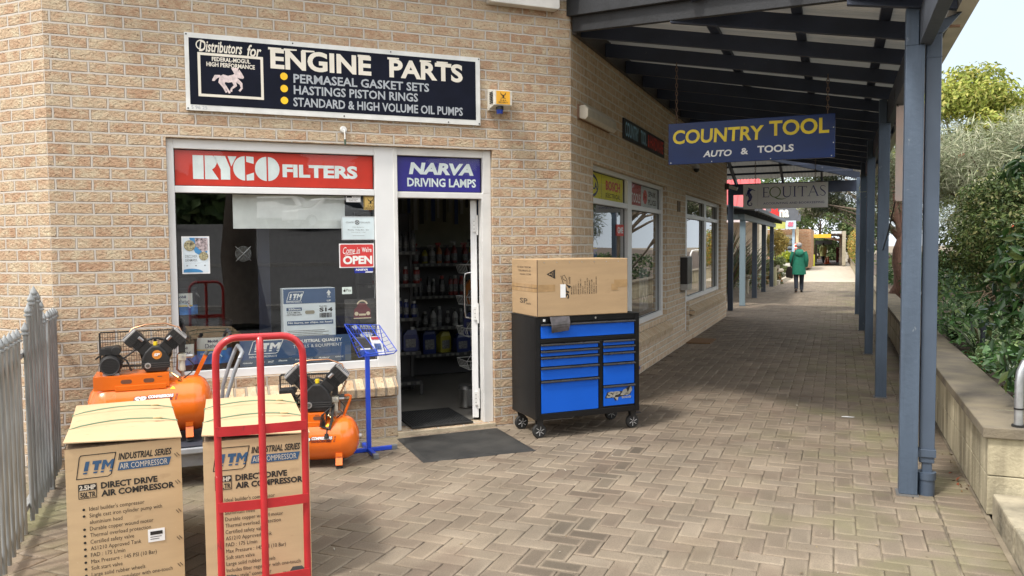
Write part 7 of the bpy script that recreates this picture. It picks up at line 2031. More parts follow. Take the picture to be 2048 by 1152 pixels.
def ground_cover():
    # low leafy plants over the bed: nobody could count them
    n = 5200
    x = 1.18+rng.uniform(0, 1, n)**1.2*2.4; y = rng.uniform(6.6, 12.5, n)
    h = .50+.16*np.sin(x*4.1)*np.sin(y*2.3)+rng.uniform(-.05, .14, n)
    p = np.stack([x, y, h], 1); u = np.tile([0, -.25, 1.0], (n, 1))
    o = leaves('ground_cover', p, u, .085, .050, lm_gloss, None, [(0.09, 0.21, 0.05), (0.13, 0.26, 0.08), (0.06, 0.15, 0.04), (0.22, 0.31, 0.12)], fold=.2)
    tag(o, 'broad leaved green ground cover filling the garden bed', 'ground cover', kind='stuff')
    n = 2600
    x = 1.2+rng.uniform(0, 1, n)*1.8; y = rng.uniform(8.2, 12.0, n)
    p = np.stack([x, y, .62+rng.uniform(-.1, .25, n)+.12*np.sin(y*4)], 1)
    o = leaves('herb_patch', p, np.tile([0, -.1, 1.0], (n, 1)), .06, .012, lm_matt, None, [(0.18, 0.26, 0.13), (0.12, 0.19, 0.08), (0.3, 0.34, 0.22)], fold=.1)
    tag(o, 'fine grey green herb patch behind the broad leaved ground cover', 'herbs', kind='stuff')
    n = 9000
    x = 1.25+rng.uniform(0, 1, n)*4.0; y = rng.uniform(11.5, 30, n)
    p = np.stack([x, y, .55+rng.uniform(-.1, .75, n)*np.clip((y-11)/4, .3, 1)], 1)
    o = leaves('undergrowth', p, np.tile([0, -.5, .8], (n, 1)), .14, .06, lm_matt, None, G_DARK+[(0.08, 0.12, 0.03)], fold=.2)
    tag(o, 'dark tangled undergrowth beneath the garden trees', 'undergrowth', kind='stuff')
    n = 160
    x = rng.uniform(-4.0, .5, n); y = rng.uniform(2.9, 8.5, n)
    o = leaves('path_debris', np.stack([x, y, np.full(n, .004)], 1), np.tile([0, 0, 1.0], (n, 1)), .022, .009, lm_matt, None, [(0.45, 0.42, 0.36), (0.20, 0.14, 0.08), (0.30, 0.24, 0.15)], fold=.1)
    tag(o, 'pale specks and leaf crumbs scattered over the pavers', 'debris', kind='stuff')
    n = 1500
    x = np.concatenate([rng.uniform(1.16, 2.0, n//2), rng.normal(.78, .03, n//2)]); y = rng.uniform(5.7, 9.5, n)
    z = np.concatenate([np.full(n//2, .475), np.full(n//2, .006)])
    keep = rng.uniform(0, 1, n) < np.where(z < .1, np.clip((8-y)/5, .05, 1)*.25, .8)
    p = np.stack([x, y, z], 1)[keep]
    o = leaves('leaf_litter', p, np.tile([0, 0, 1.0], (len(p), 1)), .035, .016, lm_matt, None, [(0.16, 0.09, 0.045), (0.22, 0.13, 0.06), (0.09, 0.055, 0.03), (0.30, 0.08, 0.04)], fold=.1)
    tag(o, 'dry brown leaf litter on the bed and along the foot of the garden wall', 'leaf litter', kind='stuff')
ground_cover()
def blades(name, label, cat, base, n, L, W, cols, spread=.8, stiff=.5, group=None, h0=0.0, sub=None):
    """strap leaves arching from one point"""
    v, f, c = [], [], []
    for i in range(n):
        a = random.uniform(0, 2*math.pi); l = L*random.uniform(.55, 1.1); e = random.uniform(.12, spread); w_ = W*random.uniform(.7, 1.2)
        d = Vector((math.cos(a)*e, math.sin(a)*e, 1)).normalized(); s_ = Vector((-math.sin(a), math.cos(a), 0))
        p = Vector((random.uniform(-.04, .04)*L, random.uniform(-.04, .04)*L, h0)); b = len(v); k = 7
        col = [q*random.uniform(.75, 1.25) for q in random.choice(cols)]
        for j in range(k+1):
            t_ = j/k; ww = w_*(1-t_**2.2)*(.55+.45*min(1, t_*4))
            v += [tuple(p-s_*ww/2), tuple(p+s_*ww/2)]; c += [col, col]
            p = p+d*l/k; d = (d+Vector((math.cos(a)*.3, math.sin(a)*.3, -.55))*(1-stiff)*(.25+t_)*.9).normalized()
        for j in range(k): f.append((b+2*j, b+2*j+1, b+2*j+3, b+2*j+2))
    me = bpy.data.meshes.new(name); me.from_pydata(v, [], f); me.materials.append(lm_matt)
    ca = me.color_attributes.new('Col', 'FLOAT_COLOR', 'POINT'); ca.data.foreach_set('color', np.array([q+[1] for q in c], np.float32).ravel())
    o = link(name, me); o.location = base
    return tag(o, label, cat, group)
SPC = [(0.40, 0.44, 0.28), (0.22, 0.30, 0.12), (0.48, 0.50, 0.36)]
blades('spider_plant', 'pale striped spider plant spilling over the garden wall by the pipe rail', 'plant', (1.22, 5.78, .45), 70, .34, .014, SPC, 1.6, .25, 'spider plants on the wall')
blades('spider_plant', 'pale striped spider plant at the right edge beyond the pipe rail', 'plant', (1.42, 5.62, .45), 60, .32, .014, SPC, 1.6, .25, 'spider plants on the wall')
for i, (x, y) in enumerate(((1.35, 9.3), (1.6, 9.7), (1.28, 10.6))):
    blades('strap_lily', ('dark strap leaved lily nearest the post in the bed', 'dark strap leaved lily under the clipped shrub', 'dark strap leaved lily farthest back along the wall')[i], 'plant', (x, y, .45), 42, .62, .03, [(0.03, 0.06, 0.02), (0.05, 0.085, 0.03), (0.12, 0.14, 0.09)], .9, .35, 'strap lilies in the bed')
def pipe_rail():
    o = (1.02, 5.50, .53)
    t = thing('pipe_rail', 'bent galvanised pipe rail standing on the end of the garden wall', 'rail', o)
    m = MB(o); m.tube([(1.005, 5.47, .534), (1.005, 5.47, .80), (1.012, 5.475, .86), (1.035, 5.49, .91), (1.075, 5.51, .94), (1.30, 5.62, .965), (2.2, 6.0, 1.0)], .024, 14); m.build('pipe', galv, t, smooth=60)
    m = MB(o); m.cyl((1.005, 5.47, .532), (1.005, 5.47, .545), .036, n=18); m.build('collar', rubber, t)
    m = MB(o); m.cyl((1.005, 5.47, .635), (1.005, 5.47, .645), .026, n=14); m.build('cable_tie', black, t)
    o = (1.0, 12.2, .53)
    t = thing('pipe_rail', 'thin grey pipe rail on the garden wall beyond the second post', 'rail', o)
    m = MB(o); m.tube([(.98, 12.0, .534), (.98, 12.0, .82), (1.0, 12.02, .90), (1.03, 12.04, .93), (1.10, 12.1, .95)], .022, 10); m.build('pipe', galv, t, smooth=60)
    o = (1.5, 9.1, .5)
    m = MB(); m.cyl((0, 0, 0), (0, 0, .22), .022, n=12); m.cyl((0, 0, .22), (0, 0, .28), .034, n=12); m.cyl((0, 0, .28), (0, 0, .29), .040, n=12)
    ob = m.build('garden_light', M('dark blue black', (0.012, 0.016, 0.025), 0.5)); ob.location = (1.32, 8.9, .55); tag(ob, 'small dark bollard light among the ground cover', 'garden light')
    m = MB(); m.flat([(0, 0), (.10, .01), (.12, .035), (.05, .045), (.01, .03)], 0); m.turn(Matrix.Rotation(R(-90), 4, 'X'))
    ob = m.build('paper_scrap', paper); ob.location = (0.05, 8.0, .008); tag(ob, 'scrap of white paper on the pavers between the first two posts', 'litter')
pipe_rail()
# ------------------------------------------------------------------ beyond the verandah
def at(px, py, Y):
    """point seen at photograph pixel px, py on the upright plane Y metres up the walkway"""
    d = fw+r2*((px-1024)/1600)-u2*((py-576)/1600)
    k = Y/d.y
    return Vector((d.x*k, Y, 1.63+d.z*k))
GREY_A = [(0.16, 0.19, 0.10), (0.24, 0.26, 0.15), (0.10, 0.13, 0.06)]
def second_awning():
    o = (-2.3, 26, 0)
    t = thing('awning', 'lower slate blue timber awning on five posts left of the far walkway', 'awning', o)
    for i, y in enumerate((21.6, 24.9, 28.1, 31.6)):
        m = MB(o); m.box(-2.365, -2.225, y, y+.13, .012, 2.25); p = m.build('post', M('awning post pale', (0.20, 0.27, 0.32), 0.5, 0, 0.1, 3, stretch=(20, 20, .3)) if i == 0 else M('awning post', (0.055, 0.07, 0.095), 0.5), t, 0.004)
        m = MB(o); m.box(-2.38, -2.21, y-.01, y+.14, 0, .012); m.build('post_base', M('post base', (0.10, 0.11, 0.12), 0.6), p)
    am = M('awning beam paint', (0.16, 0.20, 0.22), 0.5)
    m = MB(o); m.box(-2.36, -2.24, 21.55, 33.0, 2.252, 2.40); m.build('beam', am, t)
    m = MB(o); m.box(-8.0, -2.365, 21.56, 21.66, 2.252, 2.40); m.build('beam', am, t)
    dk = M('awning underside', (0.05, 0.055, 0.065), 0.6)
    for i in range(12):
        y = 21.8+i
        m = MB(o); m.bar((-8, y, 3.35), (-2.0, y, 2.43), .05, .10); m.build('rafter', dk, t)
    m = MB(o); m.hexa([(-8, 21.3, 3.43), (-1.95, 21.3, 2.50), (-1.95, 33.2, 2.50), (-8, 33.2, 3.43)], [(-8, 21.3, 3.46), (-1.95, 21.3, 2.53), (-1.95, 33.2, 2.53), (-8, 33.2, 3.46)]); m.build('roof_sheet', M('awning roof', (0.16, 0.17, 0.19), 0.5), t)
    m = MB(o); m.box(-1.96, -1.88, 21.25, 33.3, 2.46, 2.56); m.build('gutter', M('awning gutter', (0.11, 0.12, 0.14), 0.5), t)
second_awning()
def red_building():
    o = (-7, 38, 0)
    t = thing('red_roofed_building', 'pale building with a steep red sheet roof beyond the lower awning', 'building', o)
    rm = M('red roof sheet', (0.42, 0.055, 0.06), 0.5, 0, 0.15, 8, stretch=(10, 1, 1)); pk = M('faded red roof', (0.52, 0.20, 0.19), 0.5, 0, 0.1)
    m = MB(o); m.hexa([(-16, 36.0, 2.62), (-2.9, 36.0, 2.62), (-3.1, 39, 3.22), (-16, 39, 3.22)], [(-16, 36.0, 2.68), (-2.9, 36.0, 2.68), (-3.1, 39, 3.28), (-16, 39, 3.28)]); m.build('lower_roof', pk, t)
    m = MB(o); m.hexa([(-16, 39, 3.22), (-3.1, 39, 3.22), (-3.9, 42.5, 6.0), (-16, 42.5, 6.0)], [(-16, 39, 3.28), (-3.1, 39, 3.28), (-3.9, 42.5, 6.06), (-16, 42.5, 6.06)])
    for i in range(30):
        x = -15.8+i*.42; m.bar((x, 38.98, 3.30), (x, 42.5, 6.08), .03, .03)
    m.build('upper_roof', rm, t)
    m = MB(o); m.box(-16, -3.4, 39.2, 44, 0, 3.2); m.build('wall', M('cream wall', (0.55, 0.50, 0.40), 0.8), t)
    m = MB(o); m.box(-16, -2.85, 35.9, 36.0, 2.56, 2.70); m.build('fascia', am_ if False else M('pink white fascia', (0.58, 0.50, 0.50), 0.5), t)
red_building()
def bank():
    o = (-3, 50, 0)
    t = thing('bank_building', 'brown brick bank with a dark fascia, red star and white letters far up the walkway', 'building', o)
    def bx(nm, mat, px0, py0, px1, py1, Y, d=.2, bevel=0, uv=False, parent=None):
        a, b = at(px0, py1, Y), at(px1, py0, Y)
        m = MB(o); m.box(a.x, b.x, Y, Y+d, max(0, a.z), b.z); ob = m.build(nm, mat, parent or t)
        if uv: boxuv(ob)
        return ob
    bx('wall', brick_red, 1500, 458, 1622, 535, 51, 6, uv=True)
    bx('fascia', M('fascia grey', (0.10, 0.11, 0.13), 0.5), 1530, 414, 1600, 443, 49, 1.2)
    m = MB(o); c = at(1549, 428, 48.98); k = .45
    st = []
    for i in range(14):
        a = R(360*i/14+12); rr = k if i % 2 == 0 else k*.5; st.append((c.x+rr*math.cos(a), c.z+rr*math.sin(a)))
    m.flat(st, 48.98); m.build('red_star', M('bank red', (0.62, 0.03, 0.03), 0.5), t)
    m = MB(o); a, b = at(1559, 435, 48.97), at(1578, 419, 48.97); m.text('na', a.x, b.x, a.z, b.z, 48.97, .04); m.build('lettering', white, t)
    bx('awning_roof', M('lime awning', (0.45, 0.47, 0.12), 0.5), 1535, 443, 1571, 458, 48.6, .8)
    bx('sign_panel', M('pale blue sign panel', (0.50, 0.62, 0.72), 0.5), 1571, 441, 1592, 458, 48.6, .1)
    m = MB(o)
    for px, py, r in ((1580, 447, .10), (1583, 450, .09), (1578, 451, .07), (1585, 446, .06)): c = at(px, py, 48.58); m.disc(c.x, c.z, r, 48.58-.001*px/100, 10)
    m.build('flower_print', M('pink print', (0.60, 0.16, 0.24), 0.5), t)
    f = bx('window', M('dark frame', (0.05, 0.05, 0.06), 0.5), 1561, 478, 1586, 506, 50.9, .15)
    m = MB(o)
    for i in range(2):
        for j in range(3):
            a, b = at(1563+i*11.5, 486+j*8+6, 50.88), at(1572+i*11.5, 481+j*8, 50.88); m.rect(a.x, b.x, a.z, b.z, 50.88)
    m.build('pane', M('far pane', (0.35, 0.42, 0.50), 0.1), f)
    bx('blind_box', M('cream blind', (0.52, 0.49, 0.40), 0.7), 1559, 470, 1586, 477, 50.8, .15)
    bx('yellow_band', M('yellow wall paint', (0.60, 0.50, 0.10), 0.6), 1555, 506, 1590, 513, 50.85, .1)
    for px, mt in ((1548.5, white), (1586.5, M('pale blue post', (0.35, 0.48, 0.62), 0.5)), (1594, M('cream post', (0.60, 0.50, 0.32), 0.6))):
        a = at(px, 526, 48.9); m = MB(o); m.box(a.x-.07, a.x+.07, 48.85, 49.0, 0, 2.55); m.build('post', mt, t)
    o2 = at(1593, 528, 47)
    t2 = thing('parking_sign', 'red sign with a white ring standing before the brown brick bank', 'sign', (o2.x, 47, 0))
    a, b = at(1586, 507, 47), at(1600, 486, 47); m = MB((o2.x, 47, 0)); m.box(a.x+.08, b.x-.02, 47, 47.05, a.z-.3, b.z); m.build('board', M('sign red far', (0.70, 0.06, 0.03), 0.5), t2)
    c = at(1592, 492, 46.98); m = MB((o2.x, 47, 0)); m.ring([(c.x+.13*math.cos(R(q)), c.z+.13*math.sin(R(q))) for q in range(0, 360, 24)], .05, 46.98); m.build('ring', white, t2)
    m = MB((o2.x, 47, 0)); m.cyl((o2.x, 47.1, 0), (o2.x, 47.1, a.z), .04); m.build('post', steel, t2)
bank()
def arcade():
    o = (-.7, 64, 0)
    t = thing('arcade', 'far covered arcade with a yellow sign beam and pale side posts', 'arcade', o)
    def bx(nm, mat, px0, py0, px1, py1, Y, d=.3, parent=None):
        a, b = at(px0, py1, Y), at(px1, py0, Y); m = MB(o); m.box(a.x, b.x, Y, Y+d, max(.0, a.z), b.z); return m.build(nm, mat, parent or t)
    ob = bx('brick_wall', brick_red, 1599, 458, 1611, 532, 58, 8); boxuv(ob)
    bx('sign_beam', M('amber sign beam', (0.68, 0.42, 0.03), 0.5), 1620, 468, 1662, 476, 60, .2)
    bx('roof_edge', M('pale roof edge', (0.55, 0.58, 0.60), 0.5), 1604, 463, 1620, 467, 60, .8); bx('roof_edge', M('pale roof edge', (0.55, 0.58, 0.60), 0.5), 1662, 462, 1683, 467, 60, .8)
    bx('soffit', M('brown soffit', (0.12, 0.07, 0.05), 0.6), 1604, 468, 1684, 470, 61, 14)
    m = MB(o); a, b = at(1650, 474, 61), at(1682, 481, 61); m.bar(tuple(a), tuple(b), .1, .18, upv=(0, 0, 1)); m.build('brace', M('brown brace', (0.15, 0.08, 0.05), 0.6), t)
    for px, mt in ((1617, M('tan post', (0.40, 0.32, 0.20), 0.7)), (1621, M('cream post', (0.60, 0.50, 0.32), 0.6)), (1625, M('terracotta post', (0.52, 0.30, 0.16), 0.7)), (1681, M('grey brown post', (0.30, 0.26, 0.22), 0.7))):
        a = at(px, 528, 62); m = MB(o); m.box(a.x-.09, a.x+.09, 62, 62.2, 0, 2.45); m.build('post', mt, t)
    bx('dark_door', M('dark reveal', (0.05, 0.03, 0.025), 0.7), 1630, 482, 1634, 525, 70, .3)
    bx('hanging_sign', M('grey arcade sign', (0.12, 0.13, 0.14), 0.5), 1631, 481, 1664, 489, 68, .1)
    bx('red_wall', M('dark red wall', (0.22, 0.03, 0.05), 0.6), 1672, 495, 1678, 525, 66, 8)
    bx('side_wall', M('far cream wall', (0.36, 0.33, 0.25), 0.8), 1684, 462, 1692, 531, 60, 10)
    a = at(1622, 528, 60)
    t2 = thing('wheelie_bin_cover', 'lime yellow bin cabinet with a black figure before the far arcade', 'bin', (a.x, 60, 0))
    p, q = at(1615, 527, 60), at(1629.5, 509.5, 60); m = MB((a.x, 60, 0)); m.box(p.x, q.x, 60, 60.5, 0, q.z); m.build('cabinet', M('lime yellow', (0.58, 0.60, 0.04), 0.5), t2, .02)
    m = MB((a.x, 60, 0)); c = at(1622, 513, 59.98); m.disc(c.x, c.z, .09, 59.98, 10); m.flat([(c.x-.16, c.z+.06), (c.x, c.z-.06), (c.x+.16, c.z+.06), (c.x+.04, c.z-.14), (c.x-.04, c.z-.14)], 59.97); m.rect(c.x-.03, c.x+.03, c.z-.45, c.z-.1, 59.97); m.build('figure_mark', ink, t2)
    for i, px in enumerate((1652, 1656)):
        c = at(px, 526, 66); m = MB(); m.lathe([(.17, 0), (.17, .03), (.11, .03), (.03, .55), (0, .56)], n=14); ob = m.build('traffic_cone', M('cone orange', (0.75, 0.14, 0.03), 0.5)); ob.location = (c.x, 66+i, .021)
        tag(ob, ('left orange traffic cone inside the far arcade', 'right orange traffic cone inside the far arcade')[i], 'cone', 'traffic cones in the arcade')
    # trees showing through the arcade and beyond
    for i, (px, py, Y, rx, rz__, lab) in enumerate(((1650, 505, 80, 1.6, 1.3, 'green tree seen through the far arcade'), (1640, 440, 84, 3.4, 2.2, 'pale tree above the far arcade roof'), (1700, 470, 72, 2.0, 2.6, 'tree at the right of the far arcade'), (1560, 400, 75, 4.0, 3.0, 'tree behind the bank roof'))):
        c = at(px, py, Y); base = (c.x, Y, 0)
        cl = blob_clumps(tuple(c), (rx, 1.2, rz__), 22, rx*.32)
        plant('tree', lab, 'tree', base, [(cl, 5000, .28, .13, lm_matt, [(0.06, 0.11, 0.03), (0.10, 0.15, 0.05), (0.16, 0.19, 0.08)], dict(shell=.3))], lambda m: limbs(m, base, (c.x, Y, c.z), .15, [q[0] for q in cl[::4]]), 'trees beyond the arcade')
    cl = [((1.05, y, 1.45), (.42, 1.2, .95)) for y in np.arange(40, 60, 1.6)]
    plant('hedge', 'tall golden green creeper hedge on the right wall of the far walkway', 'hedge', (1.0, 50, .5), [(cl, 9000, .12, .08, lm_matt, [(0.22, 0.22, 0.05), (0.34, 0.25, 0.05), (0.12, 0.17, 0.04), (0.42, 0.24, 0.06)], dict(shell=.6))])
    o3 = (.9, 36, .53); t3 = thing('handrail', 'thin white handrail on the far garden wall', 'handrail', o3)
    m = MB(o3); m.tube([(.92, 34, .53), (.92, 34, 1.2), (.92, 34.4, 1.35), (.92, 38, 1.4), (.92, 38, .53)], .03, 8); m.build('tube', white, t3, smooth=60)
arcade()
def left_beds():
    for i, (x, y, s) in enumerate(((-3.3, 26.5, 1.0), (-4.4, 25.4, 1.15), (-3.6, 29.0, 1.1), (-5.2, 27.6, 1.2), (-3.2, 32.0, .9), (-4.6, 31.0, 1.1))):
        blades('flax', ('nearest flax clump behind the pale awning post', 'left flax clump seen beside the shop end', 'flax clump between the second and third awning posts', 'far left flax clump behind the log rail', 'small flax clump beyond the last awning post', 'flax clump at the back under the red roof')[i], 'flax', (x, y, 0), 120, 2.3*s, .085, [(0.16, 0.18, 0.11), (0.24, 0.25, 0.17), (0.10, 0.12, 0.06), (0.33, 0.31, 0.22), (0.30, 0.22, 0.13)], .75, .62, 'flax clumps behind the awning')
    wood = M('weathered log', (0.38, 0.34, 0.27), 0.9, 0, 0.2, 6, 0.3, 30)
    o = (-3.6, 24.0, 0); t = thing('log_rail', 'low weathered log rail fence behind the awning posts', 'fence', o)
    for x in (-6.0, -4.4, -2.72):
        m = MB(o); m.cyl((x, 27.0, 0), (x, 27.0, .62), .07, n=12); m.build('post', wood, t, smooth=50)
    m = MB(o); m.cyl((-6.4, 26.98, .52), (-2.6, 26.98, .55), .055, n=12); m.build('rail', wood, t, smooth=50)
    o = (-2.3, 34, 0); t = thing('log_rail', 'low bent log rail with a thick end post beyond the awning', 'fence', o)
    a = at(1547, 571, 32.5); m = MB(o); m.cyl((a.x, 32.5, 0), (a.x, 32.5, .72), .12, n=14); m.build('post', M('mossy log', (0.30, 0.28, 0.17), 0.9, 0, 0.2, 6), t, smooth=50)
    b = at(1553, 541, 35); c = at(1570, 540, 39); m = MB(o); m.tube([(a.x+.1, 33.5, .7), tuple(b), tuple(c)], .08, 10); m.build('rail', wood, t, smooth=60)
    for i, (px, Y) in enumerate(((1571, 40), (1577, 43))):
        p = at(px, 556-i*12, Y); m = MB(); m.box(-.16, .16, 0, .3, 0, .62); ob = m.build('concrete_block', M('pale concrete', (0.55, 0.54, 0.48), 0.9), None, .02); ob.location = (p.x, Y, 0)
        tag(ob, ('nearer pale concrete block at the bed beyond the awning', 'farther pale concrete block at the bed beyond the awning')[i], 'block', 'concrete blocks at the bed')
    m = MB(); m.bar((-2.2, 33, .08), (-1.95, 40, .08), .15, .16); ob = m.build('timber_edging', wood); tag(ob, 'timber edging along the left bed of the far walkway', 'edging')
    def bush(label, px, py, Y, rx, rz__, n, cols, L=.09, W=.05, nm='bush'):
        c = at(px, py, Y); base = (c.x, Y, 0)
        cl = blob_clumps(tuple(c), (rx, rx, rz__), 16, rx*.34)
        plant(nm, label, 'bush', base, [(cl, n, L, W, lm_matt, cols, dict(shell=.3))], lambda m: limbs(m, base, (c.x, Y, c.z), .04, [q[0] for q in cl[::4]]), 'bushes in the left bed')
    bush('bright lime yellow bush before the brown brick bank', 1572, 520, 46, .62, .32, 3000, [(0.42, 0.45, 0.03), (0.34, 0.40, 0.03), (0.26, 0.34, 0.04)], .12, .07)
    bush('olive green bush behind the thick log post', 1550, 530, 38, .5, .75, 3600, [(0.10, 0.14, 0.05), (0.15, 0.18, 0.07), (0.20, 0.22, 0.10)])
    bush('golden brown grassy bush beside the white post', 1551, 490, 44, .62, .85, 3200, [(0.36, 0.26, 0.06), (0.28, 0.24, 0.07), (0.42, 0.33, 0.12)], .2, .03)
    bush('low orange brown plant at the foot of the thick log post', 1543, 560, 34, .4, .28, 1500, [(0.36, 0.16, 0.05), (0.25, 0.20, 0.08), (0.12, 0.16, 0.07)])
    n = 2500
    x = rng.uniform(-6, -2.45, n); y = rng.uniform(27.5, 45, n); x = x+np.clip((y-32)*.05, 0, .5)
    p = np.stack([x, y, .06+rng.uniform(0, .35, n)], 1)
    o = leaves('bed_planting', p, np.tile([0, -.3, 1.0], (n, 1)), .2, .06, lm_matt, None, GREY_A+[(0.3, 0.2, 0.1), (0.3, 0.36, 0.30)], fold=.2)
    tag(o, 'mixed low planting along the left bed of the far walkway', 'planting', kind='stuff')
left_beds()

# ------------------------------------------------------------------ people
def skin_body(name, joints, bones, mat, parent, root=0, sub=1):
    me = bpy.data.meshes.new(name)
    me.from_pydata([j[0] for j in joints], bones, [])
    me.materials.append(mat)
    o = link(name, me, parent)
    sk_ = o.modifiers.new('skin', 'SKIN'); sk_.use_smooth_shade = True
    for i, j in enumerate(joints):
        r = j[1] if isinstance(j[1], tuple) else (j[1], j[1])
        me.skin_vertices[0].data[i].radius = r
        me.skin_vertices[0].data[i].use_root = (i == root)
    s_ = o.modifiers.new('sub', 'SUBSURF'); s_.levels = sub; s_.render_levels = sub
    return o
def loft(m, rings, n=20, mi=0):
    v, f = [], []
    for z, cx, cy, rx, ry in rings:
        for k in range(n):
            a = 2*math.pi*k/n; v.append((cx+rx*math.cos(a), cy+ry*math.sin(a), z))
    for i in range(len(rings)-1):
        for k in range(n): f.append((i*n+k, i*n+(k+1) % n, (i+1)*n+(k+1) % n, (i+1)*n+k))
    f += [tuple(range(n-1, -1, -1)), tuple(range((len(rings)-1)*n, len(rings)*n))]
    m.add(v, f, mi)
def walker(label, loc, rz, coat, trousers, hairc, bag=None, scale=1.0, coat_name='coat'):
    t = thing('person', label, 'person', loc, rz); t.scale = (scale,)*3
    skin = M('skin', (0.48, 0.28, 0.20), 0.55)
    J = [((0, 0, .86), (.13, .10)), ((0, 0, 1.02), (.125, .09)), ((0, .01, 1.22), (.15, .10)), ((0, .01, 1.36), (.12, .07)), ((0, .015, 1.43), .052), ((0, .03, 1.50), (.070, .085)), ((0, .03, 1.59), (.068, .080)),
         ((.16, .0, 1.33), .055), ((.225, -.03, 1.08), .042), ((.22, .05, .88), .030), ((.215, .075, .80), (.016, .032)),
         ((-.16, .0, 1.33), .055), ((-.23, .0, 1.09), .042), ((-.21, .10, .90), .030), ((-.205, .13, .82), (.016, .032)),
         ((.085, .02, .80), .085), ((.09, .10, .46), .058), ((.09, .05, .10), .040), ((.09, .02, .045), .040), ((.095, .16, .03), .036),
         ((-.085, .0, .80), .085), ((-.085, -.02, .46), .058), ((-.085, -.16, .12), .040), ((-.085, -.20, .07), .040), ((-.09, -.05, .03), .036)]
    B = [(0, 1), (1, 2), (2, 3), (3, 4), (4, 5), (5, 6), (3, 7), (7, 8), (8, 9), (9, 10), (3, 11), (11, 12), (12, 13), (13, 14), (0, 15), (15, 16), (16, 17), (17, 18), (18, 19), (0, 20), (20, 21), (21, 22), (22, 23), (23, 24)]
    for hnd, s in ((10, 1), (14, -1)):
        hx, hy, hz = J[hnd][0]
        for k, (dy, L) in enumerate(((-.024, .060), (-.008, .072), (.008, .068), (.024, .055))):
            a = len(J); J += [((hx, hy+dy, hz-.035), .0085), ((hx-s*.006, hy+dy*1.1, hz-.035-L*.55), .0080), ((hx-s*.022, hy+dy*1.1+.004, hz-.035-L), .0070)]; B += [(hnd, a), (a, a+1), (a+1, a+2)]
        a = len(J); J += [((hx-s*.012, hy+.035, hz+.005), .010), ((hx-s*.025, hy+.050, hz-.035), .0085)]; B += [(hnd, a), (a, a+1)]
    skin_body('body', J, B, skin, t)
    m = MB()
    for s, P in ((1, ((.085, .02, .84), (.09, .10, .46), (.09, .05, .09))), (-1, ((-.085, .0, .84), (-.085, -.02, .46), (-.085, -.16, .13)))):
        m.tube([P[0], tuple((Vector(P[0])+Vector(P[1]))/2), P[1], tuple((Vector(P[1])+Vector(P[2]))/2), P[2]], [.105, .095, .074, .064, .056], 14)
    m.build('trousers', trousers, t, smooth=60)
    sh = M('dark shoes', (0.015, 0.015, 0.017), 0.5)
    m = MB(); m.tube([(.09, -.03, .045), (.09, .02, .06), (.095, .12, .045), (.098, .20, .028)], [.036, .046, .042, .028], 10); m.tube([(-.085, -.235, .10), (-.085, -.19, .09), (-.09, -.10, .05), (-.092, -.02, .03)], [.036, .046, .042, .028], 10); m.build('shoes', sh, t, smooth=60)
    m = MB(); loft(m, [(.60, 0, 0, .225, .17), (.66, 0, 0, .222, .168), (.86, 0, 0, .205, .155), (1.04, 0, 0, .190, .140), (1.22, 0, .005, .200, .140), (1.33, 0, .01, .185, .120), (1.39, 0, .015, .120, .095), (1.43, 0, .02, .080, .078)]); c = m.build(coat_name, coat, t, smooth=60)
    for s, pts in ((1, ((.165, .0, 1.34), (.215, -.02, 1.20), (.235, -.03, 1.07), (.23, .02, .95), (.222, .05, .86))), (-1, ((-.165, .0, 1.34), (-.215, .0, 1.20), (-.24, .0, 1.08), (-.225, .06, .97), (-.212, .10, .88)))):
        m = MB(); m.tube(pts, [.080, .075, .066, .060, .056], 12); m.build('sleeve', coat, c, smooth=60)
    m = MB(); loft(m, [(1.18, 0, -.125, .03, .02), (1.25, 0, -.135, .11, .045), (1.33, 0, -.11, .15, .06), (1.385, 0, -.06, .135, .075), (1.42, 0, -.02, .10, .07)]); m.build('hood', coat, c, smooth=60)
    m = MB(); m.lathe([(0.0, -.095), (.05, -.085), (.078, -.05), (.086, 0), (.080, .045), (.05, .078), (0, .09)], (0, 0, 0), n=18)
    for i in range(len(m.v)): x, y, z = m.v[i]; m.v[i] = (x, y+.012+(0 if y < .02 else -.02), z+1.565)
    m.build('hair', hairc, t, smooth=70)
    # face on the far side: brow, nose, mouth, ears
    m = MB(); m.tube([(0, .108, 1.56), (0, .130, 1.535), (0, .112, 1.525)], [.010, .014, .010], 8); m.build('nose', skin, t, smooth=60)
    for s in (-1, 1):
        m = MB(); m.lathe([(0, -.006), (.010, 0), (0, .006)], (s*.030, .103, 1.552), 'y', 10); m.build('eye', M('eye', (0.05, 0.04, 0.03), 0.2), t)
        m = MB(); m.tube([(s*.072, .028, 1.565), (s*.080, .018, 1.545), (s*.072, .026, 1.515)], [.010, .014, .008], 8); m.build('ear', skin, t, smooth=60)
    m = MB(); m.tube([(-.022, .104, 1.495), (0, .112, 1.494), (.022, .104, 1.495)], .006, 6); m.build('mouth', M('lips', (0.38, 0.14, 0.12), 0.5), t, smooth=60)
    m = MB(); loft(m, [(1.36, 0, .02, .11, .09), (1.41, 0, .02, .085, .085), (1.455, 0, .022, .068, .07)]); m.build('scarf', M('dark scarf', (0.02, 0.02, 0.03), 0.9), t, smooth=60)
    return t
PW = (-1.17, 28.05, .0)
walker('person in a green hooded coat and dark trousers walking away up the walkway', PW, R(4), M('green coat', (0.010, 0.165, 0.105), 0.75, 0, 0.2, 9), M('dark jeans', (0.018, 0.024, 0.038), 0.85), M('grey hair', (0.34, 0.33, 0.33), 0.8, 0, 0.3, 30))
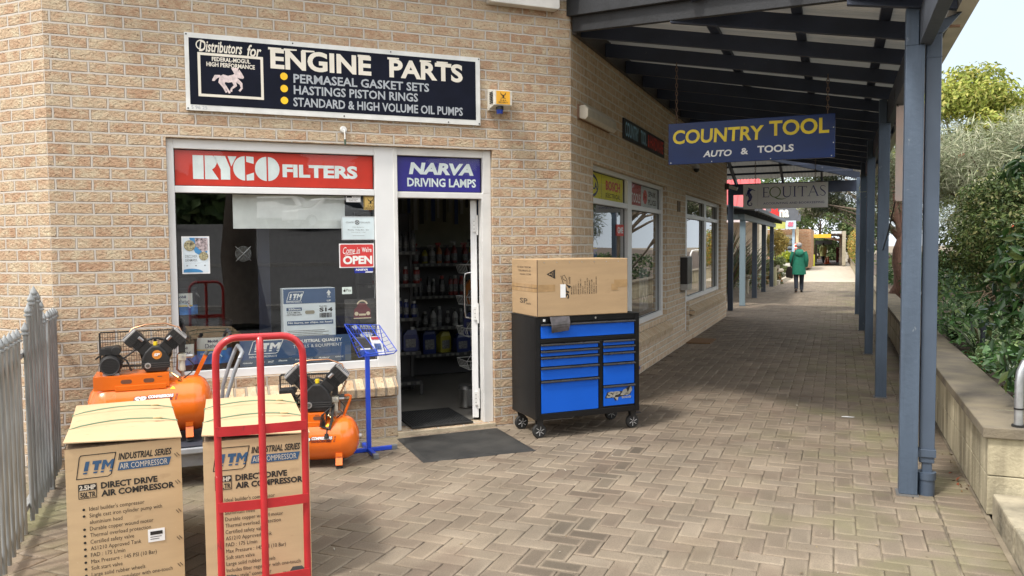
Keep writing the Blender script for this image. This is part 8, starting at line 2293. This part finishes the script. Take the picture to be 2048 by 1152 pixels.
def bag():
    o = (PW[0]-.29, PW[1]-.02, .5)
    t = thing('shoulder_bag', 'dark brown shoulder bag carried by the person in the green coat', 'bag', o)
    bm = M('dark leather', (0.025, 0.015, 0.014), 0.6)
    m = MB(o); x, y = o[0], o[1]; m.prism([(x-.11, .50), (x+.10, .47), (x+.12, .70), (x+.04, .86), (x-.06, .86), (x-.12, .68)], y-.05, y+.05); m.build('pouch', bm, t, .02)
    m = MB(o); m.tube([(x+.03, y-.02, .86), (x+.10, y-.12, 1.10), (x+.14, y-.155, 1.25), (x+.18, y-.10, 1.40), (x+.16, y+.03, 1.41)], .014, 6); m.build('strap', bm, t, smooth=60)
bag()
pf = at(1646, 526, 67)
walker('small distant person in a pale yellow top inside the far arcade', (pf.x, 67, .02), R(30), M('hi vis top', (0.60, 0.64, 0.25), 0.7), M('dark jeans', (0.018, 0.024, 0.038), 0.85), M('dark hair', (0.02, 0.015, 0.012), 0.8), scale=.98, coat_name='shirt')

# ------------------------------------------------------------------ the street behind the viewer, seen in the shop windows
def road_z(x, y):
    d = .866*x-.5*y
    return 3.3*min(1, max(0, (d-6)/32))**1.15
def suv(label, x, y, rz, dark=False):
    z = road_z(x, y)
    t = thing('parked_car', label, 'car', (x, y, z), rz, 'cars parked across the street')
    wp = M('white car paint', (0.72, 0.72, 0.72), 0.25, 0, 0.03, 1, coat=0.6) if not dark else M('grey car paint', (0.16, 0.17, 0.18), 0.25, 0, 0.03, 1, coat=0.6)
    L, W = 2.3, .93
    side = [(-L, .42), (-L+.02, .95), (-L+.35, 1.02), (-L+.75, 1.05), (L-1.2, 1.10), (L-.15, 1.08), (L, .95), (L, .40)]
    m = MB(); m.prism(side, -W, W); b = m.build('body', wp, t, .07, seg=3)
    m = MB(); m.hexa([(-L+.85, -W+.03, 1.05), (L-.10, -W+.03, 1.08), (L-.10, W-.03, 1.08), (-L+.85, W-.03, 1.05)], [(-.55, -W+.22, 1.66), (L-.55, -W+.22, 1.66), (L-.55, W-.22, 1.66), (-.55, W-.22, 1.66)]); m.build('cabin', wp, t, .07, seg=3)
    gm_ = M('car glass', (0.02, 0.025, 0.03), 0.08)
    for s in (-1, 1):
        m = MB(); v = [(-.95, s*(W-.075), 1.13), (L-.45, s*(W-.055), 1.13), (L-.75, s*(W-.185), 1.56), (-.48, s*(W-.185), 1.56)]
        m.add([(a, b_*1.012, c) for a, b_, c in v], [(0, 1, 2, 3)]); m.build('side_window', gm_, t)
        for x_ in (-L+.85, L-.80):
            m = MB(); m.lathe([(.20, -.11), (.34, -.10), (.36, -.05), (.36, .05), (.34, .10), (.20, .11)], (x_, s*(W-.06), .36), 'y', 24); w_ = m.build('wheel', rubber, t, smooth=40)
            m = MB(); m.lathe([(.02, -.115), (.22, -.112), (.22, .112), (.02, .115)], (x_, s*(W-.06), .36), 'y', 20); m.build('rim', steel, w_, smooth=40)
        m = MB(); m.box(L-.10, L+.015, s*(W-.12)-.11, s*(W-.12)+.09, .92, 1.12); m.build('tail_light', M('tail light', (0.40, 0.03, 0.03), 0.2), t, .02)
        m = MB(); m.box(-L-.01, -L+.2, s*(W-.2)-.16, s*(W-.2)+.14, .72, .88); m.build('headlight', M('headlight', (0.7, 0.7, 0.7), 0.1), t, .03)
    m = MB(); m.add([(L-.105, -W+.12, 1.14), (L-.105, W-.12, 1.14), (L-.48, W-.30, 1.60), (L-.48, -W+.30, 1.60)], [(0, 1, 2, 3)]); m.turn(Matrix.Translation((.02, 0, .01))); m.build('rear_window', gm_, t)
    m = MB(); m.add([(-L+.87, W-.12, 1.12), (-L+.87, -W+.12, 1.12), (-.58, -W+.28, 1.60), (-.58, W-.28, 1.60)], [(0, 1, 2, 3)]); m.turn(Matrix.Translation((-.02, 0, .012))); m.build('windscreen', gm_, t)
    m = MB(); m.box(L+.002, L+.012, -.26, .26, .72, .84); m.build('number_plate', M('plate white', (0.6, 0.6, 0.55), 0.5), t)
    m = MB(); m.box(L-.05, L+.05, -W+.05, W-.05, .40, .58); m.build('bumper', wp, t, .04)
    return t
def mirrored(px, py, D):
    """where a thing seen in the corner window at that pixel, D metres along the reflected ray, really stands"""
    d = fw+r2*((px-1024)/1600)-u2*((py-576)/1600)
    k = D/math.hypot(d.x, d.y)
    x, y = d.x*k, d.y*k
    off = 9.44
    return (y-off, x+off)
x, y = mirrored(655, 435, 46); suv('white car parked tail out behind the viewer, second from the street tree', x, y, R(25))
x, y = mirrored(540, 440, 48); suv('white car parked side on across the street behind the viewer', x, y, R(70))
x, y = mirrored(722, 430, 52); suv('grey car parked beyond the white cars behind the viewer', x, y, R(75), True)
def street_trees():
    x, y = mirrored(478, 600, 17.2); z = road_z(x, y); base = (x, y, max(0, z-.05))
    cl = blob_clumps((x, y, 7.2), (3.4, 3.4, 1.9), 40, .9)
    plant('street_tree', 'big rough barked street tree behind the viewer', 'tree', base, [(cl, 7000, .30, .13, lm_matt, G_DARK+[(0.06, 0.10, 0.03)], dict(shell=.3))], lambda m: (limbs(m, base, (x+.2, y+.1, 5.2), .42, [c[0] for c in cl[::4]])), tm=M('rough street bark', (0.10, 0.08, 0.065), 0.95, 0, 0.5, 5, 1.0, 9, (5, 5, 1)))
    G_WOOD = [(0.05, 0.10, 0.03), (0.08, 0.13, 0.04), (0.035, 0.07, 0.025), (0.12, 0.16, 0.06)]
    n = 16000
    s = rng.uniform(-75, 30, n); d = 62+rng.uniform(-3, 3, n)
    px, py = .866*d+.5*s, -.5*d+.866*s
    p = np.stack([px, py, 2.5+rng.uniform(0, 1, n)**.8*(6+1.8*np.sin(s*.5)+1.2*np.sin(s*1.7))], 1)
    o = leaves('woodland', p, np.tile([-.8, .5, .3], (n, 1)), 1.5, .9, lm_matt, None, G_WOOD, fold=.2)
    tag(o, 'dark belt of trees beyond the street behind the viewer', 'woodland', kind='stuff')
    n = 9000
    s = rng.uniform(-34, 24, n)
    p = np.stack([s, -26+rng.uniform(-2, 2, n), rng.uniform(0, 1, n)*(4.5+1.0*np.sin(s*.6))], 1)
    o = leaves('woodland', p, np.tile([0, 1, .3], (n, 1)), 1.2, .7, lm_matt, None, G_WOOD, fold=.2)
    tag(o, 'belt of trees across the yard behind the viewer', 'woodland', kind='stuff')
    n = 12000
    s = rng.uniform(-14, 60, n)
    p = np.stack([34+rng.uniform(-3, 3, n), s, rng.uniform(0, 1, n)**.8*(4.2+1.2*np.sin(s*.45)+.7*np.sin(s*1.3))], 1)
    o = leaves('woodland', p, np.tile([-1, 0, .3], (n, 1)), 1.1, .65, lm_matt, None, G_WOOD, fold=.2)
    tag(o, 'belt of trees beyond the garden to the right', 'woodland', kind='stuff')
street_trees()
